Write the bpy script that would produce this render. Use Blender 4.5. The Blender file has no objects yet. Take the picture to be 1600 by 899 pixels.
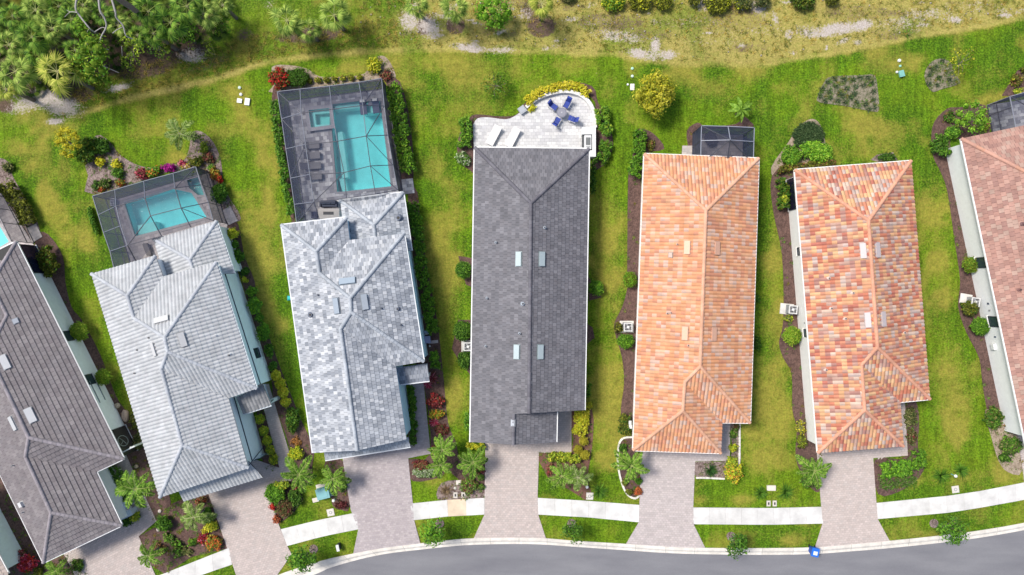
import bpy, math, random
import numpy as np
from mathutils import Vector, Matrix
from mathutils.geometry import tessellate_polygon

# ---------------------------------------------------------------- camera, sky, sun, exposure
SC = bpy.context.scene
COL = SC.collection
HC = 64.0                      # drone height in metres
FP = 1600 * 24.0 / 36.0        # focal length in photo pixels
cam = bpy.data.cameras.new("camera"); cam.lens = 24; cam.sensor_width = 36; cam.clip_end = 3000
camo = bpy.data.objects.new("camera", cam); COL.objects.link(camo)
camo.location = (0, 0, HC); camo.rotation_euler = (0, 0, 0); SC.camera = camo
W = bpy.data.worlds.new("World"); SC.world = W; W.use_nodes = True
SUN_DIR = Vector((-0.50, 0.28, 0.85)).normalized()      # towards the sun
el = math.asin(SUN_DIR.z); az = math.atan2(SUN_DIR.x, SUN_DIR.y)
nt = W.node_tree
sky = nt.nodes.new('ShaderNodeTexSky'); sky.sky_type = 'NISHITA'; sky.sun_disc = False
sky.sun_elevation = el; sky.sun_rotation = az; sky.air_density = 1.0; sky.dust_density = 2.5
bg = nt.nodes['Background']; nt.links.new(sky.outputs[0], bg.inputs[0]); bg.inputs[1].default_value = 0.115
sl = bpy.data.lights.new("sun", 'SUN'); sl.energy = 3.1; sl.angle = math.radians(15); sl.color = (1, 0.95, 0.87)
so = bpy.data.objects.new("sun", sl); COL.objects.link(so); so.location = (-60, 30, 80)
so.rotation_euler = SUN_DIR.to_track_quat('Z', 'Y').to_euler()
SC.view_settings.view_transform = 'Standard'; SC.view_settings.look = 'None'
SC.view_settings.gamma = 1; SC.view_settings.exposure = 0.38
SC.cycles.transparent_max_bounces = 16; SC.cycles.max_bounces = 6

R = random.Random(7)
NR = np.random.RandomState(11)

def P(px, py, z=0.0):
    """the place in the world, at height z, of a point read off the photograph"""
    s = (HC - z) / FP
    return Vector(((px - 800) * s, (449.5 - py) * s, z))

# ---------------------------------------------------------------- materials
MATS = {}
def _new(name):
    m = bpy.data.materials.new(name); m.use_nodes = True
    n = m.node_tree.nodes; b = n['Principled BSDF']
    return m, m.node_tree, n, b, m.node_tree.links

def mat(name, col=None, rough=0.6, metal=0.0, var=0.12, scale=6.0, bump=0.0, bscale=40.0, spec=0.35, stretch=None):
    """procedural paint / stone: col=None reads the per-face colour 'tint'"""
    if name in MATS: return MATS[name]
    m, t, n, b, l = _new(name)
    co = n.new('ShaderNodeTexCoord'); mp = n.new('ShaderNodeMapping'); l.new(co.outputs['Object'], mp.inputs[0])
    if stretch: mp.inputs['Scale'].default_value = stretch
    nz = n.new('ShaderNodeTexNoise'); nz.inputs['Scale'].default_value = scale; nz.inputs['Detail'].default_value = 9
    nz.inputs['Roughness'].default_value = 0.65
    l.new(mp.outputs[0], nz.inputs['Vector'])
    mr = n.new('ShaderNodeMapRange'); mr.inputs[1].default_value = 0.3; mr.inputs[2].default_value = 0.7
    mr.inputs[3].default_value = 1 - var; mr.inputs[4].default_value = 1 + var
    l.new(nz.outputs[0], mr.inputs[0])
    mx = n.new('ShaderNodeVectorMath'); mx.operation = 'MULTIPLY'
    if col is None:
        a = n.new('ShaderNodeAttribute'); a.attribute_name = 'tint'; l.new(a.outputs['Color'], mx.inputs[0])
    else:
        mx.inputs[0].default_value = col
    l.new(mr.outputs[0], mx.inputs[1]); l.new(mx.outputs[0], b.inputs['Base Color'])
    b.inputs['Roughness'].default_value = rough; b.inputs['Metallic'].default_value = metal
    b.inputs['Specular IOR Level'].default_value = spec
    if bump:
        n2 = n.new('ShaderNodeTexNoise'); n2.inputs['Scale'].default_value = bscale; n2.inputs['Detail'].default_value = 4
        l.new(co.outputs['Object'], n2.inputs['Vector'])
        bp = n.new('ShaderNodeBump'); bp.inputs['Strength'].default_value = bump; bp.inputs['Distance'].default_value = 0.05
        l.new(n2.outputs[0], bp.inputs['Height']); l.new(bp.outputs[0], b.inputs['Normal'])
    MATS[name] = m; return m

def leafmat(name='leaf', tr=0.25):
    if name in MATS: return MATS[name]
    m, t, n, b, l = _new(name)
    a = n.new('ShaderNodeAttribute'); a.attribute_name = 'tint'
    oi = n.new('ShaderNodeObjectInfo'); hs = n.new('ShaderNodeHueSaturation')
    mr = n.new('ShaderNodeMapRange'); mr.inputs[3].default_value = 0.85; mr.inputs[4].default_value = 1.15
    l.new(oi.outputs['Random'], mr.inputs[0]); l.new(mr.outputs[0], hs.inputs['Value'])
    l.new(a.outputs['Color'], hs.inputs['Color']); l.new(hs.outputs[0], b.inputs['Base Color'])
    b.inputs['Roughness'].default_value = 0.6; b.inputs['Specular IOR Level'].default_value = 0.12
    tl = n.new('ShaderNodeBsdfTranslucent'); l.new(hs.outputs[0], tl.inputs[0])
    mx = n.new('ShaderNodeMixShader'); mx.inputs[0].default_value = tr
    l.new(b.outputs[0], mx.inputs[1]); l.new(tl.outputs[0], mx.inputs[2])
    l.new(mx.outputs[0], n['Material Output'].inputs[0])
    MATS[name] = m; return m

def screenmat(op=0.33):
    m, t, n, b, l = _new('insect_screen')
    b.inputs['Base Color'].default_value = (0.028, 0.036, 0.080, 1); b.inputs['Roughness'].default_value = 0.7
    tr = n.new('ShaderNodeBsdfTransparent'); tr.inputs[0].default_value = (1, 1, 1, 1)
    co = n.new('ShaderNodeTexCoord'); nz = n.new('ShaderNodeTexNoise'); nz.inputs['Scale'].default_value = 1.2; nz.inputs['Detail'].default_value = 5
    l.new(co.outputs['Object'], nz.inputs['Vector'])
    mr = n.new('ShaderNodeMapRange'); mr.inputs[1].default_value = .3; mr.inputs[2].default_value = .7
    mr.inputs[3].default_value = op - .04; mr.inputs[4].default_value = op + .04
    l.new(nz.outputs[0], mr.inputs[0])
    # woven mesh: the more obliquely it is seen, the more thread is in the way
    lw = n.new('ShaderNodeLayerWeight'); lw.inputs[0].default_value = .5
    cs = n.new('ShaderNodeMath'); cs.operation = 'SUBTRACT'; cs.inputs[0].default_value = 1.0; l.new(lw.outputs['Facing'], cs.inputs[1])
    cm = n.new('ShaderNodeMath'); cm.operation = 'MAXIMUM'; cm.inputs[1].default_value = .12; l.new(cs.outputs[0], cm.inputs[0])
    iv = n.new('ShaderNodeMath'); iv.operation = 'DIVIDE'; iv.inputs[0].default_value = 1.0; l.new(cm.outputs[0], iv.inputs[1])
    op1 = n.new('ShaderNodeMath'); op1.operation = 'SUBTRACT'; op1.inputs[0].default_value = 1.0; l.new(mr.outputs[0], op1.inputs[1])
    pw = n.new('ShaderNodeMath'); pw.operation = 'POWER'; l.new(op1.outputs[0], pw.inputs[0]); l.new(iv.outputs[0], pw.inputs[1])
    fin = n.new('ShaderNodeMath'); fin.operation = 'SUBTRACT'; fin.inputs[0].default_value = 1.0; l.new(pw.outputs[0], fin.inputs[1])
    mx = n.new('ShaderNodeMixShader'); l.new(fin.outputs[0], mx.inputs[0])
    l.new(tr.outputs[0], mx.inputs[1]); l.new(b.outputs[0], mx.inputs[2]); l.new(mx.outputs[0], n['Material Output'].inputs[0])
    return m

def watermat():
    m, t, n, b, l = _new('pool_water')
    n.remove(b)
    tr = n.new('ShaderNodeBsdfTransparent'); tr.inputs[0].default_value = (0.62, 0.94, 0.95, 1)
    gl = n.new('ShaderNodeBsdfGlossy'); gl.inputs['Roughness'].default_value = 0.06; gl.inputs[0].default_value = (1, 1, 1, 1)
    fr = n.new('ShaderNodeFresnel'); fr.inputs[0].default_value = 1.33
    co = n.new('ShaderNodeTexCoord'); nz = n.new('ShaderNodeTexNoise'); nz.inputs['Scale'].default_value = 2.5; nz.inputs['Detail'].default_value = 3
    l.new(co.outputs['Object'], nz.inputs['Vector'])
    bp = n.new('ShaderNodeBump'); bp.inputs['Strength'].default_value = 0.25; bp.inputs['Distance'].default_value = 0.05
    l.new(nz.outputs[0], bp.inputs['Height']); l.new(bp.outputs[0], gl.inputs['Normal']); l.new(bp.outputs[0], fr.inputs['Normal'])
    mx = n.new('ShaderNodeMixShader'); l.new(fr.outputs[0], mx.inputs[0]); l.new(tr.outputs[0], mx.inputs[1]); l.new(gl.outputs[0], mx.inputs[2])
    l.new(mx.outputs[0], n['Material Output'].inputs[0]); return m

# ---------------------------------------------------------------- mesh helpers
def wloc(o):
    v = Vector((0, 0, 0))
    while o is not None:
        v = v + Vector(o.location); o = o.parent
    return v

def link(o, parent=None, **props):
    COL.objects.link(o)
    if parent is not None: o.parent = parent
    for k, v in props.items():
        if v: o[k] = v
    return o

class MB:
    def __init__(s): s.v = []; s.f = []; s.c = []
    def poly(s, pts, col=(.5, .5, .5)):
        n = len(s.v); s.v += [tuple(p) for p in pts]; s.f.append(tuple(range(n, n + len(pts)))); s.c.append(col)
    def box(s, c, u, v, w, col=(.5, .5, .5)):
        """centre and three half-axis vectors"""
        c, u, v, w = Vector(c), Vector(u), Vector(v), Vector(w)
        n = len(s.v)
        for a in (-1, 1):
            for b in (-1, 1):
                for d in (-1, 1): s.v.append(tuple(c + u * a + v * b + w * d))
        for q in ((0, 1, 3, 2), (4, 6, 7, 5), (0, 4, 5, 1), (2, 3, 7, 6), (0, 2, 6, 4), (1, 5, 7, 3)):
            s.f.append(tuple(n + i for i in q)); s.c.append(col)
    def bar(s, a, b, w, h, col=(.5, .5, .5), up=(0, 0, 1)):
        a, b = Vector(a), Vector(b); d = b - a; L = d.length
        if L < 1e-5: return
        d /= L; sd = d.cross(Vector(up))
        if sd.length < 1e-4: sd = d.cross(Vector((1, 0, 0)))
        sd.normalize(); up2 = sd.cross(d)
        s.box((a + b) / 2, d * L / 2, sd * w / 2, up2 * h / 2, col)
    def prism(s, pts, z0, z1, col=(.5, .5, .5), top=True, bottom=False):
        """vertical prism of xy points (counter-clockwise)"""
        n = len(pts)
        if top: s.poly([(p[0], p[1], z1) for p in pts], col)
        if bottom: s.poly([(p[0], p[1], z0) for p in reversed(pts)], col)
        for i in range(n):
            a, b = pts[i], pts[(i + 1) % n]
            s.poly([(a[0], a[1], z0), (b[0], b[1], z0), (b[0], b[1], z1), (a[0], a[1], z1)], col)
    def cyl(s, c, r, h, seg=12, col=(.5, .5, .5), r2=None, cap=True):
        r2 = r if r2 is None else r2
        A = [(c[0] + r * math.cos(2 * math.pi * i / seg), c[1] + r * math.sin(2 * math.pi * i / seg), c[2]) for i in range(seg)]
        B = [(c[0] + r2 * math.cos(2 * math.pi * i / seg), c[1] + r2 * math.sin(2 * math.pi * i / seg), c[2] + h) for i in range(seg)]
        for i in range(seg):
            j = (i + 1) % seg; s.poly([A[i], A[j], B[j], B[i]], col)
        if cap: s.poly(B, col)
    def tube(s, pts, rad, seg=6, col=(.5, .5, .5)):
        pts = [Vector(p) for p in pts]; rings = []
        for i, p in enumerate(pts):
            d = (pts[min(i + 1, len(pts) - 1)] - pts[max(i - 1, 0)]).normalized()
            x = d.cross(Vector((0.13, 0.21, 0.97))); x.normalize(); y = d.cross(x)
            r = rad[i] if hasattr(rad, '__len__') else rad
            n = len(s.v)
            for k in range(seg):
                t = 2 * math.pi * k / seg; s.v.append(tuple(p + x * r * math.cos(t) + y * r * math.sin(t)))
            rings.append(n)
        for a, b in zip(rings, rings[1:]):
            for k in range(seg):
                s.f.append((a + k, a + (k + 1) % seg, b + (k + 1) % seg, b + k)); s.c.append(col)
        s.f.append(tuple(rings[-1] + k for k in range(seg))); s.c.append(col)
    def mesh(s, name, material, off=None, smooth=False):
        me = bpy.data.meshes.new(name)
        if off is not None: s.v = [(a - off[0], b - off[1], c - off[2]) for a, b, c in s.v]
        me.from_pydata(s.v, [], s.f)
        at = me.color_attributes.new('tint', 'FLOAT_COLOR', 'CORNER')
        c = np.ones((len(s.f), 4), np.float32); c[:, :3] = np.array(s.c, np.float32).reshape(-1, 3)
        at.data.foreach_set('color', np.repeat(c, [len(f) for f in s.f], axis=0).ravel())
        me.materials.append(material)
        if smooth: me.polygons.foreach_set('use_smooth', [True] * len(s.f))
        return me
    def build(s, name, material, parent=None, smooth=False, **props):
        off = wloc(parent) if parent is not None else None
        return link(bpy.data.objects.new(name, s.mesh(name, material, off, smooth)), parent, **props)

def thing(name, loc, label, category, group=None):
    o = bpy.data.objects.new(name, None); o.location = loc; o.empty_display_size = 0.3
    return link(o, None, label=label, category=category, group=group)

def area2(p): return sum(p[i][0] * p[(i + 1) % len(p)][1] - p[(i + 1) % len(p)][0] * p[i][1] for i in range(len(p))) / 2
def ccw(p): return list(p) if area2(p) > 0 else list(reversed(p))
def inside(x, y, poly):
    c = False; j = len(poly) - 1
    for i in range(len(poly)):
        xi, yi = poly[i][0], poly[i][1]; xj, yj = poly[j][0], poly[j][1]
        if (yi > y) != (yj > y) and x < (xj - xi) * (y - yi) / (yj - yi) + xi: c = not c
        j = i
    return c
def clip_rect(poly, u0, u1, v0, v1):
    for ax, val, sg in ((0, u0, 1), (0, u1, -1), (1, v0, 1), (1, v1, -1)):
        if not poly: return poly
        out = []
        for i in range(len(poly)):
            a = poly[i - 1]; b = poly[i]
            da = (a[ax] - val) * sg; db = (b[ax] - val) * sg
            if (da >= 0) != (db >= 0):
                t = da / (da - db); out.append((a[0] + (b[0] - a[0]) * t, a[1] + (b[1] - a[1]) * t))
            if db >= 0: out.append(b)
        poly = out
    return poly
def inset(poly, d):
    """move every edge of a counter-clockwise xy polygon inwards by d"""
    n = len(poly); out = []
    for i in range(n):
        p0 = Vector(poly[i - 1][:2]); p1 = Vector(poly[i][:2]); p2 = Vector(poly[(i + 1) % n][:2])
        e1 = (p1 - p0).normalized(); e2 = (p2 - p1).normalized()
        n1 = Vector((-e1.y, e1.x)); n2 = Vector((-e2.y, e2.x))
        b = n1 + n2; k = b.length_squared
        out.append(tuple(p1 + b * (2 * d / k)) if k > 0.2 else tuple(p1 + n1 * d))
    return out
def arc_pts(pts, n=6):
    """Catmull-Rom through the points"""
    P_ = [Vector(p) for p in pts]; out = []
    for i in range(len(P_) - 1):
        a = P_[max(i - 1, 0)]; b = P_[i]; c = P_[i + 1]; d = P_[min(i + 2, len(P_) - 1)]
        for k in range(n):
            t = k / n
            out.append(0.5 * ((2 * b) + (c - a) * t + (2 * a - 5 * b + 4 * c - d) * t * t + (3 * b - a - 3 * c + d) * t ** 3))
    out.append(P_[-1]); return out
def closed_curve(pts, n=4):
    P_ = [Vector(p) for p in pts]; m = len(P_); out = []
    for i in range(m):
        a, b, c, d = P_[i - 1], P_[i], P_[(i + 1) % m], P_[(i + 2) % m]
        for k in range(n):
            t = k / n
            out.append(0.5 * ((2 * b) + (c - a) * t + (2 * a - 5 * b + 4 * c - d) * t * t + (3 * b - a - 3 * c + d) * t ** 3))
    return out
def sheet(mb, outer, z, holes=(), depth=0.0, col=(.5, .5, .5)):
    """flat sheet (xy points) with holes; depth gives it sides"""
    loops = [[Vector((p[0], p[1], 0)) for p in outer]] + [[Vector((p[0], p[1], 0)) for p in h] for h in holes]
    flat = [p for lp in loops for p in lp]
    for t in tessellate_polygon(loops):
        q = [flat[i] for i in t]
        if area2(q) < 0: q.reverse()
        mb.poly([(p.x, p.y, z) for p in q], col)
    if depth:
        for lp in loops:
            for i in range(len(lp)):
                a, b = lp[i], lp[(i + 1) % len(lp)]
                mb.poly([(a.x, a.y, z), (b.x, b.y, z), (b.x, b.y, z - depth), (a.x, a.y, z - depth)], col)
def jit(c, a=0.08, r=R):
    k = 1 + r.uniform(-a, a); return (c[0] * k, c[1] * k, c[2] * k)

# ---------------------------------------------------------------- pavers laid one by one inside an outline
def pavers(outer, holes, w, l, ang, z, pal, gap=0.012, name='pavers', parent=None, material=None, rr=None):
    rr = rr or random.Random(int(abs(outer[0][0] * 100)) + 3)
    ca, sa = math.cos(ang), math.sin(ang)
    tl = lambda p: (p[0] * ca + p[1] * sa, -p[0] * sa + p[1] * ca)
    tw = lambda p: (p[0] * ca - p[1] * sa, p[0] * sa + p[1] * ca)
    po = [tl(p) for p in outer]; ho = [[tl(p) for p in h] for h in holes]
    u0 = min(p[0] for p in po); u1 = max(p[0] for p in po); v0 = min(p[1] for p in po); v1 = max(p[1] for p in po)
    mb = MB(); k = 0; v = v0
    while v < v1:
        u = u0 - (k % 2) * w / 2
        while u < u1:
            a = (u + gap, v + gap, u + w - gap, v + l - gap)
            cs = ((a[0], a[1]), (a[2], a[1]), (a[2], a[3]), (a[0], a[3]))
            ins = [inside(x, y, po) for x, y in cs]
            q = None
            if all(ins): q = cs
            elif any(ins) or inside(u + w / 2, v + l / 2, po):
                q = clip_rect(po, a[0], a[2], a[1], a[3])
            if q and len(q) > 2 and not any(any(inside(x, y, h) for x, y in cs) for h in ho):
                zz = z + rr.uniform(-0.004, 0.004); c = jit(rr.choice(pal), 0.08, rr)
                t = [tw(p) for p in q]
                mb.poly([(x, y, zz + rr.uniform(-.002, .002)) for x, y in t], c)
            u += w
        v += l; k += 1
    return mb.build(name, material or mat('paver', rough=.8, var=.10, scale=9, bump=.2, bscale=60), parent, kind='stuff')

# ---------------------------------------------------------------- roofs
def lay_tiles(mb, poly, A, B, style, expo, width, pal, rr):
    """tiles on one roof face; poly = 3D outline, A->B the eave"""
    n = Vector((0, 0, 0)); m = len(poly)
    for i in range(m):
        p, q = poly[i], poly[(i + 1) % m]
        n += Vector(((p.y - q.y) * (p.z + q.z), (p.z - q.z) * (p.x + q.x), (p.x - q.x) * (p.y + q.y)))
    n.normalize()
    if n.z < 0: n.negate()
    c0 = sum(poly, Vector()) / m
    u = (B - A); u -= n * u.dot(n); u.normalize(); v = n.cross(u)
    if v.z < 0: v.negate()
    O = A - n * (A - c0).dot(n)
    pp = [((p - O).dot(u), (p - O).dot(v)) for p in poly]
    umin = min(p[0] for p in pp); umax = max(p[0] for p in pp); vmin = min(p[1] for p in pp); vmax = max(p[1] for p in pp)
    nr = max(1, round((vmax - vmin) / expo)); ex = expo
    if style == 'barrel':
        K = 6; prof = [0.066 * (0.5 - 0.5 * math.cos(2 * math.pi * (i / K))) ** 0.7 for i in range(K + 1)]
    else:
        K = 1; prof = [0, 0]
    row = 0; v0 = vmin - 0.02
    while v0 < vmax:
        off = 0 if style == 'barrel' else (row % 2) * width / 2
        u0 = umin - off - 0.01; gp = 0.009 if style != 'barrel' else 0
        while u0 < umax:
            rc = [(u0 + gp, v0), (u0 + width - gp, v0), (u0 + width - gp, v0 + ex), (u0 + gp, v0 + ex)]
            ins = [inside(x, y, pp) for x, y in rc]
            full = all(ins)
            if not full and not any(ins):
                if not clip_rect(pp, rc[0][0], rc[2][0], rc[0][1], rc[2][1]): u0 += width; continue
            col = jit(rr.choice(pal), 0.06, rr); lift = (0.028 if style != 'slab' else .062) + rr.uniform(-.004, .006); tilt = rr.uniform(-.003, .003)
            def hh(x, y):
                f = min(1, max(0, (x - rc[0][0]) / (rc[1][0] - rc[0][0]))); g = (y - v0) / ex
                t = f * K; i = min(K - 1, int(t)); pr = prof[i] + (prof[i + 1] - prof[i]) * (t - i)
                return pr + lift * (1 - g) + tilt * f + 0.012
            for k in range(K):
                a = rc[0][0] + (rc[1][0] - rc[0][0]) * k / K; b = rc[0][0] + (rc[1][0] - rc[0][0]) * (k + 1) / K
                if full: q = [(a, v0), (b, v0), (b, v0 + ex), (a, v0 + ex)]
                else:
                    q = clip_rect(pp, a, b, v0, v0 + ex)
                    if len(q) < 3 or abs(area2(q)) < 1e-4: continue
                    q = ccw(q)
                e = 1e-5
                mb.poly([O + u * x + v * y + n * hh(min(max(x, a + e), b - e), y) for x, y in q], col)
                if full:
                    ha, hb = hh(a + e, v0), hh(b - e, v0)
                    mb.poly([O + u * a + v * v0 + n * (ha - .03), O + u * b + v * v0 + n * (hb - .03), O + u * b + v * v0 + n * hb, O + u * a + v * v0 + n * ha], col)
            u0 += width
        v0 += ex; row += 1

def caps(mb, a, b, pal, rr, w=0.17, L=0.36):
    d = b - a; T = d.length; d.normalize(); sd = d.cross(Vector((0, 0, 1))).normalized(); up = sd.cross(d)
    if up.z < 0: up.negate()
    n = max(1, round(T / L)); prof = [(-1, -.06), (-.75, .05), (-.3, .10), (.3, .10), (.75, .05), (1, -.06)]
    low_first = a.z <= b.z
    for i in range(n):
        p = a + d * (T * i / n - .02); q = a + d * (T * (i + 1) / n + .02); c = jit(rr.choice(pal), .06, rr)
        hp, hq = (.035, .0) if low_first else (.0, .035)
        A_ = [p + sd * x * w + up * (y + hp + .03) for x, y in prof]; B_ = [q + sd * x * w * .95 + up * (y + hq + .03) for x, y in prof]
        for k in range(5): mb.poly([A_[k], A_[k + 1], B_[k + 1], B_[k]], c)
        mb.poly(A_ if low_first else B_, c)

class House:
    def __init__(s, label, base, pal, cap_pal, style, expo, width, wallcol, trim=(.8, .8, .8), seed=1):
        s.root = thing('house', P(*base), label, 'house'); s.pal = pal; s.cap = cap_pal; s.style = style
        s.expo = expo; s.width = width; s.wallcol = wallcol; s.rr = random.Random(seed); s.px = []; s.segs = []
        s.trim = trim
        s.wm = mat('stucco_%d' % seed, wallcol, rough=.85, var=.05, scale=3, bump=.25, bscale=30)
        s.tm = mat('roof_tile_%d' % seed, None, rough=.75, var=.17, scale=1.1, bump=.15, bscale=80)
    def roof(s, verts, faces, ridges, eaves, outline, pitch=5 / 12, over=0.4, z_wall=0.0, zbot=None, gutter=True, pal=None, walls=True):
        V = {}
        for k, (x, y, z) in verts.items():
            if not isinstance(z, tuple): V[k] = P(x, y, z)
        for k, (x, y, z) in verts.items():
            if isinstance(z, tuple):
                zs = []
                for i in range(0, len(z), 2):
                    a, b = V[z[i]], V[z[i + 1]]; zz = a.z + 1
                    for _ in range(12):
                        p = P(x, y, zz); d = (b - a).to_2d().normalized(); r = (p - a).to_2d()
                        zz = a.z + pitch * abs(r.x * d.y - r.y * d.x)
                    zs.append(zz)
                V[k] = P(x, y, sum(zs) / len(zs))
        rf = MB()
        for keys, ea, eb in [(f[0], f[1], f[2]) for f in faces]:
            poly = [V[k] for k in keys]
            for t in tessellate_polygon([[Vector((p.x, p.y, 0)) for p in poly]]):
                rf.poly([poly[i] - Vector((0, 0, .035)) for i in t], (.05, .05, .05))
        ol = ccw([V[k] for k in outline]) if outline else []
        if ol:
            for i in range(len(ol)):
                a, b = ol[i], ol[(i + 1) % len(ol)]; h = Vector((0, 0, .16)); h0 = Vector((0, 0, .035))
                rf.poly([a - h, b - h, b - h0, a - h0], (.6, .6, .6))
            zlow = min(p.z for p in ol) - .16
        roof = rf.build('roof', mat('roof_deck', None, rough=.9, var=.05), s.root)
        if ol:
            so_ = MB(); sheet(so_, inset([(p.x, p.y) for p in ol], .02), zlow + .003, col=s.trim); so_.build('soffit', mat('trim', None, rough=.6, var=.03), s.root)
        for f in faces:
            mb = MB(); poly = [V[k] for k in f[0]]
            lay_tiles(mb, poly, V[f[1]], V[f[2]], s.style, s.expo, s.width, pal or s.pal, s.rr)
            if mb.f: mb.build('roof_tiles', s.tm, roof, kind='stuff')
            s.px.append(([(800 + p.x * FP / (HC - p.z), 449.5 - p.y * FP / (HC - p.z)) for p in poly], poly, V[f[1]], V[f[2]]))
        for a, b in ridges:
            mb = MB(); caps(mb, V[a], V[b], s.cap, s.rr); mb.build('ridge_tiles', s.tm, roof, kind='stuff')
        if gutter:
            for a, b in eaves:
                g = MB(); p, q = V[a], V[b]; dz = Vector((0, 0, -.05))
                d = (q - p).normalized(); out = Vector((d.y, -d.x, 0))
                if ol and inside((p.x + q.x) / 2 + out.x * .2, (p.y + q.y) / 2 + out.y * .2, [(t.x, t.y) for t in ol]): out.negate()
                o2 = out * .06
                g.bar(p + o2 + dz, q + o2 + dz, .10, .12, s.trim); g.build('gutter', mat('trim', None, rough=.6, var=.03), s.root)
        if walls and ol:
            w = MB(); ins = inset([(p.x, p.y) for p in ol], over); zt = zlow
            w.prism(ins, z_wall, zt, s.wallcol); w.build('wall', s.wm, s.root)
            for i in range(len(ins)): s.segs.append((Vector(ins[i]), Vector(ins[(i + 1) % len(ins)]), zt))
        return V, roof
    def gable(s, pts, back=.35):
        n = (pts[-1] - pts[0]).cross(Vector((0, 0, 1))).normalized(); c = s.segs and s.root.location or s.root.location
        if n.dot(Vector((c.x, c.y, 0)) - Vector((pts[0].x, pts[0].y, 0))) < 0: n.negate()
        m = MB(); m.poly([p + n * back - Vector((0, 0, .10)) for p in pts], s.wallcol); m.build('gable', s.wm, s.root)
    def garage(s, x, y, w=4.7):
        s.window(x, y, w, .04, 2.2, name='garage_door', frame=(.62, .62, .60), glass=(.70, .70, .68), z=1.2)
    def on_roof(s, x, y):
        for poly2, poly, a, b in s.px:
            if inside(x, y, poly2):
                n = Vector((0, 0, 0))
                for i in range(len(poly)):
                    p, q = poly[i], poly[(i + 1) % len(poly)]
                    n += Vector(((p.y - q.y) * (p.z + q.z), (p.z - q.z) * (p.x + q.x), (p.x - q.x) * (p.y + q.y)))
                n.normalize()
                if n.z < 0: n.negate()
                c = sum(poly, Vector()) / len(poly); o = Vector((0, 0, HC)); d = P(x, y, 0) - o
                t = (c - o).dot(n) / d.dot(n); hit = o + d * t
                u = (b - a); u -= n * u.dot(n); u.normalize()
                return hit, u, n.cross(u), n
        return None
    def vent(s, x, y, w=.5, l=1.25, h=.14, col=(.6, .7, .72), turn=False):
        r = s.on_roof(x, y)
        if not r: return
        p, u, v, n = r
        if turn: u, v = v, u
        w *= .88; l *= .92; col = (col[0] * .85, col[1] * .85, col[2] * .86)
        mb = MB(); c = p + n * (.05 + h / 2)
        mb.box(c, u * l / 2, v * w / 2, n * h / 2, col); mb.box(c + n * (h / 2 + .012), u * (l / 2 + .03), v * (w / 2 + .03), n * .012, jit(col, .03))
        mb.box(p + n * .065, u * (l / 2 + .09), v * (w / 2 + .09), n * .01, (col[0] * .6, col[1] * .6, col[2] * .6))
        mb.build('roof_vent', mat('vent_metal', None, rough=.5, var=.05, metal=.1), s.root)
    def pipe(s, x, y, r_=.09, h=.35, col=(.35, .37, .4)):
        r = s.on_roof(x, y)
        if not r: return
        p = r[0]; mb = MB(); mb.cyl(p - Vector((0, 0, .05)), r_ * 1.9, .14, 10, col, r_ * 1.3); mb.cyl(p, r_, h, 10, col); mb.cyl(p + Vector((0, 0, h - .01)), r_ * .7, .015, 8, (.03, .03, .03))
        mb.build('vent_pipe', mat('vent_metal', None, rough=.5, var=.05, metal=.1), s.root)
    def on_wall(s, x, y, z):
        p = P(x, y, z).to_2d(); best = None
        for a, b, zt in s.segs:
            d = b - a; t = max(0, min(1, (p - a).dot(d) / d.length_squared)); q = a + d * t
            e = (q - p).length
            if best is None or e < best[0]: best = (e, q, d.normalized(), zt)
        e, q, d, zt = best
        return Vector((q.x, q.y, z)), Vector((d.x, d.y, 0)), Vector((d.y, -d.x, 0))
    def window(s, x, y, w=.9, z0=1.0, z1=2.3, name='window', frame=(.02, .025, .04), glass=(.03, .05, .06), z=1.6, split=False):
        p, d, n = s.on_wall(x, y, z)
        c = Vector((p.x, p.y, (z0 + z1) / 2)); h = (z1 - z0) / 2
        mb = MB(); t = .06
        for a in (-1, 1):
            mb.box(c + n * .03 + d * a * (w / 2 - t / 2), d * t / 2, n * .045, Vector((0, 0, h)), frame)
            mb.box(c + n * .03 + Vector((0, 0, a * (h - t / 2))), d * (w / 2 - t), n * .045, Vector((0, 0, t / 2)), frame)
        if split: mb.box(c + n * .03, d * (w / 2 - t), n * .04, Vector((0, 0, t / 2)), frame)
        f = mb.build(name, mat('frame', None, rough=.4, var=.03), s.root)
        g = MB(); g.box(c + n * .015, d * (w / 2 - t), n * .02, Vector((0, 0, h - t)), glass)
        g.build('pane', mat('glass', None, rough=.08, var=.03, spec=.8), f)
        si = MB(); si.box(Vector((p.x, p.y, z0 - .05)) + n * .06, d * (w / 2 + .05), n * .08, Vector((0, 0, .04)), s.trim); si.build('sill', mat('trim', None), f)
    def wallbox(s, x, y, z, w, h, dpt, col, name):
        p, d, n = s.on_wall(x, y, z); mb = MB(); mb.box(p + n * (dpt / 2 + .005), d * w / 2, n * dpt / 2, Vector((0, 0, h / 2)), col)
        mb.box(p + n * (dpt + .012), d * w * .42, n * .008, Vector((0, 0, h * .42)), jit(col, .1)); mb.build(name, mat('frame', None), s.root)
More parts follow.
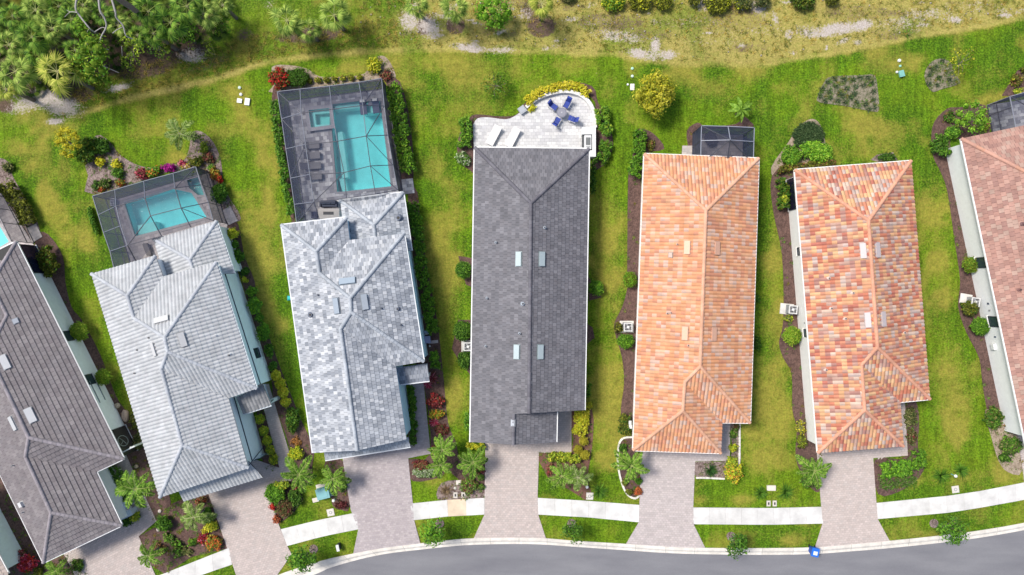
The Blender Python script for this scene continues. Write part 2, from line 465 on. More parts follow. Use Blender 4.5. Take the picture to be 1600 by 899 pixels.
# ---------------------------------------------------------------- the ground: one sheet, lawn, dry strip, sand
CURB_B = [(220,975),(330,940),(433,899),(500,877),(552,865),(600,856),(657,849),(693,845),(733,841.5),(800,840),(850,841),(900,845),(980,850),(1040,854),(1100,856),(1200,856.5),(1273,855),(1330,850.5),(1390,845),(1467,837),(1533,828.5),(1600,817),(1700,797),(1800,772)]
CURB_F = [(245,993),(350,955),(490,899),(515,888),(562,874.5),(606,865.5),(660,859),(697,855),(735,852),(800,850.5),(850,851.5),(900,855),(980,860.5),(1040,864.5),(1100,866.5),(1200,867.5),(1273,866),(1330,862),(1390,857),(1467,849),(1533,840.5),(1600,829),(1700,810),(1800,785)]
POOL2 = [(194.8,317.4),(270,295.5),(300,302),(323.3,339.5),(212,369.5)]
SPA2 = [(292.7,282),(309.8,277),(319.6,305),(309.8,305),(296.4,294)]
POOL3 = [(519.5,163.5),(561,158.6),(562,160),(594,158),(611,291.5),(534,300),(527,300),(519,205)]
SPA3 = [(484,174),(516,171),(519,197),(488,201)]
POOL1 = [(-70,300),(-20,318),(15,378),(-40,410),(-80,350)]

def vnoise(X, Y, scale, seed):
    rs = np.random.RandomState(seed); g = rs.rand(256, 256)
    x = X / scale + 1000; y = Y / scale + 1000
    xi = np.floor(x).astype(int); yi = np.floor(y).astype(int); fx = x - xi; fy = y - yi
    fx = fx * fx * (3 - 2 * fx); fy = fy * fy * (3 - 2 * fy)
    a = g[xi % 256, yi % 256]; b = g[(xi + 1) % 256, yi % 256]; c = g[xi % 256, (yi + 1) % 256]; d = g[(xi + 1) % 256, (yi + 1) % 256]
    return (a * (1 - fx) + b * fx) * (1 - fy) + (c * (1 - fx) + d * fx) * fy
def fbm(X, Y, scale, seed, o=4):
    r = 0; am = 1; t = 0
    for i in range(o): r = r + am * vnoise(X, Y, scale / 2 ** i, seed + i); t += am; am *= .55
    return r / t
def ramp(x, a, b): return np.clip((x - a) / (b - a), 0, 1)
def segd(X, Y, pts):
    best = np.full(X.shape, 1e9)
    for (x0, y0), (x1, y1) in zip(pts, pts[1:]):
        dx, dy = x1 - x0, y1 - y0; t = np.clip(((X - x0) * dx + (Y - y0) * dy) / (dx * dx + dy * dy), 0, 1)
        best = np.minimum(best, np.hypot(X - x0 - t * dx, Y - y0 - t * dy))
    return best
def blob(X, Y, cx, cy, rx, ry, ang=0, soft=.6):
    a = math.radians(ang); dx, dy = X - cx, Y - cy
    u = (dx * math.cos(a) + dy * math.sin(a)) / rx; v = (-dx * math.sin(a) + dy * math.cos(a)) / ry
    return np.clip((1.0 + soft - np.hypot(u, v)) / (2 * soft), 0, 1)
def inpoly(X, Y, poly):
    c = np.zeros(X.shape, bool); j = len(poly) - 1
    for i in range(len(poly)):
        xi, yi = poly[i]; xj, yj = poly[j]
        if yi != yj:
            c ^= ((yi > Y) != (yj > Y)) & (X < (xj - xi) * (Y - yi) / (yj - yi) + xi)
        j = i
    return c
TRACK = [(-60,215),(20,200),(90,190),(200,154),(330,125),(420,95),(560,80),(700,75),(830,80),(960,84),(1030,97),(1100,101),(1190,100),(1300,83),(1400,62),(1500,45),(1600,27),(1720,0)]
DRY = [(740,105,60,18,0,.8),(640,95,35,28,0,.7),(690,60,60,18,0,.6),(425,280,13,60,8,.8),(410,250,14,25,0,.6),(90,330,17,50,-20,.75),(60,260,30,20,0,.5),(135,380,12,40,-20,.6),(405,455,22,105,-8,.95),(435,545,14,60,-8,.6),(695,450,28,120,0,.85),(700,300,22,40,0,.5),(700,620,16,50,0,.6),(945,360,22,80,0,.9),(938,480,10,40,0,.5),(952,640,24,75,0,.9),(960,520,12,50,0,.5),(1200,640,28,80,0,.95),(1205,520,16,60,0,.5),(1212,420,16,90,0,.75),(1205,330,14,40,0,.4),(1485,610,28,85,-8,.9),(1470,420,26,90,-8,.65),(1460,320,26,40,0,.5),(1060,118,30,14,0,.8),(1180,112,22,14,0,.9),(1395,100,40,18,0,.9),(1355,195,40,14,10,.6),(1560,150,30,10,-20,.5),(1130,95,60,10,0,.8),(850,100,60,12,0,.3),(1420,745,14,25,0,.5),(1560,735,25,14,0,.4),(370,150,20,12,0,.5),(170,300,20,16,0,.35),(80,200,40,14,-15,.7),(1240,840,25,10,0,.7),(1180,835,20,10,0,.4),(1430,835,30,12,0,.5),(960,830,16,8,0,.4),(280,250,24,8,0,.6),(520,110,40,8,0,.5),(395,200,20,30,0,.4),(1120,780,60,5,0,.35),(1010,300,10,20,0,.4),(1310,240,50,20,0,.45),(40,230,30,14,0,.7)]
SAND = [(60,155,42,15,-20,1),(98,166,30,14,10,1),(20,150,14,12,0,.5),(300,87,20,11,0,.95),(185,137,22,6,-15,.9),(85,190,14,5,0,1),(640,32,16,18,0,.9),(668,42,22,14,25,1),(700,20,12,16,0,.6),(733,75,26,6,8,1.1),(780,78,30,6,0,.7),(820,22,14,14,0,.5),(853,76,8,4,0,.8),(1024,72,7,14,0,1.1),(1005,85,30,8,10,.9),(1040,86,18,8,0,.9),(965,57,40,10,8,.75),(940,35,40,12,0,.35),(1080,35,60,10,0,.35),(1093,6,12,10,0,.9),(1186,10,14,12,0,.9),(1212,30,5,14,-20,.9),(1233,55,6,10,0,.8),(1310,45,36,9,-8,1.05),(1347,40,16,8,-10,1.2),(1270,50,30,10,0,.8),(1400,38,30,14,0,.6),(1450,22,40,12,0,.6),(1180,50,60,10,0,.35),(1530,10,50,14,0,.4),(1120,65,60,10,0,.3),(420,8,10,8,0,.4),(200,60,20,12,0,.4),(105,0,20,5,0,.3)]
BROWN = [(150,60,190,62,-10,1.2),(230,95,60,26,-12,1.1),(60,100,90,50,0,1.1),(10,165,14,12,0,1),(60,145,20,8,0,1.1),(120,150,30,12,-10,.9),(290,80,34,14,0,1),(385,55,16,12,0,.6),(665,38,12,16,0,1.3),(712,40,14,14,0,1.4),(845,40,22,18,0,1.3),(485,55,55,12,-5,1),(830,15,16,16,0,.8),(325,100,40,10,-20,.5),(955,35,60,16,0,.6),(770,40,30,12,0,.4),(1130,35,80,16,0,.4),(1340,20,60,14,0,.45),(1010,55,40,10,0,.5),(1170,75,30,8,0,.5)]
_sr = random.Random(21)
for _ in range(46):
    _x = _sr.uniform(620, 1600); _ty = np.interp(_x, [p[0] for p in TRACK], [p[1] for p in TRACK]); _y = _sr.uniform(2, _ty - 6)
    SAND.append((_x, _y, _sr.uniform(3, 16), _sr.uniform(2, 5), _sr.uniform(-25, 25), _sr.uniform(.45, 1.0)))
for _ in range(16):
    _x = _sr.uniform(620, 1600); BROWN.append((_x, _sr.uniform(2, 60), _sr.uniform(12, 40), _sr.uniform(4, 10), _sr.uniform(-10, 10), _sr.uniform(.35, .6)))
def ground():
    xs = np.concatenate([[-6000, -2500, -1000, -400, -200], np.arange(-120, 1724, 4.0), [1900, 2400, 4000, 7000]])
    ys = np.concatenate([[-6000, -2500, -1000, -300, -150], np.arange(-64, 968, 4.0), [1100, 1500, 3000, 7000]])
    X, Y = np.meshgrid(xs, ys); nx, ny = len(xs), len(ys)
    Z = 0.05 * (fbm(X, Y, 60, 5, 3) - .5)
    track_y = np.interp(X, [p[0] for p in TRACK], [p[1] for p in TRACK])
    wob = (fbm(X, Y, 40, 31, 4) - .5)
    rough = ramp(track_y - Y + wob * 14, -4, 6)            # beyond the mown edge
    dry = np.zeros(X.shape); sand = np.zeros(X.shape); brown = np.zeros(X.shape)
    for b in DRY: dry = np.maximum(dry, blob(X, Y, *b[:5], soft=.7) * b[5])
    for b in SAND: sand = np.maximum(sand, blob(X, Y, *b[:5], soft=.6) * b[5])
    for b in BROWN: brown = np.maximum(brown, blob(X, Y, *b[:5], soft=.25) * b[5])
    d = segd(X, Y, TRACK)
    trk = ramp(9 - d, 0, 7) * ramp(X, 60, 140) * (.65 + .5 * (fbm(X, Y, 90, 3, 2) - .3))
    dry = np.maximum(dry, trk * 1.1)
    # the rough strip right of the cabbage palms is straw coloured, with greener runs
    strip = rough * ramp(X, 560, 700)
    dry = np.maximum(dry, strip * (.38 + 1.0 * fbm(X, Y, 50, 17, 4)))
    dry = np.maximum(dry, rough * ramp(700 - X, 0, 200) * .45 * fbm(X, Y, 40, 18, 3))
    mott = fbm(X, Y, 34, 41, 4)
    dry = np.clip(dry + (mott - .50) * .9 * ramp(dry, 0, .4) + ramp(mott, .42, .76) * .72, 0, 1)
    sand = np.clip(sand * (.45 + 1.1 * fbm(X, Y, 14, 51, 4)) , 0, 1)
    brown = np.clip(brown * (.5 + fbm(X, Y, 20, 61, 3)), 0, 1)
    lush = fbm(X, Y, 70, 71, 4)
    road = (np.interp(X, [p[0] for p in CURB_B], [p[1] for p in CURB_B]) + 5 < Y)
    Z = np.where(road, -0.5, Z)
    for pl in (POOL1, POOL2, SPA2, POOL3, SPA3):
        c = (sum(p[0] for p in pl) / len(pl), sum(p[1] for p in pl) / len(pl))
        Z = np.where(inpoly(X, Y, [(c[0] + (p[0] - c[0]) * 1.06, c[1] + (p[1] - c[1]) * 1.06) for p in pl]), -2.2, Z)
    s = HC / FP
    co = np.stack([(X - 800) * s, (449.5 - Y) * s, Z], -1).reshape(-1, 3).astype(np.float32)
    idx = np.arange(nx * ny).reshape(ny, nx)
    q = np.stack([idx[1:, :-1], idx[1:, 1:], idx[:-1, 1:], idx[:-1, :-1]], -1).reshape(-1, 4)
    me = bpy.data.meshes.new('lawn_ground'); me.vertices.add(len(co)); me.vertices.foreach_set('co', co.ravel())
    me.loops.add(q.size); me.loops.foreach_set('vertex_index', q.ravel().astype(np.int32))
    me.polygons.add(len(q)); me.polygons.foreach_set('loop_start', (np.arange(len(q)) * 4).astype(np.int32))
    me.polygons.foreach_set('use_smooth', np.ones(len(q), bool)); me.update(); me.validate()
    a = me.color_attributes.new('cover', 'FLOAT_COLOR', 'POINT')
    a.data.foreach_set('color', np.stack([dry, sand, brown, lush], -1).reshape(-1).astype(np.float32))
    a = me.color_attributes.new('cover2', 'FLOAT_COLOR', 'POINT')
    a.data.foreach_set('color', np.stack([rough, np.clip(np.maximum(strip, trk * 1.2), 0, 1), rough, rough], -1).reshape(-1).astype(np.float32))
    m, t, n, b, l = _new('lawn')
    at = n.new('ShaderNodeAttribute'); at.attribute_name = 'cover'
    at2 = n.new('ShaderNodeAttribute'); at2.attribute_name = 'cover2'
    se = n.new('ShaderNodeSeparateColor'); l.new(at.outputs['Color'], se.inputs[0])
    se2 = n.new('ShaderNodeSeparateColor'); l.new(at2.outputs['Color'], se2.inputs[0])
    tc = n.new('ShaderNodeTexCoord')
    def noise(sc, det=5, ro=.6, stretch=None):
        q = n.new('ShaderNodeTexNoise'); q.inputs['Scale'].default_value = sc; q.inputs['Detail'].default_value = det; q.inputs['Roughness'].default_value = ro
        if stretch:
            mp = n.new('ShaderNodeMapping'); mp.inputs['Scale'].default_value = stretch; l.new(tc.outputs['Object'], mp.inputs[0]); l.new(mp.outputs[0], q.inputs['Vector'])
        else: l.new(tc.outputs['Object'], q.inputs['Vector'])
        return q.outputs[0]
    def math_(op, a, b_=None, clamp=False):
        q = n.new('ShaderNodeMath'); q.operation = op; q.use_clamp = clamp
        for i, v in enumerate((a, b_)):
            if v is None: continue
            if isinstance(v, (int, float)): q.inputs[i].default_value = v
            else: l.new(v, q.inputs[i])
        return q.outputs[0]
    def mix(f, a, b_):
        q = n.new('ShaderNodeMix'); q.data_type = 'RGBA'
        if isinstance(f, (int, float)): q.inputs[0].default_value = f
        else: l.new(f, q.inputs[0])
        for i, v in ((6, a), (7, b_)):
            if isinstance(v, tuple): q.inputs[i].default_value = (*v, 1)
            else: l.new(v, q.inputs[i])
        return q.outputs[2]
    def rng(v, a, b_):
        q = n.new('ShaderNodeMapRange'); q.inputs[1].default_value = a; q.inputs[2].default_value = b_; l.new(v, q.inputs[0]); return q.outputs[0]
    def rng2(v, a, b_, lo, hi):
        q = n.new('ShaderNodeMapRange'); q.inputs[1].default_value = a; q.inputs[2].default_value = b_; q.inputs[3].default_value = lo; q.inputs[4].default_value = hi; l.new(v, q.inputs[0]); return q.outputs[0]
    def scale_(c_, f):
        q = n.new('ShaderNodeVectorMath'); q.operation = 'SCALE'; l.new(c_, q.inputs[0]); l.new(f, q.inputs['Scale']); return q.outputs[0]
    n5 = noise(1.0, 4, .6, (2.6, .22, 1)); n1 = noise(2.0, 7, .75); n2 = noise(6, 5, .8); n3 = noise(.45, 5, .6); n4 = noise(5, 5, .75, (1, 1, 1))
    g = mix(rng(n3, .35, .65), GRASS_A, GRASS_B)
    g = mix(rng(at.outputs['Alpha'], .42, .62), g, GRASS_C)
    g = mix(rng(n2, .35, .7), g, GRASS_D)
    g = mix(math_('MULTIPLY', rng(n1, .52, .75), .6), g, GRASS_E)
    g = scale_(g, rng2(n2, .34, .66, .42, 1.65)); g = scale_(g, rng2(n1, .34, .66, .60, 1.42)); g = scale_(g, rng2(n5, .36, .64, .80, 1.2))
    ds = math_('MULTIPLY_ADD', math_('SUBTRACT', n1, .5), 1.3); 
    dq = n.new('ShaderNodeMath'); dq.operation = 'ADD'; l.new(se.outputs[0], dq.inputs[0]); l.new(math_('MULTIPLY', math_('SUBTRACT', n4, .5), 1.9), dq.inputs[1])
    dryf = rng(dq.outputs[0], .15, 1.25)
    straw = scale_(mix(se2.outputs[1], mix(rng(n2, .35, .7), DRY_A, (.42, .36, .07)), mix(rng(n2, .30, .65), (.38, .31, .075), DRY_B)), rng2(n1, .3, .7, .66, 1.25))
    c = mix(math_('MULTIPLY', dryf, math_('GREATER_THAN', se.outputs[0], .02)), g, straw)
    weeds = mix(rng(n2, .3, .7), (.09, .13, .02), (.26, .25, .06))
    c = mix(math_('MULTIPLY', math_('MULTIPLY', se2.outputs[0], rng(n1, .42, .62)), .34), c, weeds)
    lit = mix(rng(n4, .3, .7), (.07, .043, .032), (.20, .14, .10))
    bf = rng(math_('ADD', se.outputs[2], math_('MULTIPLY', math_('SUBTRACT', n4, .5), 2.0)), .35, .75)
    c = mix(bf, c, lit)
    sf = rng(math_('ADD', se.outputs[1], math_('MULTIPLY', math_('SUBTRACT', n4, .5), 2.6)), .40, .85)
    snd = mix(rng(n2, .35, .65), (.66, .60, .56), (.40, .33, .27))
    c = mix(sf, c, snd)
    l.new(c, b.inputs['Base Color']); b.inputs['Roughness'].default_value = .9; b.inputs['Specular IOR Level'].default_value = .15
    nb = noise(16, 4, .75)
    bp = n.new('ShaderNodeBump'); bp.inputs['Strength'].default_value = .9; bp.inputs['Distance'].default_value = .09
    l.new(math_('ADD', math_('MULTIPLY', n2, .7), nb), bp.inputs['Height']); l.new(bp.outputs[0], b.inputs['Normal'])
    me.materials.append(m)
    o = link(bpy.data.objects.new('lawn_ground', me), kind='structure')
    return o
GRASS_A = (.084, .196, .006); GRASS_B = (.150, .225, .010); GRASS_C = (.038, .118, .006); GRASS_D = (.125, .215, .008); GRASS_E = (.028, .080, .005)
DRY_A = (.29, .26, .038); DRY_B = (.68, .53, .18)
ground()

# ---------------------------------------------------------------- road and kerb
def road():
    f = [P(*p) for p in arc_pts([(a, b) for a, b in CURB_F], 4) for p in [tuple(p)]] if False else [P(p[0], p[1]) for p in arc_pts([Vector(q).to_2d() for q in [(a, b, 0) for a, b in CURB_F]], 4)]
    far = [P(2600, 500), P(2600, 1100), P(1300, 1180), P(0, 1280), P(-400, 1300)]
    mb = MB(); z = -.06
    b = list(reversed(far))
    # strip quads from the kerb outwards
    n = len(f)
    far_line = [P(60 + (1900 - 60) * i / (n - 1), 1150 + 40 * math.sin(i / n * 3.1)) for i in range(n)]
    for i in range(n - 1):
        mb.poly([(f[i].x, f[i].y + .1, z), (far_line[i].x, far_line[i].y, z), (far_line[i + 1].x, far_line[i + 1].y, z), (f[i + 1].x, f[i + 1].y + .1, z)], (.25, .25, .27))
    m, t, nn, bs, l = _new('asphalt')
    tc = nn.new('ShaderNodeTexCoord'); a = nn.new('ShaderNodeTexNoise'); a.inputs['Scale'].default_value = .35; a.inputs['Detail'].default_value = 8; a.inputs['Roughness'].default_value = .6
    mp = nn.new('ShaderNodeMapping'); mp.inputs['Scale'].default_value = (.35, 1.6, 1); l.new(tc.outputs['Object'], mp.inputs[0]); l.new(mp.outputs[0], a.inputs['Vector'])
    s = nn.new('ShaderNodeTexNoise'); s.inputs['Scale'].default_value = 30; s.inputs['Detail'].default_value = 3; l.new(tc.outputs['Object'], s.inputs['Vector'])
    r = nn.new('ShaderNodeValToRGB'); r.color_ramp.elements[0].position = .3; r.color_ramp.elements[0].color = (.225, .225, .25, 1); r.color_ramp.elements[1].position = .7; r.color_ramp.elements[1].color = (.315, .315, .335, 1)
    l.new(a.outputs[0], r.inputs[0]); mx = nn.new('ShaderNodeMix'); mx.data_type = 'RGBA'; mx.blend_type = 'MULTIPLY'; mx.inputs[0].default_value = .6
    l.new(r.outputs[0], mx.inputs[6]); l.new(s.outputs[0], mx.inputs[7])
    l.new(mx.outputs[2], bs.inputs['Base Color']); bs.inputs['Roughness'].default_value = .9
    bp = nn.new('ShaderNodeBump'); bp.inputs['Strength'].default_value = .3; bp.inputs['Distance'].default_value = .02; l.new(s.outputs[0], bp.inputs['Height']); l.new(bp.outputs[0], bs.inputs['Normal'])
    mb.build('road', m, kind='structure')
    # kerb: cast sections of about 2.4 m with a gutter pan
    kb = link(bpy.data.objects.new('kerb', None), kind='structure')
    B = arc_pts([Vector(p) for p in CURB_B], 10); F = arc_pts([Vector(p) for p in CURB_F], 10)
    B = [P(p.x, p.y) for p in B]; F = [P(p.x, p.y) for p in F]
    km = mat('kerb_concrete', None, rough=.85, var=.20, scale=1.3, bump=.15)
    acc = 0; start = 0; n = min(len(B), len(F))
    for i in range(1, n):
        acc += (B[i] - B[i - 1]).length
        if acc > 2.6 or i == n - 1:
            s_ = MB(); c = jit((.66, .62, .56), .05)
            e = (B[i] - B[i - 1]).normalized() * .008
            for k in range(start, i):
                b0, b1, f0, f1 = B[k].copy(), B[k + 1].copy(), F[k].copy(), F[k + 1].copy()
                if k == start: b0 += e; f0 += e
                if k + 1 == i: b1 -= e; f1 -= e
                L = lambda p, q, t, z: (p.x + (q.x - p.x) * t, p.y + (q.y - p.y) * t, z)
                prof = [(-.02, -.25), (0, .065), (.32, .075), (.45, .06), (.62, -.02), (.68, -.045), (1, -.04), (1.02, -.25)]
                for (t0, z0), (t1, z1) in zip(prof, prof[1:]):
                    s_.poly([L(b0, f0, t0, z0), L(b0, f0, t1, z1), L(b1, f1, t1, z1), L(b1, f1, t0, z0)], c)
            s_.build('kerb_section', km, kb); acc = 0; start = i
road()

# ---------------------------------------------------------------- pavements: one slab after another
WALKS = [([(200,915),(252,898),(358,856)], [(190,945),(313,899),(363,882)]),
         ([(439,827),(500,812),(557,801)], [(449,853),(505,838),(560,827)]),
         ([(641,787),(700,781),(757,778)], [(644,813),(700,807),(757,804)]),
         ([(840,778),(910,782),(999,789)], [(841,804),(920,808.5),(998,816)]),
         ([(1083,793),(1200,794),(1283,792)], [(1082,819),(1200,820),(1286,818)]),
         ([(1369,786),(1480,775),(1533,767),(1600,754),(1720,728)], [(1371,811),(1483,801),(1533,793),(1600,781),(1720,756)]),]
def walks():
    wm = mat('pavement_concrete', None, rough=.85, var=.20, scale=.7, bump=.15, bscale=50)
    for top, bot in WALKS:
        r = link(bpy.data.objects.new('pavement', None), kind='structure')
        T = [P(*p) for p in top]; Bm = [P(*p) for p in bot]
        def at(pl, t):
            L = [(b - a).length for a, b in zip(pl, pl[1:])]; s = t * sum(L)
            for (a, b), q in zip(zip(pl, pl[1:]), L):
                if s <= q + 1e-6: return a + (b - a) * (s / q)
                s -= q
            return pl[-1]
        Lm = sum((b - a).length for a, b in zip(T, T[1:])); k = max(2, round(Lm / 1.6))
        for i in range(k):
            g = .006 / Lm; t0, t1 = i / k + g, (i + 1) / k - g
            q = ccw([at(Bm, t0), at(Bm, t1), at(T, t1), at(T, t0)])
            c = jit((.63, .62, .60), .06)
            if top[0][0] == 641 and i == k - 2: c = (.66, .54, .40)
            m = MB(); zz = .055 + R.uniform(-.004, .004); m.prism([(p.x, p.y) for p in q], -.05, zz, c); m.build('slab', wm, r)
walks()

# ---------------------------------------------------------------- driveways
PAVE = [(.50, .43, .40), (.515, .44, .41), (.485, .415, .385), (.53, .455, .425), (.49, .43, .405)]
PAVE_G = [(.42, .37, .38), (.44, .39, .395), (.455, .405, .41), (.40, .355, .365)]
DRIVES = [
 ('driveway', [(92,850),(180,805),(222,808),(200,786),(176,727),(196,708),(245,814),(217,838),(248,910),(268,960),(150,960)], -27, PAVE, None),
 ('driveway', [(316,742),(399,718),(437,731),(413,641),(400,600),(420,600),(453,709),(455,751),(417,761),(436,820),(449,853),(456,866),(433,899),(400,925),(378,925),(355,856)], -14, PAVE, None),
 ('driveway', [(531,688),(617,678),(652,690),(640,599),(662,599),(673,709),(638,716),(645,786),(647,812),(657,849.5),(600,856.5),(552,865.5),(560,827),(548,796)], -7, PAVE_G, None),
 ('driveway', [(759,668),(870,668),(868,632),(893,632),(893,707),(842,707),(840,778),(841,804),(853,841.5),(800,840.5),(740,841.8),(757,804),(757,779)], 0, PAVE, None),
 ('driveway', [(1002,682),(1124,682),(1122,655),(1141,655),(1140,715),(1133,720),(1086,721),(1083,793),(1084,820),(1102,856.5),(1040,854.5),(978,850),(998,816),(999,789)], 2, [(.48,.43,.42),(.50,.445,.43),(.465,.415,.405),(.515,.455,.445)], None),
 ('driveway', [(1274,684),(1399,674),(1398,622),(1413,622),(1418,712),(1364,716),(1369,786),(1371,811),(1390,845.5),(1330,851),(1273,855.5),(1285,818),(1283,792)], -4, PAVE, None),
 ('side_path', [(1583,640),(1600,648),(1640,760),(1602,768),(1598,738)], -12, PAVE, None),
]
def drives():
    for nm, pts, ang, pal, _ in DRIVES:
        o = ccw([tuple(P(*p)[:2]) for p in pts])
        base = MB(); sheet(base, o, .035, depth=.2, col=(.38, .325, .30)); b = base.build(nm, mat('joint_sand', None, rough=.95, var=.1), kind='structure')
        pavers(o, [], .30, .20, math.radians(-ang), .058, pal, gap=.010, parent=b, name='paver_field')
        # soldier course along the two long edges
drives()

# ---------------------------------------------------------------- mulch beds
MULCH = {'brown': [(.065, .036, .03), (.155, .09, .075)], 'grey': [(.085, .055, .045), (.34, .265, .24)], 'rust': [(.13, .06, .04), (.19, .10, .075)], 'tan': [(.20, .15, .10), (.42, .34, .26)], 'moss': [(.07, .085, .03), (.30, .25, .19)]}
def mulchmat(k):
    nm = 'mulch_' + k
    if nm in MATS: return MATS[nm]
    m, t, n, b, l = _new(nm); tc = n.new('ShaderNodeTexCoord')
    v = n.new('ShaderNodeTexVoronoi'); v.inputs['Scale'].default_value = 9; l.new(tc.outputs['Object'], v.inputs['Vector'])
    z = n.new('ShaderNodeTexNoise'); z.inputs['Scale'].default_value = 1.6; z.inputs['Detail'].default_value = 8; z.inputs['Roughness'].default_value = .75; l.new(tc.outputs['Object'], z.inputs['Vector'])
    ad = n.new('ShaderNodeMath'); ad.operation = 'MULTIPLY_ADD'; ad.inputs[1].default_value = .45; l.new(v.outputs['Color'], ad.inputs[0]); l.new(z.outputs[0], ad.inputs[2])
    mr = n.new('ShaderNodeMapRange'); mr.inputs[1].default_value = .5; mr.inputs[2].default_value = .95; l.new(ad.outputs[0], mr.inputs[0])
    mx = n.new('ShaderNodeMix'); mx.data_type = 'RGBA'; l.new(mr.outputs[0], mx.inputs[0]); a, c = MULCH[k]
    mx.inputs[6].default_value = (*a, 1); mx.inputs[7].default_value = (*c, 1); l.new(mx.outputs[2], b.inputs['Base Color']); b.inputs['Roughness'].default_value = .95
    bp = n.new('ShaderNodeBump'); bp.inputs['Strength'].default_value = .8; bp.inputs['Distance'].default_value = .06; l.new(ad.outputs[0], bp.inputs['Height']); l.new(bp.outputs[0], b.inputs['Normal'])
    MATS[nm] = m; return m
BEDS = [
 ('grey', [(-20,250),(0,247),(14,255),(20,275),(45,320),(62,358),(50,372),(20,350),(-20,300)]),
 ('brown', [(58,370),(75,366),(98,400),(102,440),(112,480),(128,500),(150,540),(165,575),(182,620),(202,650),(222,690),(250,760),(238,780),(215,745),(196,708),(180,700),(140,600),(60,430)]),
 ('brown', [(198,705),(215,690),(240,740),(252,768),(265,775),(266,800),(254,815),(240,812),(218,760)]),
 ('brown', [(150,737),(170,725),(200,790),(221,808),(192,823),(170,790)]),
 ('brown', [(-20,740),(0,745),(25,790),(50,840),(70,880),(40,900),(-20,900)]),
 ('brown', [(70,880),(112,862),(148,899),(160,940),(60,940)]),
 ('brown', [(217,838),(246,822),(262,790),(290,778),(326,768),(356,857),(300,870),(258,897),(232,880)]),
 ('brown', [(403,636),(411,640),(437,728),(433,732),(418,735),(402,690)]),
 ('brown', [(355,345),(372,350),(382,400),(398,440),(402,480),(420,525),(440,580),(456,620),(470,655),(490,700),(488,728),(486,752),(458,770),(452,748),(455,708),(428,626),(424,592),(400,520),(373,420),(358,370)]),
 ('brown', [(417,761),(452,751),(470,765),(474,780),(460,800),(438,818),(434,820),(425,790)]),
 ('brown', [(508,722),(538,722),(546,792),(534,797),(520,790),(516,770),(512,745)]),
 ('grey', [(134,252),(150,212),(172,222),(185,240),(210,256),(235,262),(270,258),(288,250),(296,232),(300,208),(315,206),(333,222),(345,250),(349,285),(356,305),(372,330),(375,345),(352,348),(330,340),(312,262),(147,304),(138,275)]),
 ('tan', [(425,105),(450,102),(480,108),(500,120),(540,120),(570,115),(585,92),(600,88),(612,102),(618,124),(596,126),(432,146),(430,130)]),
 ('brown', [(425,150),(437,145),(461,347),(456,350),(448,300),(430,200)]),
 ('brown', [(600,125),(625,128),(642,200),(646,278),(637,282),(622,290),(606,140)]),
 ('brown', [(638,300),(652,300),(657,350),(668,420),(683,500),(690,560),(694,600),(700,660),(712,690),(720,715),(756,720),(757,778),(748,779),(700,735),(690,745),(645,752),(638,718),(673,709),(662,598),(648,560),(640,400)]),
 ('brown', [(640,599),(652,597),(652,690),(646,700),(637,690)]),
 ('grey', [(684,780),(690,755),(724,750),(745,755),(757,777),(720,780)]),
 ('brown', [(733,185),(745,179),(780,182),(806,180),(818,165),(812,190),(745,240),(742,270),(733,265),(720,255),(714,230),(722,200)]),
 ('brown', [(815,170),(840,145),(880,128),(925,135),(934,160),(950,190),(958,225),(950,250),(938,262),(925,258),(930,160),(880,140)]),
 ('brown', [(716,400),(740,404),(740,450),(728,445)]), ('brown', [(706,545),(716,500),(740,500),(738,590),(715,560)]), ('brown', [(918,430),(940,465),(920,470)]), ('brown', [(916,505),(926,512),(929,528),(917,538)]),
 ('rust', [(842,708),(893,707),(893,640),(925,640),(925,700),(918,745),(925,775),(915,781),(905,775),(880,760),(862,752),(850,735)]),
 ('brown', [(994,210),(1004,202),(1022,210),(1038,233),(1006,240),(1004,262),(985,300),(984,280)]),
 ('brown', [(984,265),(1000,262),(1001,400),(994,560),(990,660),(975,660),(970,640),(975,600),(972,560),(962,525),(960,505),(972,480),(980,450),(980,420),(981,300)]),
 ('brown', [(966,700),(968,690),(975,684),(988,683),(989,705),(1001,706),(1000,770),(995,778),(982,774),(973,755),(966,725)]),
 ('brown', [(1073,205),(1090,192),(1104,198),(1150,194),(1160,182),(1172,190),(1172,200),(1090,205),(1082,240),(1077,236)]),
 ('grey', [(1087,722),(1141,717),(1141,661),(1155,662),(1155,740),(1130,747),(1088,745)]),
 ('tan', [(1205,262),(1230,225),(1248,198),(1268,186),(1282,196),(1290,225),(1300,262),(1245,270),(1215,282)]),
 ('brown', [(1206,275),(1240,265),(1245,400),(1262,600),(1275,700),(1282,712),(1281,765),(1270,765),(1255,745),(1243,715),(1245,670),(1238,640),(1237,585),(1224,560),(1217,535),(1224,500),(1222,400),(1208,330)]),
 ('grey', [(1360,250),(1370,242),(1395,238),(1402,250),(1380,256)]),
 ('moss', [(1278,150),(1288,128),(1300,120),(1345,118),(1366,118),(1371,140),(1373,172),(1360,174),(1320,166),(1280,160)]),
 ('moss', [(1444,120),(1452,100),(1468,92),(1485,98),(1490,115),(1500,130),(1470,140),(1455,143)]),
 ('brown', [(1408,628),(1430,626),(1436,660),(1434,700),(1445,720),(1437,745),(1405,768),(1372,772),(1367,718),(1418,712)]),
 ('brown', [(1455,215),(1460,190),(1480,170),(1500,168),(1540,165),(1545,210),(1500,218),(1484,226),(1510,330),(1540,440),(1575,560),(1590,640),(1585,655),(1560,655),(1545,650),(1535,600),(1530,560),(1510,520),(1497,480),(1500,440),(1492,380),(1480,300),(1470,270),(1458,245)]),
 ('tan', [(1540,640),(1587,655),(1597,735),(1575,738),(1560,720),(1548,680)]),
 ('brown', [(1565,150),(1590,110),(1620,105),(1640,140),(1580,150)]),
]
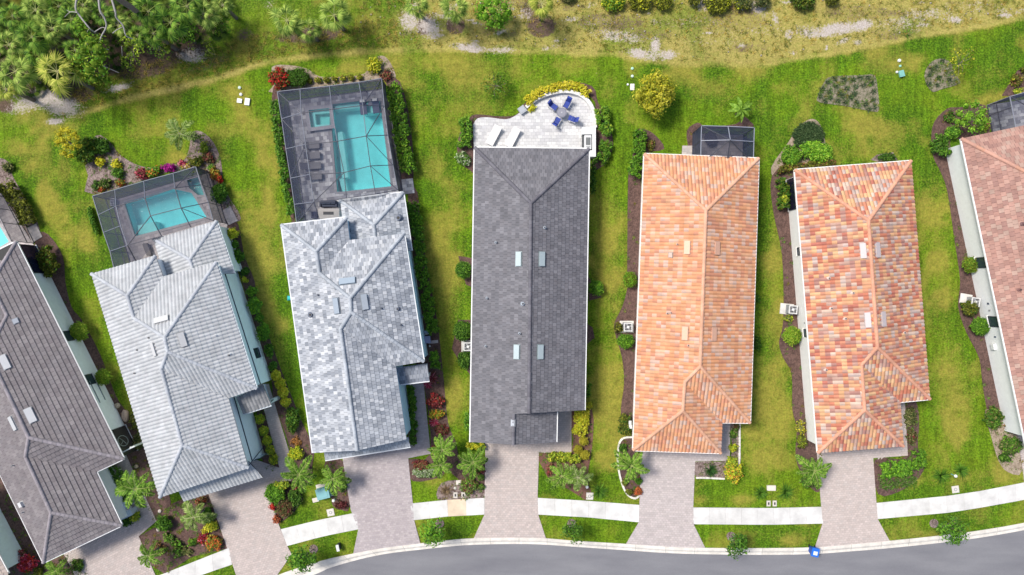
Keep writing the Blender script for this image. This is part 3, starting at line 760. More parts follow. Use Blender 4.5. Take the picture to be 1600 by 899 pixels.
def beds():
    for i, (k, pts) in enumerate(BEDS):
        o = ccw([tuple(P(p.x, p.y)[:2]) for p in closed_curve(pts, 3)]) if len(pts) > 5 and i not in (6, 9) else ccw([tuple(P(*p)[:2]) for p in pts])
        z = .028 + (i % 5) * .0035
        m = MB(); sheet(m, o, z, depth=.1); b = m.build('mulch_bed', mulchmat(k), kind='structure')
beds()

# ---------------------------------------------------------------- lanai decks, pools
DECK_D = [(.44, .43, .45), (.34, .33, .36), (.55, .54, .56), (.64, .63, .64), (.27, .265, .29)]
DECK_T = [(.46, .41, .41), (.51, .46, .455), (.42, .38, .385)]
DECK_W = [(.58, .575, .575), (.61, .605, .60), (.55, .545, .55), (.64, .635, .63), (.52, .515, .525)]
def XY(pts, z=0): return ccw([tuple(P(x, y, z)[:2]) for x, y in pts])
def deck(name, pts, holes, pal, ang, w=.45, l=.3, z=.10):
    o = XY(pts); hs = [XY(h) for h in holes]
    m = MB(); sheet(m, o, z - .03, holes=hs, depth=.2, col=tuple(v * .72 for v in pal[0])); b = m.build(name, mat('joint_sand', None), kind='structure')
    pavers(o, hs, w, l, math.radians(-ang), z, pal, gap=.007, parent=b, name='paver_field')
    return b
def pool(pts, label, depth=1.4, wall=(.30, .72, .78), z=.10, water=0.0, cop=(.42, .40, .40), benches=(), lit=False, coping=.22, group=None, name='swimming_pool', cat='pool'):
    o = XY(pts); c = Vector((sum(p[0] for p in o) / len(o), sum(p[1] for p in o) / len(o), 0))
    r = thing(name, c, label, cat, group)
    b = MB(); sheet(b, o, water - depth, col=wall)
    for i in range(len(o)):
        p, q = o[i], o[(i + 1) % len(o)]
        b.poly([(p[0], p[1], water - depth), (p[0], p[1], z), (q[0], q[1], z), (q[0], q[1], water - depth)], wall)
    b.build('basin', mat('pool_plaster', None, rough=.6, var=.04, scale=1.5), r)
    for pl, d in benches:
        k = MB(); k.prism(XY(pl), water - depth, water - d, (.62, .80, .80)); k.build('step', mat('pool_plaster', None), r)
    w = MB(); sheet(w, o, water); w.build('water', WATER, r)
    inn = o; out = inset(o, -coping)
    for i in range(len(o)):
        j = (i + 1) % len(o); k = MB()
        q = [inn[i], inn[j], out[j], out[i]]
        k.prism(ccw(q), z - .05, z + .012 + i * .0006, cop); k.build('coping', mat('coping_stone', None, rough=.8, var=.15, scale=5), r)
    return r
WATER = watermat(); SCREEN = screenmat()
FRAME = mat('cage_frame', None, rough=.5, var=.03)
def cage(label, base, nodes, beams, panels, col=(.13, .135, .17), hi=None, w=.055):
    r = thing('screen_enclosure', P(*base), label, 'pool cage')
    N = {k: P(x, y, z) for k, (x, y, z) in nodes.items()}
    for bm in beams:
        a, b = bm[0], bm[1]; c = hi if (hi and len(bm) > 2) else col
        m = MB(); m.bar(N[a], N[b], w, w * 1.4, c); m.build('beam', FRAME, r)
    for pn in panels:
        m = MB(); m.poly([N[k] for k in pn]); m.build('screen_panel', SCREEN, r)
    return r, N
def foot(x, y, z):
    """photo point of the ground straight below a point at height z"""
    p = P(x, y, z); return (800 + p.x * FP / HC, 449.5 - p.y * FP / HC)

# --- pool garden of the white-roofed house
ZC = 2.9
deck('lanai_deck', [foot(*p, ZC) for p in [(146,308),(304,262)]] + [(356,352),foot(345,410,0),(310,420),(215,425),foot(180,417,ZC)], [POOL2, SPA2], DECK_T, -16)
deck('landing', [(347,330),(360,322),(372,345),(358,352)], [], DECK_T, -16, z=.09)
pool(POOL2, 'turquoise swimming pool with an angled corner behind the white roofed house', benches=[([(213,352),(240,346),(243,360),(214,367)], .25)], depth=1.1, wall=(.42, .86, .90))
pool(SPA2, 'small pale spa in the upper right corner of the tilted enclosure', depth=.6, wall=(.42, .72, .72), name='spa', cat='spa')
n2 = {'a':(144.7,306.4,ZC),'a2':(179.7,296.6,ZC),'a3':(225,283.2,ZC),'a4':(270.7,271,ZC),'b':(305.7,260.7,ZC),'b2':(315,289,ZC),'b3':(325.5,316.5,ZC),'c':(333,345,ZC),
 'l1':(153.7,336,ZC),'l2':(161.8,363.4,ZC),'l3':(172,392.8,ZC),'d':(178,419,ZC),
 'm1':(181.4,322.3,ZC+.75),'m2':(188.7,353,ZC+.75),'m3':(199.2,383.5,ZC+.75),'m4':(214.4,412,ZC+.3),
 'p1':(226.6,310,ZC+.9),'p2':(235.2,337.5,ZC+.9),'p3':(252.3,369,ZC+.4),
 'q1':(273.6,294.2,ZC+.9),'q2':(283,325.3,ZC+.9),'q3':(298,355,ZC+.4)}
for k, s in (('a','A'),('a2','A2'),('a3','A3'),('a4','A4'),('b','B'),('b2','B2'),('b3','B3'),('c','C'),('l1','L1'),('l2','L2'),('l3','L3'),('d','D')):
    x, y = foot(n2[k][0], n2[k][1], ZC); n2[s] = (x, y, 0.1)
def mid(n, a, b, t=.5): return tuple(n[a][i] * (1 - t) + n[b][i] * t for i in range(3))
def lerp3(n, a, b, z):
    A, B = P(*n[a]), P(*n[b]); t = (z - A.z) / (B.z - A.z); p = A + (B - A) * t
    return (800 + p.x * FP / (HC - p.z), 449.5 - p.y * FP / (HC - p.z), p.z)
for k, s in (('a','A'),('b','B'),('c','C'),('d','D')): n2[k+'r'] = lerp3(n2, s, k, 1.0)
cage('tilted screen enclosure over the pool of the white roofed house', (240,340), n2,
 [('a','a2',1),('a2','a3',1),('a3','a4',1),('a4','b',1),('b','b2',1),('b2','b3',1),('b3','c',1),('a','l1',1),('l1','l2',1),('l2','l3',1),('l3','d',1),
  ('a2','m1',1),('m1','m2',1),('m2','m3',1),('m3','m4'),('a3','p1',1),('p1','p2'),('p2','p3'),('a4','q1',1),('q1','q2'),('q2','q3'),
  ('l1','m1',1),('l2','m2',1),('l3','m3',1),('m1','p1'),('p1','q1'),('q1','b2'),('m3','p2'),('p2','q2'),('q2','b3'),('q1','b'),('q2','c'),('m3','m4'),('m3','p3'),
  ('A','a'),('A2','a2'),('A3','a3'),('A4','a4'),('B','b'),('B2','b2'),('B3','b3'),('C','c'),('L1','l1'),('L2','l2'),('L3','l3'),('D','d'),
  ('A','B'),('B','C'),('A','D'),('ar','br'),('br','cr'),('ar','dr')],
 [('a','a2','m1','l1'),('a2','a3','p1','m1'),('a3','a4','q1','p1'),('a4','b','b2','q1'),('l1','m1','m2','l2'),('l2','m2','m3','l3'),('l3','m3','m4','d'),
  ('m1','p1','p2','m3','m2'),('p1','q1','q2','p2'),('q1','b2','b3','q2'),('q2','b3','c','q3'),('p2','q2','q3','p3'),('m3','p2','p3','m4'),
  ('A','A2','a2','a'),('A2','A3','a3','a2'),('A3','A4','a4','a3'),('A4','B','b','a4'),('B','B2','b2','b'),('B2','B3','b3','b2'),('B3','C','c','b3'),
  ('A','a','l1','L1'),('L1','l1','l2','L2'),('L2','l2','l3','L3'),('L3','l3','d','D')], col=(.045, .05, .075), hi=(.14, .155, .20))

# --- pool garden of the grey mottled house
Z3 = 3.0
deck('lanai_deck', [foot(433.3,143.4,Z3), foot(596.2,122.8,Z3), (628,300), (640,372), (470,372), foot(461.4,347.6,Z3)], [POOL3, SPA3], DECK_D, -7, w=.36, l=.36)
deck('landing', [(627,281),(645,279),(648,302),(630,304)], [], DECK_D, -7, z=.09)
pool(POOL3, 'large turquoise swimming pool with a sun shelf behind the grey mottled roof', depth=1.3, wall=(.46, .90, .92), cop=(.34, .33, .35),
 benches=[([(526.5,206),(534,205),(543,277),(533.5,278)], .22), ([(520.5,164.5),(560,160),(561.5,167.5),(521.5,171)], .25), ([(563,160.5),(593.5,158.5),(595,175.5),(567,177)], .12), ([(527.5,278.5),(537,277.5),(542,298.5),(534,299.5)], .35)])
pool(SPA3, 'square raised spa beside the large pool under the screen', depth=.9, wall=(.38, .74, .72), z=.40, water=.33, cop=(.36, .35, .38), coping=.34, name='spa', cat='spa',
 benches=[([(484.2,174.2),(515.8,171.2),(516.5,176.5),(492,178.5),(494,195.5),(518.6,193),(519,196.6),(488.2,200.6)], .35)])
n3 = {'a':(433.3,143.4,Z3),'a1':(468.9,139.4,Z3),'a2':(514.8,134.6,Z3),'a3':(560.7,128.7,Z3),'b':(596.2,122.8,Z3),
 'l1':(440,186,Z3),'l2':(446.7,232.8,Z3),'l3':(454,278.7,Z3),'l4':(460,319.6,Z3),'d':(463.5,349,Z3),
 'r1':(600.5,166,Z3),'r2':(606,211.4,Z3),'r3':(614,258,Z3),'c':(621.5,297,Z3)}
H3 = Z3 + .7
n3.update({'v1':(470.7,176.7,H3),'v2':(477.4,226,H3),'v3':(484,272.8,H3),'v4':(490.7,315.6,H3),'v5':(499,343,Z3+.2),
 'w1':(518.5,171,H3),'w2':(527,221,H3),'w3':(537.5,270,H3),'w4':(541.5,310,H3),
 'x1':(566.8,165,H3),'x2':(572.2,212.8,H3),'x3':(578.8,259.5,H3),'x4':(586.8,303.5,H3)})
for k, s in (('a','A'),('a1','A1'),('a2','A2'),('a3','A3'),('b','B'),('l1','L1'),('l2','L2'),('l3','L3'),('l4','L4'),('d','D'),('r1','R1'),('r2','R2'),('r3','R3'),('c','C')):
    x, y = foot(n3[k][0], n3[k][1], Z3); n3[s] = (x, y, .1)
for k, s in (('a','A'),('b','B'),('c','C'),('d','D')): n3[k+'r'] = lerp3(n3, s, k, 1.0)
cage('large screen enclosure over the long pool behind the grey mottled roof', (530,230), n3,
 [('a','a1',1),('a1','a2',1),('a2','a3',1),('a3','b',1),('a','l1',1),('l1','l2',1),('l2','l3',1),('l3','l4',1),('l4','d',1),('b','r1',1),('r1','r2',1),('r2','r3',1),('r3','c',1),
  ('a1','v1',1),('v1','v2',1),('v2','v3',1),('v3','v4',1),('v4','v5'),('a2','w1',1),('w1','w2',1),('w2','w3'),('w3','w4'),('a3','x1',1),('x1','x2',1),('x2','x3'),('x3','x4'),
  ('l1','v1',1),('l2','v2',1),('l3','v3',1),('l4','v4',1),('v1','w1'),('v2','w2'),('v3','w3'),('v4','w4'),('w1','x1'),('w2','x2'),('w3','x3'),('w4','x4'),('x1','r1'),('x2','r2'),('x3','r3'),('x4','c'),
  ('a','v1'),('l1','v2'),('b','x1'),('r1','x2'),('x2','r3'),('x3','c'),('v4','w3'),('v4','d'),('l3','v2'),
  ('A','a'),('A1','a1'),('A2','a2'),('A3','a3'),('B','b'),('L1','l1'),('L2','l2'),('L3','l3'),('L4','l4'),('D','d'),('R1','r1'),('R2','r2'),('R3','r3'),('C','c'),
  ('A','B'),('B','C'),('A','D'),('ar','br'),('br','cr'),('ar','dr')],
 [('a','a1','v1','l1'),('a1','a2','w1','v1'),('a2','a3','x1','w1'),('a3','b','r1','x1'),('l1','v1','v2','l2'),('v1','w1','w2','v2'),('w1','x1','x2','w2'),('x1','r1','r2','x2'),
  ('l2','v2','v3','l3'),('v2','w2','w3','v3'),('w2','x2','x3','w3'),('x2','r2','r3','x3'),('l3','v3','v4','l4'),('v3','w3','w4','v4'),('w3','x3','x4','w4'),('x3','r3','c','x4'),('l4','v4','v5','d'),
  ('A','A1','a1','a'),('A1','A2','a2','a1'),('A2','A3','a3','a2'),('A3','B','b','a3'),('A','a','l1','L1'),('L1','l1','l2','L2'),('L2','l2','l3','L3'),('L3','l3','l4','L4'),('L4','l4','d','D'),
  ('B','R1','r1','b'),('R1','R2','r2','r1'),('R2','R3','r3','r2'),('R3','C','c','r3')], col=(.04, .045, .07), hi=(.14, .155, .20))

# --- small screened porch of the orange-roofed house
Z5 = 2.9
deck('lanai_deck', [foot(1096,196.7,Z5), foot(1178.6,199.6,Z5), foot(1177,262,Z5), foot(1094,262,Z5)], [], [(.22,.20,.21),(.26,.24,.25),(.18,.17,.18)], 2)
deck('landing', [(1066,228),(1082,228),(1082,243),(1065,243)], [], [(.5,.45,.42),(.46,.42,.4)], 2, z=.09)
n5 = {'a':(1096,196.7,Z5),'m':(1137.5,197.8,Z5),'b':(1178.6,199.6,Z5),'r':(1177.8,221.6,Z5),'c':(1177,256,Z5),'d':(1094.5,256,Z5),'l':(1095.3,220,Z5),'h':(1141,219,Z5+.9),'s':(1135.7,254,Z5+.2)}
for k, s in (('a','A'),('m','M'),('b','B'),('r','R'),('c','C'),('d','D'),('l','L')):
    x, y = foot(n5[k][0], n5[k][1], Z5); n5[s] = (x, y, .1)
for k, s in (('a','A'),('b','B'),('c','C'),('d','D')): n5[k+'r'] = lerp3(n5, s, k, 1.0)
cage('small dark screened porch roof at the top of the orange tiled house', (1137,225), n5,
 [('a','m',1),('m','b',1),('b','r',1),('r','c',1),('a','l',1),('l','d',1),('m','h',1),('l','h',1),('r','h',1),('a','h'),('b','h'),('d','h'),('c','h'),('s','h'),
  ('A','a'),('M','m'),('B','b'),('R','r'),('C','c'),('D','d'),('L','l'),('A','B'),('A','D'),('B','C'),('ar','br'),('ar','dr'),('br','cr')],
 [('a','m','h','l'),('m','b','r','h'),('r','c','s','h'),('l','h','s','d'),('A','M','m','a'),('M','B','b','m'),('B','R','r','b'),('R','C','c','r'),('A','a','l','L'),('L','l','d','D')], col=(.04,.045,.06), hi=(.28,.30,.36))

# --- enclosures cut by the frame, left and right
Z1 = 2.9
deck('lanai_deck', [(-110,320),foot(-60,300,Z1),(4,302),(56,387),(20,420),(-110,440)], [POOL1], DECK_T, -27)
pool(POOL1, 'pale turquoise pool cut by the left edge of the frame', depth=1.0, wall=(.40, .74, .76))
n1 = {'t0':(-75,335,Z1),'t1':(-33,282,Z1),'t2':(-20,303,Z1),'t3':(-8,325,Z1),'t4':(4,348,Z1),'t5':(18,377,Z1)}
for k in list(n1):
    x, y = foot(n1[k][0], n1[k][1], Z1); n1[k.upper()] = (x, y, .1)
for i in range(1, 6): n1['r%d' % i] = lerp3(n1, 'T%d' % i, 't%d' % i, 1.0)
cage('screen enclosure cut by the left edge beside the brown roof', (0,340), n1,
 [('t%d' % i, 't%d' % (i + 1), 1) for i in range(0, 5)] + [('T%d' % i, 't%d' % i) for i in range(0, 6)] + [('T%d' % i, 'T%d' % (i + 1)) for i in range(0, 5)] + [('r%d' % i, 'r%d' % (i + 1)) for i in range(1, 5)],
 [('T%d' % i, 'T%d' % (i + 1), 't%d' % (i + 1), 't%d' % i) for i in range(0, 5)], col=(.05, .05, .06), hi=(.10, .10, .12))
deck('landing', [(43,357),(57,350),(67,370),(51,380)], [], [(.5,.45,.42),(.46,.42,.4)], -27, z=.09)
deck('lanai_deck', [(1542,165),(1640,150),(1660,230),(1552,210)], [], DECK_D, -12)
n7 = {'a':(1577.7,151,Z1),'b':(1640,134,Z1),'a1':(1581,168,Z1),'a2':(1588,205,Z1),'h':(1640,185,Z1+.8)}
for k in ('a','b','a1','a2'):
    x, y = foot(n7[k][0], n7[k][1], Z1); n7[k.upper()] = (x, y, .1)
for k, s in (('a','A'),('b','B'),('a2','A2'),('a1','A1')): n7[k+'r'] = lerp3(n7, s, k, 1.2)
cage('screen enclosure cut by the right edge above the pinkish roof', (1590,180), n7,
 [('a','b',1),('a','a1',1),('a1','a2',1),('a2','h'),('a','h'),('A','a',1),('B','b'),('A1','a1'),('A2','a2'),('A','B'),('A','A2'),('ar','br'),('ar','a1r'),('a1r','a2r')],
 [('a','b','h'),('a','h','a1'),('a1','h','a2'),('A','B','b','a'),('A','a','a1','A1'),('A1','a1','a2','A2')], col=(.06,.06,.08), hi=(.25,.26,.31))

# --- pale terrace of the dark grey house
PATIO = [(739,196),(746,186),(762,184),(790,187),(806,181),(822,168),(840,154),(862,146),(884,143),(905,148),(920,160),(928,177),(930,200),(930,240),(905,262),(742,262)]
po = [tuple(p) for p in closed_curve([P(*p).to_2d() for p in PATIO[:13]], 1)]
_p = [Vector(p) for p in arc_pts([Vector(p) for p in PATIO[:13]], 3)] + [Vector(PATIO[13]), Vector(PATIO[14]), Vector(PATIO[15])]
deck('terrace', [(p.x, p.y) for p in _p], [], DECK_W, 0, w=.42, l=.30, z=.12)
# ---------------------------------------------------------------- houses
WHITE = (.74, .74, .72); BLUEW = (.78, .83, .86)
def g(v, t=(1, 1, 1.02)): return (v * t[0], v * t[1], v * t[2])
ZE = 3.1
# -- brown-roofed house on the left
h = House('long house with a dark brown flat tile roof at the left edge', (0, 600), [(.185,.165,.172), (.175,.155,.163), (.20,.18,.185), (.215,.195,.20), (.185,.168,.176)],
          [(.26,.235,.25), (.30,.27,.29)], 'slab', .42, .40, BLUEW, (.80,.80,.80), 1)
V, _ = h.roof({'tr':(25,378,ZE),'rb':(193,717,ZE),'in':(150,737,ZE),'gr':(190,821,ZE),'bl':(68,879,ZE),'tl':(-138,457,ZE),
   'a':(-14,443,('tr','rb')),'b':(11,493,('tr','rb')),'c':(-18,550,('tr','rb')),'d':(45,684,('tr','rb','bl','tl')),'e':(40,714,('bl','tl')),'f':(80,801,('bl','tl','in','gr')),'g':(-75,450,('tr','rb'))},
  [(('tr','a','b','c','d','rb'),'tr','rb'), (('d','e','in','rb'),'in','rb'), (('e','f','gr','in'),'in','gr'), (('f','bl','gr'),'bl','gr'),
   (('bl','f','e','d','c','g','tl'),'tl','bl'), (('tr','a','g','tl'),'tl','tr'), (('a','b','c','g'),'g','a')],
  [('tr','a'),('a','b'),('b','c'),('c','d'),('d','rb'),('d','e'),('e','f'),('f','gr'),('f','bl')],
  [('tr','rb'),('rb','in'),('in','gr'),('gr','bl'),('bl','tl'),('tl','tr')], ['tr','rb','in','gr','bl','tl'], over=.42)
for a in ((8,566,.55,1.3),(48,649,.6,1.35),(22,661,.45,1.3)): h.vent(a[0], a[1], a[2], a[3], .12, (.58,.59,.60))
h.vent(36,787,.4,.4,.25,(.7,.7,.7)); h.vent(25,502,.4,.4,.1,(.42,.45,.5)); h.pipe(38,800,.05); h.pipe(22,727,.05)
h.garage(150,838); h.window(104,527,1.0,1.15,2.45); h.window(139,594,1.0,1.15,2.45)
h.window(48,405,2.9,.15,2.6,name='screen_wall',frame=(.01,.012,.03),glass=(.012,.015,.04))
h.window(190,690,2.6,.05,2.7,name='side_door',frame=(.02,.02,.02),glass=(.05,.045,.045))
pp, dd, nn = h.on_wall(190,690,1.4); mb = MB()
mb.tube([pp + nn * .06 + dd * .5 * math.cos(t * math.pi / 6) + Vector((0, 0, .75 * math.sin(t * math.pi / 6))) for t in range(13)], .035, 6, (.25,.28,.27))
for t in (.6, 2.2, 3.6): mb.tube([pp + nn * .07, pp + nn * .07 + dd * .42 * math.cos(t) + Vector((0, 0, .6 * math.sin(t)))], .025, 5, (.25,.28,.27))
mb.build('door_ornament', FRAME, h.root)
for z in (1.0, 1.9): h.wallbox(149,612 if z > 1.5 else 612,z,2.2,.07,.05,(.2,.25,.27),'trellis_bar')

# -- white-roofed house
ZH = 4.6
pal_w = [(.41,.425,.44), (.435,.45,.465), (.395,.41,.425), (.42,.43,.445)]
h = House('house with a ribbed white tile roof, second from the left', (290, 580), pal_w, [(.44,.46,.49), (.40,.42,.46)], 'barrel', .45, .315, (.78,.85,.89), (.6,.66,.7), 2)
V, _ = h.roof({'A':(143.3,428.3,ZH),'B':(242.7,400,ZH),'B2':(255,433,ZH),'R1':(338,410,ZH),'R2':(401,607,ZH),'V1':(357,622,ZH),'J':(388,731,ZH),'I':(250,777,ZH),
   'C':(199,462.3,('A','B','A','I')),'D':(209,497,('A','I')),'E':(257,527,('A','I','R1','R2')),'F':(262,550,('A','I','R1','R2')),'G':(252,577,('A','I')),'H':(285,696,('A','I','V1','J'))},
  [(('A','C','D','E','F','G','H','I'),'A','I'),(('A','B','C'),'A','B'),(('C','B','B2','D'),'B','B2'),(('D','B2','R1','E'),'B2','R1'),(('E','R1','R2','F'),'R1','R2'),(('F','R2','V1','G'),'V1','R2'),(('G','V1','J','H'),'V1','J'),(('H','J','I'),'I','J')],
  [('A','C'),('C','B'),('C','D'),('D','E'),('E','R1'),('E','F'),('F','R2'),('F','G'),('G','H'),('H','J'),('H','I')],
  [('R1','R2')], ['A','B','B2','R1','R2','V1','J','I'], over=.22)
segs_main = list(h.segs); px_main = list(h.px)
# lanai roof, one storey lower
h.roof({'a':(240.7,374,ZE),'b':(338.3,345.7,ZE),'c':(362.7,416.7,ZE),'d':(252,410,ZE),'c2':(366,428,ZE),'d2':(257,428,ZE),'e':(296.7,406,('a','b')),'f':(304,430,('b','c'))},
  [(('a','b','e'),'a','b'),(('e','b','c2','f'),'b','c2'),(('a','e','f','d2'),'a','d2')], [('a','e'),('b','e'),('e','f')], [('b','c2')], ['a','b','c2','d2'], over=.3)
# garage skirt roof and entry roof
h.roof({'a':(275,757,3.95),'b':(389,721,3.95),'c':(411,745.5,ZE),'d':(287,783,ZE)}, [(('a','b','c','d'),'d','c')], [], [], None, walls=False)
h.roof({'a':(369,621,3.55),'b':(411,601,3.55),'c':(424,633,ZE),'d':(380,647,ZE)}, [(('a','b','c','d'),'d','c')], [], [('d','c')], ['a','b','c','d'], walls=False, pal=[(.20,.205,.215),(.25,.255,.265)])
mb = MB()
for x, y in ((417,630),(384,642)):
    mb = MB(); q = P(*foot(x, y, ZE)); mb.box(q + Vector((0, 0, 1.5)), (.14,0,0), (0,.14,0), (0,0,1.5), (.6,.64,.66)); mb.build('porch_post', mat('trim', None), h.root)
segs_low = [s for s in h.segs if s not in segs_main]; h.segs = segs_main
# string course half-way up the tall side wall, downpipe across it
for a, b, zt in segs_main:
    d = (b - a).normalized(); n = Vector((d.y, -d.x))
    if n.x > .5 and (b - a).length > 3:
        mb = MB(); q = n * .03; mb.bar((a.x + q.x, a.y + q.y, 3.05), (b.x + q.x, b.y + q.y, 3.05), .09, .07, (.03,.045,.07)); mb.build('wall_band', FRAME, h.root)
mb = MB(); a = P(389,727,ZH - .12); b = P(*foot(386,725,ZH)); b = P(393,722,ZH - .5); c = P(413,697,.2)
mb.tube([a, b, c], .045, 6, (.02,.03,.07)); mb.build('downpipe', FRAME, h.root)
a = P(436,655,0); mb = MB(); mb.tube([P(421,632,ZE), P(424,627,ZE - .4), P(432,621,.2)], .045, 6, (.02,.03,.06)); mb.build('downpipe', FRAME, h.root)
h.window(404,551,.95,1.0,2.1,z=1.6); h.garage(335,745)
h.window(405,716,1.1,.5,2.4,frame=(.05,.07,.09),glass=(.45,.55,.6),z=1.4)
h.vent(253,500,.5,1.3,.13,(.58,.59,.59)); h.vent(285,531,.5,1.25,.13,(.60,.60,.60)); h.vent(241.7,545.7,.3,1.2,.12,(.62,.62,.62))
for x, y in ((215,547),(211,583),(233,528),(358,555)): h.pipe(x, y, .06, .2, (.15,.15,.16))
h.pipe(360,553,.06,.25,(.8,.8,.8)); h.pipe(338,524,.06,.25,(.8,.8,.8))

# -- grey mottled house
pal_g = [(.385,.405,.44), (.34,.36,.395), (.26,.28,.315), (.365,.385,.42), (.225,.245,.28), (.49,.505,.53), (.30,.32,.355), (.43,.45,.48)]
h = House('house with a mottled grey and white flat tile roof, third roof from the left', (555, 540), pal_g, [(.42,.45,.49), (.37,.40,.44)], 'flat', .385, .315, (.52,.76,.90), (.70,.72,.74), 3)
h.roof({'A':(440,352,ZH),'B':(541.7,340,ZH),'B2':(546,376,ZH),'R1':(631,365,ZH),'R2':(662,565,ZH),'V1':(618,572,ZH),'K':(635,687,ZH),'I':(489,708,ZH),
   'C':(494,393,('A','B','A','I')),'D':(499,427,('A','I')),'E':(547,466,('A','I','R1','R2')),'F':(548.5,488,('A','I','R1','R2')),'G':(532,514,('A','I')),'H':(558,704,('A','I','V1','K'))},
  [(('A','C','D','E','F','G','H','I'),'A','I'),(('A','B','C'),'A','B'),(('C','B','B2','D'),'B','B2'),(('D','B2','R1','E'),'B2','R1'),(('E','R1','R2','F'),'R1','R2'),(('F','R2','V1','G'),'V1','R2'),(('G','V1','K','H'),'V1','K')],
  [('A','C'),('C','B'),('C','D'),('D','E'),('E','R1'),('E','F'),('F','R2'),('F','G'),('G','H')], [('A','I'),('A','B'),('R1','R2')], ['A','B','B2','R1','R2','V1','K','I'], over=.16)
h3V = {k: P(*v) for k, v in (('I',(489,708,ZH)),('K',(635,687,ZH)))}
_p = h.on_roof(557,699)
h.gable([h3V['I'], _p[0], h3V['K']], .16) if _p else None
h.garage(575,695)
segs_main = list(h.segs)
h.roof({'a':(531.7,313,ZE),'b':(630,301,ZE),'c':(641.5,380,ZE),'c2':(643,392,ZE),'d2':(541,392,ZE),'e':(584,351.7,('a','b')),'f':(588,394,('b','c'))},
  [(('a','b','e'),'a','b'),(('e','b','c2','f'),'b','c2'),(('a','e','f','d2'),'a','d2')], [('a','e'),('b','e'),('e','f')], [('a','b'),('b','c2')], ['a','b','c2','d2'], over=.3)
h.roof({'a':(506,704,3.6),'b':(638,683,3.6),'c':(641,698,ZE),'d':(508,719,ZE)}, [(('a','b','c','d'),'d','c')], [], [('d','c')], None, walls=False, pal=[(.36,.38,.41),(.44,.46,.49),(.30,.32,.35)])
h.roof({'a':(618,575,3.5),'b':(667,569,3.5),'c':(671,595,ZE),'d':(622,601,ZE)}, [(('a','b','c','d'),'d','c')], [], [('d','c')], ['a','b','c','d'], walls=False, pal=[(.17,.19,.23),(.24,.26,.30),(.30,.32,.36)])
mb = MB()
for x, y in ((664,591),(627,597)):
    mb = MB(); q = P(*foot(x, y, ZE)); mb.box(q + Vector((0, 0, 1.5)), (.14,0,0), (0,.14,0), (0,0,1.5), (.5,.58,.62)); mb.build('porch_post', mat('trim', None), h.root)
h.segs = segs_main
h.vent(543,440,.55,1.4,.13,(.36,.44,.52)); h.vent(527,478,.5,1.35,.13,(.36,.42,.49)); h.vent(569,472,.5,1.35,.13,(.50,.55,.60))
for x, y, r_ in ((486,492,.16),(497,461,.06),(596,482,.07),(622,483,.12),(626.6,508,.07),(623,341,.2)): h.pipe(x, y, r_, .25, (.12,.14,.19))

# -- dark grey house in the middle
pal_d = [(.143,.141,.157), (.162,.159,.176), (.13,.128,.143), (.182,.178,.195), (.155,.15,.165)]
h = House('long dark grey tiled house in the middle with a pale terrace above it', (828, 460), pal_d, [(.125,.12,.14), (.15,.145,.165)], 'flat', .37, .33, (.5,.55,.56), (.84,.84,.82), 4)
V, _ = h.roof({'tl':(742,231,ZE),'tr':(920,233,ZE),'br':(913,641,ZE),'bl':(735,691,ZE),'m':(870,642.5,ZE),'n':(869,691,ZE),
   'a':(829.5,317.5,('tl','bl','tr','br')),'b':(826.5,646,('tl','bl','tr','br')),'c':(803,647,('tl','bl')),'d':(802,695,('tl','bl'))},
  [(('tl','a','b','c','d','bl'),'tl','bl'),(('tl','tr','a'),'tl','tr'),(('tr','br','b','a'),'tr','br'),(('c','m','n','d'),'m','n')],
  [('tl','a'),('tr','a'),('a','b'),('c','d')], [('tl','bl'),('tr','br'),('m','n'),('tl','tr')], ['tl','tr','br','m','n','bl'], over=.45)
h.gable([V['bl'], V['d'], V['n']], .45); h.gable([V['c'] + Vector((.1,0,0)), V['b'], V['br'], V['m']], .25); h.garage(795,690)
for x, y in ((811,405),(846,405),(808,550),(843.6,550)): h.vent(x, y, .5, 1.25, .13, (.46,.55,.57))
for x, y, r_ in ((851,356,.1),(817,475,.12),(812,521,.08),(761,466,.08),(775,379,.08),(759,541,.07),(849,693,.1)): h.pipe(x, y, r_, .3, (.36,.40,.45))
h.vent(802,661,.3,.5,.08,(.5,.53,.57))

# -- orange house
pal_o = [(.60,.285,.145), (.61,.31,.17), (.57,.265,.14), (.59,.345,.225), (.60,.38,.27), (.53,.24,.145), (.60,.30,.16), (.53,.37,.30), (.50,.235,.15), (.60,.33,.19)]
h = House('house with a bright orange barrel tile roof right of the dark grey one', (1090, 470), pal_o, [(.64,.37,.25), (.62,.34,.22)], 'barrel', .415, .315, (.78,.77,.74), (.80,.74,.70), 5)
h.roof({'tl':(1007,241,ZE),'tr':(1185,248,ZE),'br':(1171.5,660.5,ZE),'in':(1128,660,ZE),'gr':(1126,708,ZE),'bl':(989.4,703.4,ZE),
   'a':(1103,329,('tl','bl','tr','br')),'b':(1094,573,('tl','bl','tr','br')),'c':(1070,597,('tl','bl')),'d':(1067,642,('tl','bl','in','gr'))},
  [(('tl','a','b','c','d','bl'),'tl','bl'),(('tl','tr','a'),'tl','tr'),(('tr','br','b','a'),'tr','br'),(('b','br','in','c'),'in','br'),(('c','in','gr','d'),'in','gr'),(('d','gr','bl'),'bl','gr')],
  [('tl','a'),('tr','a'),('a','b'),('b','br'),('b','c'),('c','d'),('d','gr'),('d','bl')], [('tl','bl'),('br','in'),('gr','bl'),('tl','tr'),('tr','br')], ['tl','tr','br','in','gr','bl'], over=.40)
h.garage(1040,703)
for x, y in ((1074,387),(1119,388),(1070.6,521),(1114,522)): h.vent(x, y, .5, 1.2, .13, (.74,.44,.31))
for x, y in ((1058,382),(1042,490),(1048,489),(1075,540)): h.pipe(x, y, .07, .2, (.55,.42,.36))
h.vent(1048,399,.3,.4,.1,(.5,.38,.32))

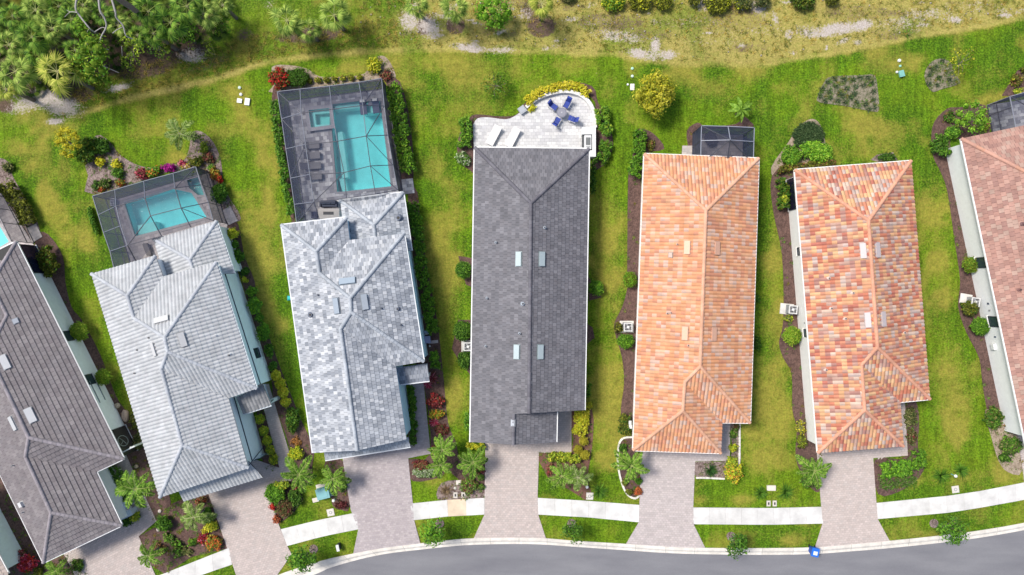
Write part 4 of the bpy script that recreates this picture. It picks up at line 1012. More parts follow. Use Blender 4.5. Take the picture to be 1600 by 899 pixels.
# -- red mixed house
pal_r = [(.46,.165,.10), (.50,.21,.13), (.57,.33,.17), (.59,.37,.20), (.56,.31,.17), (.40,.14,.10), (.45,.29,.23), (.53,.40,.32), (.35,.18,.15), (.54,.28,.16), (.46,.36,.32), (.50,.23,.14), (.42,.25,.20)]
h = House('house with a patchwork red, orange and cream barrel tile roof', (1345, 470), pal_r, [(.62,.32,.21), (.60,.30,.20)], 'barrel', .42, .315, (.80,.80,.78), (.82,.80,.77), 6)
h.roof({'tl':(1242,266,ZE),'tr':(1423,252,ZE),'br':(1452.5,623.5,ZE),'in':(1406,628,ZE),'gr':(1411,697,ZE),'bl':(1278,707.5,ZE),
   'a':(1357,345,('tl','bl','tr','br')),'b':(1371,543,('tl','bl','tr','br')),'c':(1346,570,('tl','bl')),'d':(1351,641,('tl','bl','in','gr'))},
  [(('tl','a','b','c','d','bl'),'tl','bl'),(('tl','tr','a'),'tl','tr'),(('tr','br','b','a'),'tr','br'),(('b','br','in','c'),'in','br'),(('c','in','gr','d'),'in','gr'),(('d','gr','bl'),'bl','gr')],
  [('tl','a'),('tr','a'),('a','b'),('b','br'),('b','c'),('c','d'),('d','gr'),('d','bl')], [('tl','bl'),('tl','tr'),('br','in')], ['tl','tr','br','in','gr','bl'], over=.42)
h.garage(1322,700)
for x, y in ((1348.6,392),(1369.7,391),(1356,500),(1378.6,498.6)): h.vent(x, y, .45, 1.35, .13, (.62,.54,.53))
for x, y in ((1294.6,435),(1298,482),(1290,578),(1320,498),(1332,458),(1412,520)): h.pipe(x, y, .1, .22, (.70,.58,.52))
h.window(1248,393,.75,1.3,2.3,z=1.8); h.window(1258,521,.75,1.3,2.3,z=1.8)
h.window(1236,303,2.9,.25,2.6,name='screen_wall',frame=(.03,.035,.05),glass=(.012,.013,.03))
h.wallbox(1253,490,2.0,.14,.14,.06,(.2,.2,.2),'wall_outlet'); h.wallbox(1254,505,1.6,.1,.1,.06,(.25,.25,.25),'wall_outlet')

# -- pinkish roof at the right edge
pal_p = [(.37,.205,.165), (.41,.235,.19), (.34,.195,.16), (.43,.26,.21), (.32,.18,.15), (.40,.27,.22)]
h = House('house with a dusty pink flat tile roof cut by the right edge', (1600, 450), pal_p, [(.56,.30,.21), (.52,.29,.22)], 'flat', .40, .40, (.77,.79,.79), (.86,.86,.86), 7)
h.roof({'tl':(1502,217,ZE),'tr':(1678,180,ZE),'br':(1775,640,ZE),'bl':(1603,694,ZE),'a':(1626,281,('tl','bl','tr','br')),'b':(1690,590,('tl','bl','tr','br'))},
  [(('tl','a','b','bl'),'tl','bl'),(('tl','tr','a'),'tl','tr'),(('tr','br','b','a'),'tr','br'),(('b','br','bl'),'bl','br')], [('tl','a'),('tr','a'),('a','b'),('b','bl'),('b','br')], [('tl','bl')], ['tl','tr','br','bl'], over=.42)
h.window(1532,411,1.0,1.1,2.3,z=1.8); h.window(1553,503,1.0,1.1,2.3,z=1.8)
h.wallbox(1557,541,1.1,.55,.42,.22,(.74,.75,.75),'meter_box'); h.wallbox(1553,527,1.5,.14,.14,.08,(.08,.1,.14),'wall_outlet'); h.wallbox(1542,475,1.5,.16,.16,.08,(.06,.07,.10),'wall_outlet'); h.wallbox(1543,486,1.5,.12,.12,.08,(.2,.2,.22),'wall_outlet')
h.pipe(1592,453,.1,.25,(.25,.14,.13)); h.pipe(1598,350,.12,.25,(.2,.12,.12))
h.window(1589,650,1.7,.2,.5,name='wall_vent',frame=(.02,.03,.06),glass=(.02,.03,.06),z=.4)

# -- corner of a house bottom left
h = House('tan roofed house of which only one pale blue wall corner shows at the bottom left', (-60, 870), [(.40,.33,.29),(.44,.37,.33)], [(.4,.34,.3)], 'flat', .4, .4, (.74,.82,.86), (.75,.74,.72), 8)
h.roof({'tr':(-60,758,ZE),'br':(13,897,ZE),'bl':(-120,968,ZE),'tl':(-195,830,ZE),'a':(-125,855,('tr','br')),'b':(-65,905,('tr','br'))},
  [(('tr','a','b','br'),'tr','br'),(('tr','tl','a'),'tl','tr'),(('tl','bl','b','a'),'tl','bl'),(('b','bl','br'),'bl','br')], [('tr','a'),('br','b'),('a','b')], [('tr','br')], ['tr','br','bl','tl'], over=.42)
# ---------------------------------------------------------------- vegetation
LEAF = leafmat(); BARK = mat('bark', None, rough=.9, var=.2, scale=8, bump=.4)
G_DK = [(.045,.125,.016), (.07,.16,.02), (.09,.20,.022), (.03,.085,.014), (.14,.27,.035)]
G_MD = [(.09,.24,.02), (.13,.30,.025), (.05,.14,.018), (.20,.38,.04), (.10,.22,.03)]
G_BR = [(.17,.38,.025), (.24,.46,.03), (.09,.24,.02), (.34,.54,.06), (.12,.30,.03)]
G_OL = [(.12,.15,.018), (.19,.21,.022), (.07,.085,.016), (.28,.29,.04), (.09,.10,.03)]
G_LM = [(.22,.34,.03), (.32,.44,.04), (.15,.25,.025), (.42,.52,.06)]
Y_GR = [(.50,.54,.03), (.64,.63,.045), (.38,.44,.03), (.72,.68,.07), (.27,.36,.025)]
YEL = [(.58,.50,.03), (.72,.62,.045), (.42,.38,.03), (.78,.70,.09), (.30,.32,.03)]
YTREE = [(.56, .53, .03), (.68, .62, .05), (.42, .43, .03), (.24, .32, .03), (.76, .70, .10)]
RED = [(.50,.03,.025), (.38,.025,.03), (.62,.07,.04), (.20,.03,.03), (.10,.14,.03)]
PINK = [(.60,.05,.13), (.70,.16,.24), (.42,.03,.08), (.75,.32,.36), (.22,.04,.05)]
MAR = [(.22,.045,.05), (.32,.06,.06), (.14,.04,.04), (.42,.14,.12), (.10,.10,.04)]
MAG = [(.50,.02,.30), (.38,.02,.26), (.65,.06,.42), (.22,.02,.15)]
ORG = [(.10,.18,.03), (.55,.16,.04), (.66,.28,.05), (.12,.22,.03), (.40,.36,.05), (.58,.10,.04)]
VARI = [(.42,.48,.30), (.55,.60,.42), (.16,.28,.07), (.30,.38,.16), (.12,.22,.05)]
RUS = [(.26,.12,.06), (.20,.15,.06), (.32,.17,.08), (.12,.13,.04)]
WEED = [(.10,.14,.035), (.18,.20,.06), (.07,.10,.03), (.26,.24,.10)]

def np_mesh(name, co, quads, cols, material, smooth=False):
    """co (n,3); quads (m,4); cols (m,3)"""
    me = bpy.data.meshes.new(name); co = np.asarray(co, np.float32); quads = np.asarray(quads, np.int32)
    me.vertices.add(len(co)); me.vertices.foreach_set('co', co.ravel())
    me.loops.add(quads.size); me.loops.foreach_set('vertex_index', quads.ravel())
    me.polygons.add(len(quads)); me.polygons.foreach_set('loop_start', np.arange(len(quads), dtype=np.int32) * 4)
    me.update()
    a = me.color_attributes.new('tint', 'FLOAT_COLOR', 'CORNER'); c = np.ones((len(quads), 4), np.float32); c[:, :3] = cols
    a.data.foreach_set('color', np.repeat(c, 4, axis=0).ravel()); me.materials.append(material)
    return me
def unit(a): return a / np.maximum(1e-9, np.linalg.norm(a, axis=-1, keepdims=True))
def leaves(pos, nrm, size, asp, pal, fold=.25, var=.15):
    n = len(pos); t = unit(np.cross(nrm, NR.randn(n, 3))); b = np.cross(nrm, t)
    s = (size * NR.uniform(.6, 1.35, n))[:, None]
    a0 = pos - t * s; a1 = pos - b * s * asp + nrm * s * fold * .3; a2 = pos + t * s - nrm * s * fold; a3 = pos + b * s * asp + nrm * s * fold * .3
    co = np.stack([a0, a1, a2, a3], 1).reshape(-1, 3); q = np.arange(4 * n).reshape(n, 4)
    pal = np.array(pal); c = pal[NR.randint(0, len(pal), n)] * NR.uniform(1 - var, 1 + var, (n, 1))
    return co, q, c
def join(parts):
    co = []; q = []; c = []; k = 0
    for a, b, d in parts:
        co.append(a); q.append(np.asarray(b) + k); c.append(d); k += len(a)
    return np.concatenate(co), np.concatenate(q), np.concatenate(c)
def ball(cx, cy, cz, rx, ry, rz, col, nu=10, nv=6, rough=.10):
    co = []; q = []
    for j in range(nv + 1):
        ph = math.pi * j / nv
        for i in range(nu):
            th = 2 * math.pi * i / nu; k = 1 + NR.uniform(-rough, rough)
            co.append((cx + rx * k * math.sin(ph) * math.cos(th), cy + ry * k * math.sin(ph) * math.sin(th), cz + rz * k * math.cos(ph)))
    for j in range(nv):
        for i in range(nu):
            q.append((j * nu + i, (j + 1) * nu + i, (j + 1) * nu + (i + 1) % nu, j * nu + (i + 1) % nu))
    return np.array(co), np.array(q), np.tile(np.array(col) , (len(q), 1))
def clumps(lumps, leaf, dens, pal, core=True, asp=.5, mixed=True):
    """foliage made of many leaf clumps; lumps (x,y,z,r)"""
    parts = []; pal = np.array(pal); pos = []; nr = []
    cols = []
    for x, y, z, r in lumps:
        n = max(12, int(dens * r * r / (leaf * leaf) * 2.0))
        d = unit(NR.randn(n, 3)); d[:, 2] = np.abs(d[:, 2]) * 1.1 - .25; d = unit(d)
        p = np.array([x, y, z]) + d * (r * NR.uniform(.62, 1.05, n))[:, None]
        nn = unit(d + NR.randn(n, 3) * .45 + np.array([0, 0, .35]))
        sub = pal[NR.choice(len(pal), 3)] if mixed else pal
        a, q, c = leaves(p, nn, leaf, asp, sub if mixed else pal)
        pick = NR.rand(len(c)) < .4
        c[pick] = pal[NR.randint(0, len(pal), pick.sum())]
        parts.append((a, q, c))
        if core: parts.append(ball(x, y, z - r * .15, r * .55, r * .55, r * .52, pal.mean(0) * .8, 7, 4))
    return join(parts)
def shrub_lumps(c, rx, ry, h, ang=0, lump=.3, jitter=.12, flat=False):
    """lumps over an ellipsoid (ball) or a rounded box (flat)"""
    out = []; ca, sa = math.cos(ang), math.sin(ang)
    area = math.pi * rx * ry; n = max(4, int(area / (lump * lump) * (1.5 if not flat else 1.15)))
    for i in range(n):
        if flat:
            u, v = NR.uniform(-1, 1, 2); x = u * (rx - lump * .6); y = v * (ry - lump * .6); z = h - lump
        else:
            rr = math.sqrt((i + .5) / n); th = i * 2.399963; k = .93
            x = rr * math.cos(th) * max(.05, rx - lump * .75) ; y = rr * math.sin(th) * max(.05, ry - lump * .75)
            z = h * .42 + math.sqrt(max(0, 1 - rr * rr * k)) * (h * .58 - lump * .7)
        x += NR.uniform(-1, 1) * jitter * lump * 2; y += NR.uniform(-1, 1) * jitter * lump * 2; z += NR.uniform(-1, 1) * jitter * h * .5
        out.append((c[0] + x * ca - y * sa, c[1] + x * sa + y * ca, c[2] + max(lump * .5, z), lump * NR.uniform(.8, 1.2)))
    return out
def place(name, data, base, label, cat, group=None, parent=None):
    co, q, c = data; co = co - np.array(base)[None, :]
    o = bpy.data.objects.new(name, np_mesh(name, co, q, c, LEAF)); 
    if parent is None: o.location = base; link(o, None, label=label, category=cat, group=group)
    else: link(o, parent)
    return o
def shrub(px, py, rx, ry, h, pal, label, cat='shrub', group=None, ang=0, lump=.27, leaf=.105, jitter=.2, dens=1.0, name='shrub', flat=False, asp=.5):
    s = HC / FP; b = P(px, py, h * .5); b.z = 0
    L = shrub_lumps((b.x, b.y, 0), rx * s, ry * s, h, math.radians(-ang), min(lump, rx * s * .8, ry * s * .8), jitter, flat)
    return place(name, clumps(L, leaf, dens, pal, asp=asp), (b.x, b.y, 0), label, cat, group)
def hedge(pts, w, h, pal, label, group=None, lump=.26, leaf=.105, name='hedge', dens=.9, jitter=.3, cat='hedge'):
    s = HC / FP; Q = [P(p[0], p[1], h * .6) for p in arc_pts([Vector(p) for p in pts], 8)]; L = []; W_ = w * s
    for a, b in zip(Q, Q[1:]):
        d = (b - a).to_2d(); n = max(1, int(d.length * W_ / (lump * lump) * 1.1)); nrm = Vector((-d.y, d.x)).normalized()
        for i in range(n):
            t = NR.rand(); o = NR.uniform(-1, 1) * max(0, W_ / 2 - lump * .55)
            p = a.to_2d() + d * t + nrm * o
            L.append((p.x, p.y, h - lump * .9 - abs(o) * .25 + NR.uniform(-1, 1) * jitter * lump, lump * NR.uniform(.8, 1.2)))
            if abs(o) > W_ * .25: L.append((p.x, p.y, h * .45, lump))
    m = Q[len(Q) // 2]
    return place(name, clumps(L, leaf, dens, pal), (m.x, m.y, 0), label, cat, group)
def blades(n, L, w, pal, spread=(.3, 1.2), seg=3, droop=.6, centre=(0, 0, 0), r0=.03):
    """a tuft of arching blades"""
    az_ = NR.uniform(0, 2 * math.pi, n); el_ = NR.uniform(spread[0], spread[1], n); l = L * NR.uniform(.65, 1.1, n)
    dirh = np.stack([np.cos(az_), np.sin(az_), np.zeros(n)], 1); side = np.stack([-np.sin(az_), np.cos(az_), np.zeros(n)], 1)
    co = []; q = []; pal = np.array(pal); col = pal[NR.randint(0, len(pal), n)] * NR.uniform(.8, 1.2, (n, 1)); cols = []
    pts = []
    for k in range(seg + 1):
        t = k / seg
        p = dirh * (r0 + l * t * np.cos(el_))[:, None] + np.array([0, 0, 1]) * (l * (t * np.sin(el_) - droop * t * t * .55))[:, None]
        wd = w * (1 - .85 * t ** 1.5) * (1 if k else .6)
        pts.append(p - side * wd / 2); pts.append(p + side * wd / 2)
    co = np.stack(pts, 1).reshape(-1, 3) + np.array(centre); m = 2 * (seg + 1)
    for i in range(n):
        for k in range(seg):
            o = i * m + 2 * k; q.append((o, o + 1, o + 3, o + 2)); cols.append(col[i])
    return co, np.array(q), np.array(cols)
def tuft(px, py, r, h, pal, label, cat='plant', group=None, n=90, w=.05, name='grass_clump', droop=.7):
    s = HC / FP; b = P(px, py, h * .4); b.z = 0.02
    return place(name, blades(n, r * s * 1.25, w, pal, (.15, 1.35), 3, droop), tuple(b), label, cat, group) if False else \
        _tuft(b, blades(n, r * s * 1.25, w, pal, (.15, 1.35), 3, droop), name, label, cat, group)
def _tuft(b, data, name, label, cat, group):
    o = bpy.data.objects.new(name, np_mesh(name, *data, LEAF)); o.location = b; return link(o, None, label=label, category=cat, group=group)

# fronds: one mesh per kind and colour, shared
FR = {}
def frond_mesh(key, pal, plume=.25, width=.42, pairs=26):
    if key in FR: return FR[key]
    L = 1.0; co = []; q = []; c = []; pal = np.array(pal)
    def curve(t): return np.array([t * (1 - .12 * t), 0, .30 * t - .62 * t * t])
    def quad(a, b, c_, d, col):
        n = len(co); co.extend([a, b, c_, d]); q.append((n, n + 1, n + 2, n + 3)); c.append(col)
    for k in range(8):
        a, b = curve(k / 8), curve((k + 1) / 8); w = .022 * (1 - k / 9)
        quad(a + [0, -w, 0], b + [0, -w, 0], b + [0, 0, w], a + [0, 0, w * 1.3], pal[-1]); quad(a + [0, 0, w * 1.3], b + [0, 0, w], b + [0, w, 0], a + [0, w, 0], pal[-1])
    for i in range(pairs):
        t = .10 + .9 * i / pairs; p = curve(t); ln = width * (math.sin(math.pi * min(1, .18 + t * .80)) ** .7) * .62
        for sgn in (-1, 1):
            for rep in range(2 if plume > .2 else 1):
                roll = NR.uniform(-plume, plume) - .15 + (rep * .55 * sgn * 0 + rep * .5)
                d = np.array([.62, sgn * math.cos(roll), math.sin(roll)]); d /= np.linalg.norm(d); d = d * ln * NR.uniform(.85, 1.1)
                e = p + d + np.array([0, 0, -.10 * ln * 2]); m = p + d * .5; wv = np.array([1, -sgn * .5, 0]) * .015
                quad(p, m - wv, e, m + wv, pal[NR.randint(len(pal) - 1)] * NR.uniform(.8, 1.2))
    FR[key] = np_mesh('frond', np.array(co), np.array(q), np.array(c), LEAF); return FR[key]
def fan_mesh(key, pal, segs=17):
    if key in FR: return FR[key]
    co = []; q = []; c = []; pal = np.array(pal)
    def quad(a, b, c_, d, col):
        n = len(co); co.extend([a, b, c_, d]); q.append((n, n + 1, n + 2, n + 3)); c.append(col)
    P0 = np.array([0, 0, 0.]); hub = np.array([.52, 0, .06])
    quad(P0 + [0, -.012, 0], hub + [0, -.010, 0], hub + [0, .010, .005], P0 + [0, .012, .01], pal[-1])
    for i in range(segs):
        a = -2.1 + 4.2 * (i + .5) / segs; ln = .50 * (1 - .22 * abs(a) / 2.1) * NR.uniform(.9, 1.08)
        d = np.array([math.cos(a), math.sin(a), 0]); s_ = np.array([-math.sin(a), math.cos(a), 0])
        z0 = .05 * math.cos(a * 7); m = hub + d * ln * .42 + np.array([0, 0, -.02 + z0 * .3]); e = hub + d * ln + np.array([0, 0, -.16 - .05 * NR.rand()])
        col = pal[NR.randint(len(pal) - 1)] * NR.uniform(.85, 1.15)
        quad(hub, m - s_ * .030, e, m + s_ * .030 + np.array([0, 0, -.012]), col)
    FR[key] = np_mesh('frond', np.array(co), np.array(q), np.array(c), LEAF); return FR[key]
def broad_mesh(key, pal):
    if key in FR: return FR[key]
    co = []; q = []; c = []; pal = np.array(pal)
    def cv(t): return np.array([t, 0, .35 * t - .6 * t * t])
    wid = [.02, .02, .11, .14, .15, .13, .09, .03]
    for k in range(7):
        a, b = cv(k / 7), cv((k + 1) / 7)
        for s in (-1, 1):
            n = len(co); co += [a, b, b + [0, s * wid[k + 1], .03], a + [0, s * wid[k], .03]]; q.append((n, n + 1, n + 2, n + 3)); c.append(pal[(k + (s > 0)) % len(pal)])
    FR[key] = np_mesh('leaf', np.array(co), np.array(q), np.array(c), LEAF); return FR[key]
PALM_A = [(.15,.30,.035), (.22,.40,.05), (.08,.17,.02), (.30,.46,.07), (.42,.50,.16)]
PALM_B = [(.05,.12,.03), (.08,.17,.04), (.035,.09,.02), (.13,.23,.07), (.26,.32,.14)]
PALM_P = [(.20,.32,.06), (.28,.40,.09), (.12,.21,.035), (.38,.48,.16), (.50,.54,.28)]
FAN_A = [(.22,.34,.055), (.32,.44,.08), (.13,.22,.035), (.44,.54,.12), (.50,.54,.18)]
FAN_B = [(.09,.20,.025), (.16,.30,.035), (.045,.105,.018), (.24,.38,.05), (.33,.40,.10)]
FAN_C = [(.32,.40,.05), (.44,.48,.08), (.20,.28,.04), (.56,.55,.12), (.56,.54,.22)]
def palm(px, py, r, h, label, kind='pinnate', pal='A', n=13, group=None, name='palm', cat='palm', tr=.11, seed=None, sc_j=.22):
    rr = random.Random(seed if seed is not None else int(px * 7 + py)); s = (HC - h) / FP; c = P(px, py, h)
    root = thing(name, (c.x, c.y, 0), label, cat, group)
    if kind == 'pinnate': me = frond_mesh('p' + pal + str(len(SC.objects) % 3), {'A': PALM_A, 'B': PALM_B, 'P': PALM_P}[pal], .8 if pal == 'P' else .5, .40 if pal != 'P' else .46, 30)
    elif kind == 'fan': me = fan_mesh('f' + pal + str(len(SC.objects) % 3), {'A': FAN_A, 'B': FAN_B, 'C': FAN_C}[pal])
    else: me = broad_mesh('b' + pal, [(.18,.32,.04), (.26,.42,.06), (.14,.26,.03)])
    t = MB(); t.tube([(c.x, c.y, 0), (c.x + .03, c.y, h * .5), (c.x, c.y, h + .05)], [tr * 1.25, tr, tr * .8], 8, (.20, .17, .14)); t.build('trunk', BARK, root)
    if kind == 'pinnate': n = max(8, int(n * .85))
    for i in range(n):
        a = i * 2.399963 + rr.uniform(-.25, .25); lay = i / n
        pit = (-.15 + .75 * lay) if kind != 'fan' else (-.45 + 1.25 * lay)
        pit += rr.uniform(-.12, .12); k = r * s * (1 - .25 * lay) * rr.uniform(1 - sc_j, 1 + sc_j) * (1.05 if kind == 'fan' else 1.12)
        o = bpy.data.objects.new('leaf' if kind == 'broad' else 'frond', me); link(o, root)
        o.location = (0, 0, h + .05 * lay); o.scale = (k, k, k)
        o.rotation_euler = (Matrix.Rotation(a, 3, 'Z') @ Matrix.Rotation(-pit, 3, 'Y') @ Matrix.Rotation(rr.uniform(-.3, .3), 3, 'X')).to_euler()
    return root
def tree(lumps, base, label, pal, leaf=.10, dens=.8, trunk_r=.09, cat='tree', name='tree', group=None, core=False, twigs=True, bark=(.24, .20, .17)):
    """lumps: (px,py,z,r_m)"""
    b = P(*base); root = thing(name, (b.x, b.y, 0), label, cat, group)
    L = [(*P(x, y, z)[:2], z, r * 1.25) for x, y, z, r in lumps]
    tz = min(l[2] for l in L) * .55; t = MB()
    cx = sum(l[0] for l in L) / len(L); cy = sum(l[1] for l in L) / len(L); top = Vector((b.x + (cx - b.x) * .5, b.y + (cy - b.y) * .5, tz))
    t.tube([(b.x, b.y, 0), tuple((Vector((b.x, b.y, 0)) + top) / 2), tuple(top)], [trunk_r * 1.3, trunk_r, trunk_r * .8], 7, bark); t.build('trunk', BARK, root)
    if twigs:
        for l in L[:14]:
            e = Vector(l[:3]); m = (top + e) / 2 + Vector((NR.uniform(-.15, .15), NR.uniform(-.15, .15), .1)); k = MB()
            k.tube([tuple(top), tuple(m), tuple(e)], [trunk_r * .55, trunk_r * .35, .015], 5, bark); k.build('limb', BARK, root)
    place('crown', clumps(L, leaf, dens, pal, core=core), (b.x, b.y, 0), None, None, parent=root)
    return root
def ball_lumps(px, py, r, z0, h, n, lr=.33):
    out = []; s = (HC - z0 - h / 2) / FP
    for i in range(n):
        d = unit(NR.randn(3)); k = NR.uniform(.45, 1.0)
        out.append((px + d[0] * k * r * .98, py + d[1] * k * r * .98, z0 + h * .5 + d[2] * k * h * .45, lr * NR.uniform(.8, 1.35)))
    return out

# --- forest edge, top left
fg = 'cabbage palms of the thicket at the top left'
FOREST = [
 (20,25,27,5.2,'B','dark fan palm in the very top left corner'), (56,16,27,5.5,'A','yellow green fan palm at the top edge, second from the left corner'), (92,10,24,5,'B','deep green fan palm at the top edge above the feathery one'),
 (15,70,28,4.5,'A','fan palm at the left edge below the corner palm'), (50,58,30,5,'B','dense dark fan palm in the middle of the left thicket'), (82,45,27,5.2,'A','light fan palm between the dark thicket palm and the leafy tree'),
 (112,30,26,5,'B','shaded fan palm left of the bare grey limbs'), (24,112,31,4.6,'A','large sprawling fan palm above the white sand at the left edge'), (90,112,36,5,'C','big open fan palm with bright star of stalks, above the white sand'),
 (10,140,20,3.5,'C','low yellowish fan palm at the left edge beside the sand'), (60,85,24,4.2,'B','small dark fan palm between the two big sand side palms'), (118,78,22,4.4,'B','shaded fan palm touching the left side of the leafy tree'),
 (232,18,29,5,'B','dark fan palm right of the thick leaning trunk'), (266,36,29,4.6,'B','blue green fan palm in the middle of the right thicket'), (292,10,28,4.8,'B','dark fan palm at the top edge right of the trunk'),
 (318,22,24,4.2,'A','green fan palm at the right end of the thicket'), (240,52,24,4,'B','low shaded fan palm under the bright shrubs of the thicket'), (348,8,18,3,'A','small fan palm at the top edge where the thicket ends'),
 (160,22,22,4.4,'B','dark fan palm under the bare grey limbs'), (215,55,20,3.6,'B','small dark fan palm behind the leafy sprigs'), (130,8,20,5,'A','fan palm at the top edge left of the bare limbs'), (185,40,20,4,'A','fan palm under the crossing dead branches'),
 (40,35,22,4.2,'A','fan palm tucked between the corner palms')]
for x, y, r, h_, p_, lb in FOREST: palm(x, y, r, h_, lb, 'fan', p_, 15, fg, name='cabbage_palm', tr=.15)
palm(448,32,30,3.4,'left fan palm of the trio standing alone in the grass','fan','A',15,'fan palm trio',name='cabbage_palm',tr=.16)
palm(482,46,23,2.8,'small middle fan palm of the trio standing alone in the grass','fan','A',12,'fan palm trio',name='cabbage_palm',tr=.14)
palm(522,24,31,3.4,'right fan palm of the trio, with dark mulch at its foot','fan','A',15,'fan palm trio',name='cabbage_palm',tr=.16)
palm(652,6,23,3.2,'fan palm cut by the top edge left of the sandy hollow','fan','A',16,'fan palms along the top edge',name='cabbage_palm')
palm(709,12,26,3.4,'fan palm over a dark mulch ring left of the round green shrub','fan','A',18,'fan palms along the top edge',name='cabbage_palm')
palm(846,6,27,3.6,'fan palm with a bare trunk foot in dark mulch right of the round green shrub','fan','C',18,'fan palms along the top edge',name='cabbage_palm')
tree([(770 + dx, 20 + dy, z, .55) for dx, dy, z in ((-18,-8,2),(-8,-16,2.4),(6,-18,2.3),(18,-10,2.1),(0,-4,2.9),(-12,6,2.2),(8,6,2.5),(18,8,1.8),(-4,16,1.7),(10,18,1.5),(-20,4,1.6),(24,0,1.6))], (768,22), 'round bright green leafy shrub between fan palms at the top edge', G_BR, .11, .8, core=True, cat='shrub', name='large_shrub')
tree([(125,42,6.2,.6),(132,55,6.4,.6),(142,64,6.6,.65),(152,76,6.8,.7),(158,88,6.3,.6),(130,80,6,.55),(148,98,5.6,.6),(160,110,5,.55),(146,124,4.2,.55),(122,94,5,.5),(138,108,5,.6),(165,125,3.6,.5),(130,118,4,.5),(155,62,6,.45),(120,108,4.2,.45)], (142,98), 'leafy lime green tree crown reaching out of the thicket at top left', G_LM + G_BR, .13, 1.0, .12, core=True)
tree([(196,66,5,.42),(204,60,5.2,.4),(214,68,5.2,.42),(218,78,5,.4),(208,88,4.6,.38),(196,94,4.2,.36),(212,98,4.2,.36),(204,106,3.8,.3)], (206,74), 'small tree with bright sprigs below the bare grey limbs', G_LM, .11, 1.0, .06)
tree([(232,52,3.4,.42),(242,60,3.4,.45),(252,72,3,.4),(238,78,2.8,.4),(262,84,2.6,.4),(226,66,3,.4),(250,86,2.4,.35)], (244,68), 'bright green sprawling shrub at the lower edge of the thicket', G_LM + G_MD, .11, 1.0, .05, cat='shrub', name='large_shrub')
tree([(290,48,3.2,.45),(298,56,3,.4),(286,60,2.8,.4),(304,46,3,.38),(296,40,3.2,.35)], (292,52), 'bright feathery shrub right of the dark palms at the top', G_BR, .11, 1.0, .05, cat='shrub', name='large_shrub')
tree([(346,26,2.6,.38),(354,34,2.4,.38),(344,40,2.4,.38),(356,46,2.2,.3),(340,50,2,.3)], (348,36), 'light green upright shrub at the right tip of the thicket', G_BR, .10, .6, .05, cat='shrub', name='large_shrub')
tree([(322,68,2,.36),(330,76,1.8,.36),(336,86,1.6,.3),(324,82,1.8,.3),(314,92,1.2,.3),(300,72,1.6,.3)], (326,77), 'pale green straggly shrub beside the white sand spot', G_LM + WEED, .09, .6, .04, cat='shrub', name='large_shrub')
dt = thing('dead_tree', P(186, 30), 'bare grey dead tree with crooked limbs in the top left thicket', 'dead tree')
for k, (pts, z0, z1, r0) in enumerate([([(122,-12),(118,12),(124,24),(138,42),(144,48),(150,52)], 8, 6.4, .09), ([(121,20),(110,19),(101,27)], 7.6, 7, .04), ([(154,-10),(156,16),(163,28),(166,42),(158,58),(156,72),(170,78)], 8.4, 6, .09),
     ([(172,-10),(180,18),(182,28),(192,40),(197,56),(208,61)], 8.6, 6.4, .09), ([(148,50),(160,43),(166,46)], 6.6, 6.8, .04), ([(176,52),(184,46),(193,42)], 6.8, 7, .04), ([(110,19),(104,16)], 7.3, 7, .025), ([(140,44),(136,52),(142,58)], 6.6, 6.2, .03), ([(190,72),(191,88)], 5, 4.6, .03), ([(160,103),(186,114)], 2.5, 2, .05)]):
    m = MB(); n = len(pts); q = [tuple(p) for p in arc_pts([P(x, y, z0 + (z1 - z0) * i / (n - 1)) for i, (x, y) in enumerate(pts)], 4)]
    m.tube(q, [r0 * (1 - .65 * i / len(q)) for i in range(len(q))], 6, (.42, .39, .37)); m.build('limb', BARK, dt)
m = MB(); m.tube([P(170,-14,9), P(190,2,7.5), P(206,12,6.4), P(219,24,4.8)], [.26,.25,.24,.22], 9, (.22,.17,.15))
pt = thing('leaning_tree', P(214, 24), 'thick brown leaning trunk crossing the top edge above the thicket', 'tree'); m.build('trunk', BARK, pt)

# undergrowth of the thicket and weeds of the rough strip: nobody could count these
def scatter(name, tmpl, spots, label, cat):
    co0, q0, c0 = tmpl; cs = []; qs = []; cc = []; k = 0
    for x, y, z, s, a, tint in spots:
        ca, sa = math.cos(a), math.sin(a); M = np.array([[ca, -sa, 0], [sa, ca, 0], [0, 0, 1]]) * s
        cs.append(co0 @ M.T + np.array([x, y, z])); qs.append(q0 + k); cc.append(c0 * np.array(tint)); k += len(co0)
    o = bpy.data.objects.new(name, np_mesh(name, np.concatenate(cs), np.concatenate(qs), np.concatenate(cc), LEAF))
    return link(o, None, label=label, category=cat, kind='stuff')
rs = random.Random(5); sp = []
while len(sp) < 260:
    x, y = rs.uniform(-60, 350), rs.uniform(-40, 145)
    if y < 140 - max(0, x - 90) * .33 + rs.uniform(-10, 6) and not (180 < x < 240 and y > 85):
        p = P(x, y, 1.2); sp.append((p.x, p.y, rs.uniform(.4, 2.4), rs.uniform(.5, 1.1), rs.uniform(0, 6.28), rs.choice([(.35,.4,.3), (.5,.5,.45), (.7,.6,.4), (.4,.4,.3), (.6,.6,.4)])))
parts = []
for i in range(9):
    a = fan_mesh('fA', FAN_A); n = len(a.vertices); co = np.empty(n * 3, np.float32); a.vertices.foreach_get('co', co); co = co.reshape(-1, 3)
    q = np.arange(n).reshape(-1, 4); th = i * 2.4; pit = NR.uniform(-.1, .9)
    Mr = np.array((Matrix.Rotation(th, 3, 'Z') @ Matrix.Rotation(-pit, 3, 'Y'))); pal = np.array(FAN_B)
    parts.append((co @ Mr.T, q, np.repeat(pal[NR.randint(0, 4, 1)], len(q), 0)))
scatter('saw_palmetto', join(parts), sp, 'low tangle of palmetto undergrowth filling the thicket at the top left', 'undergrowth')
sp = []
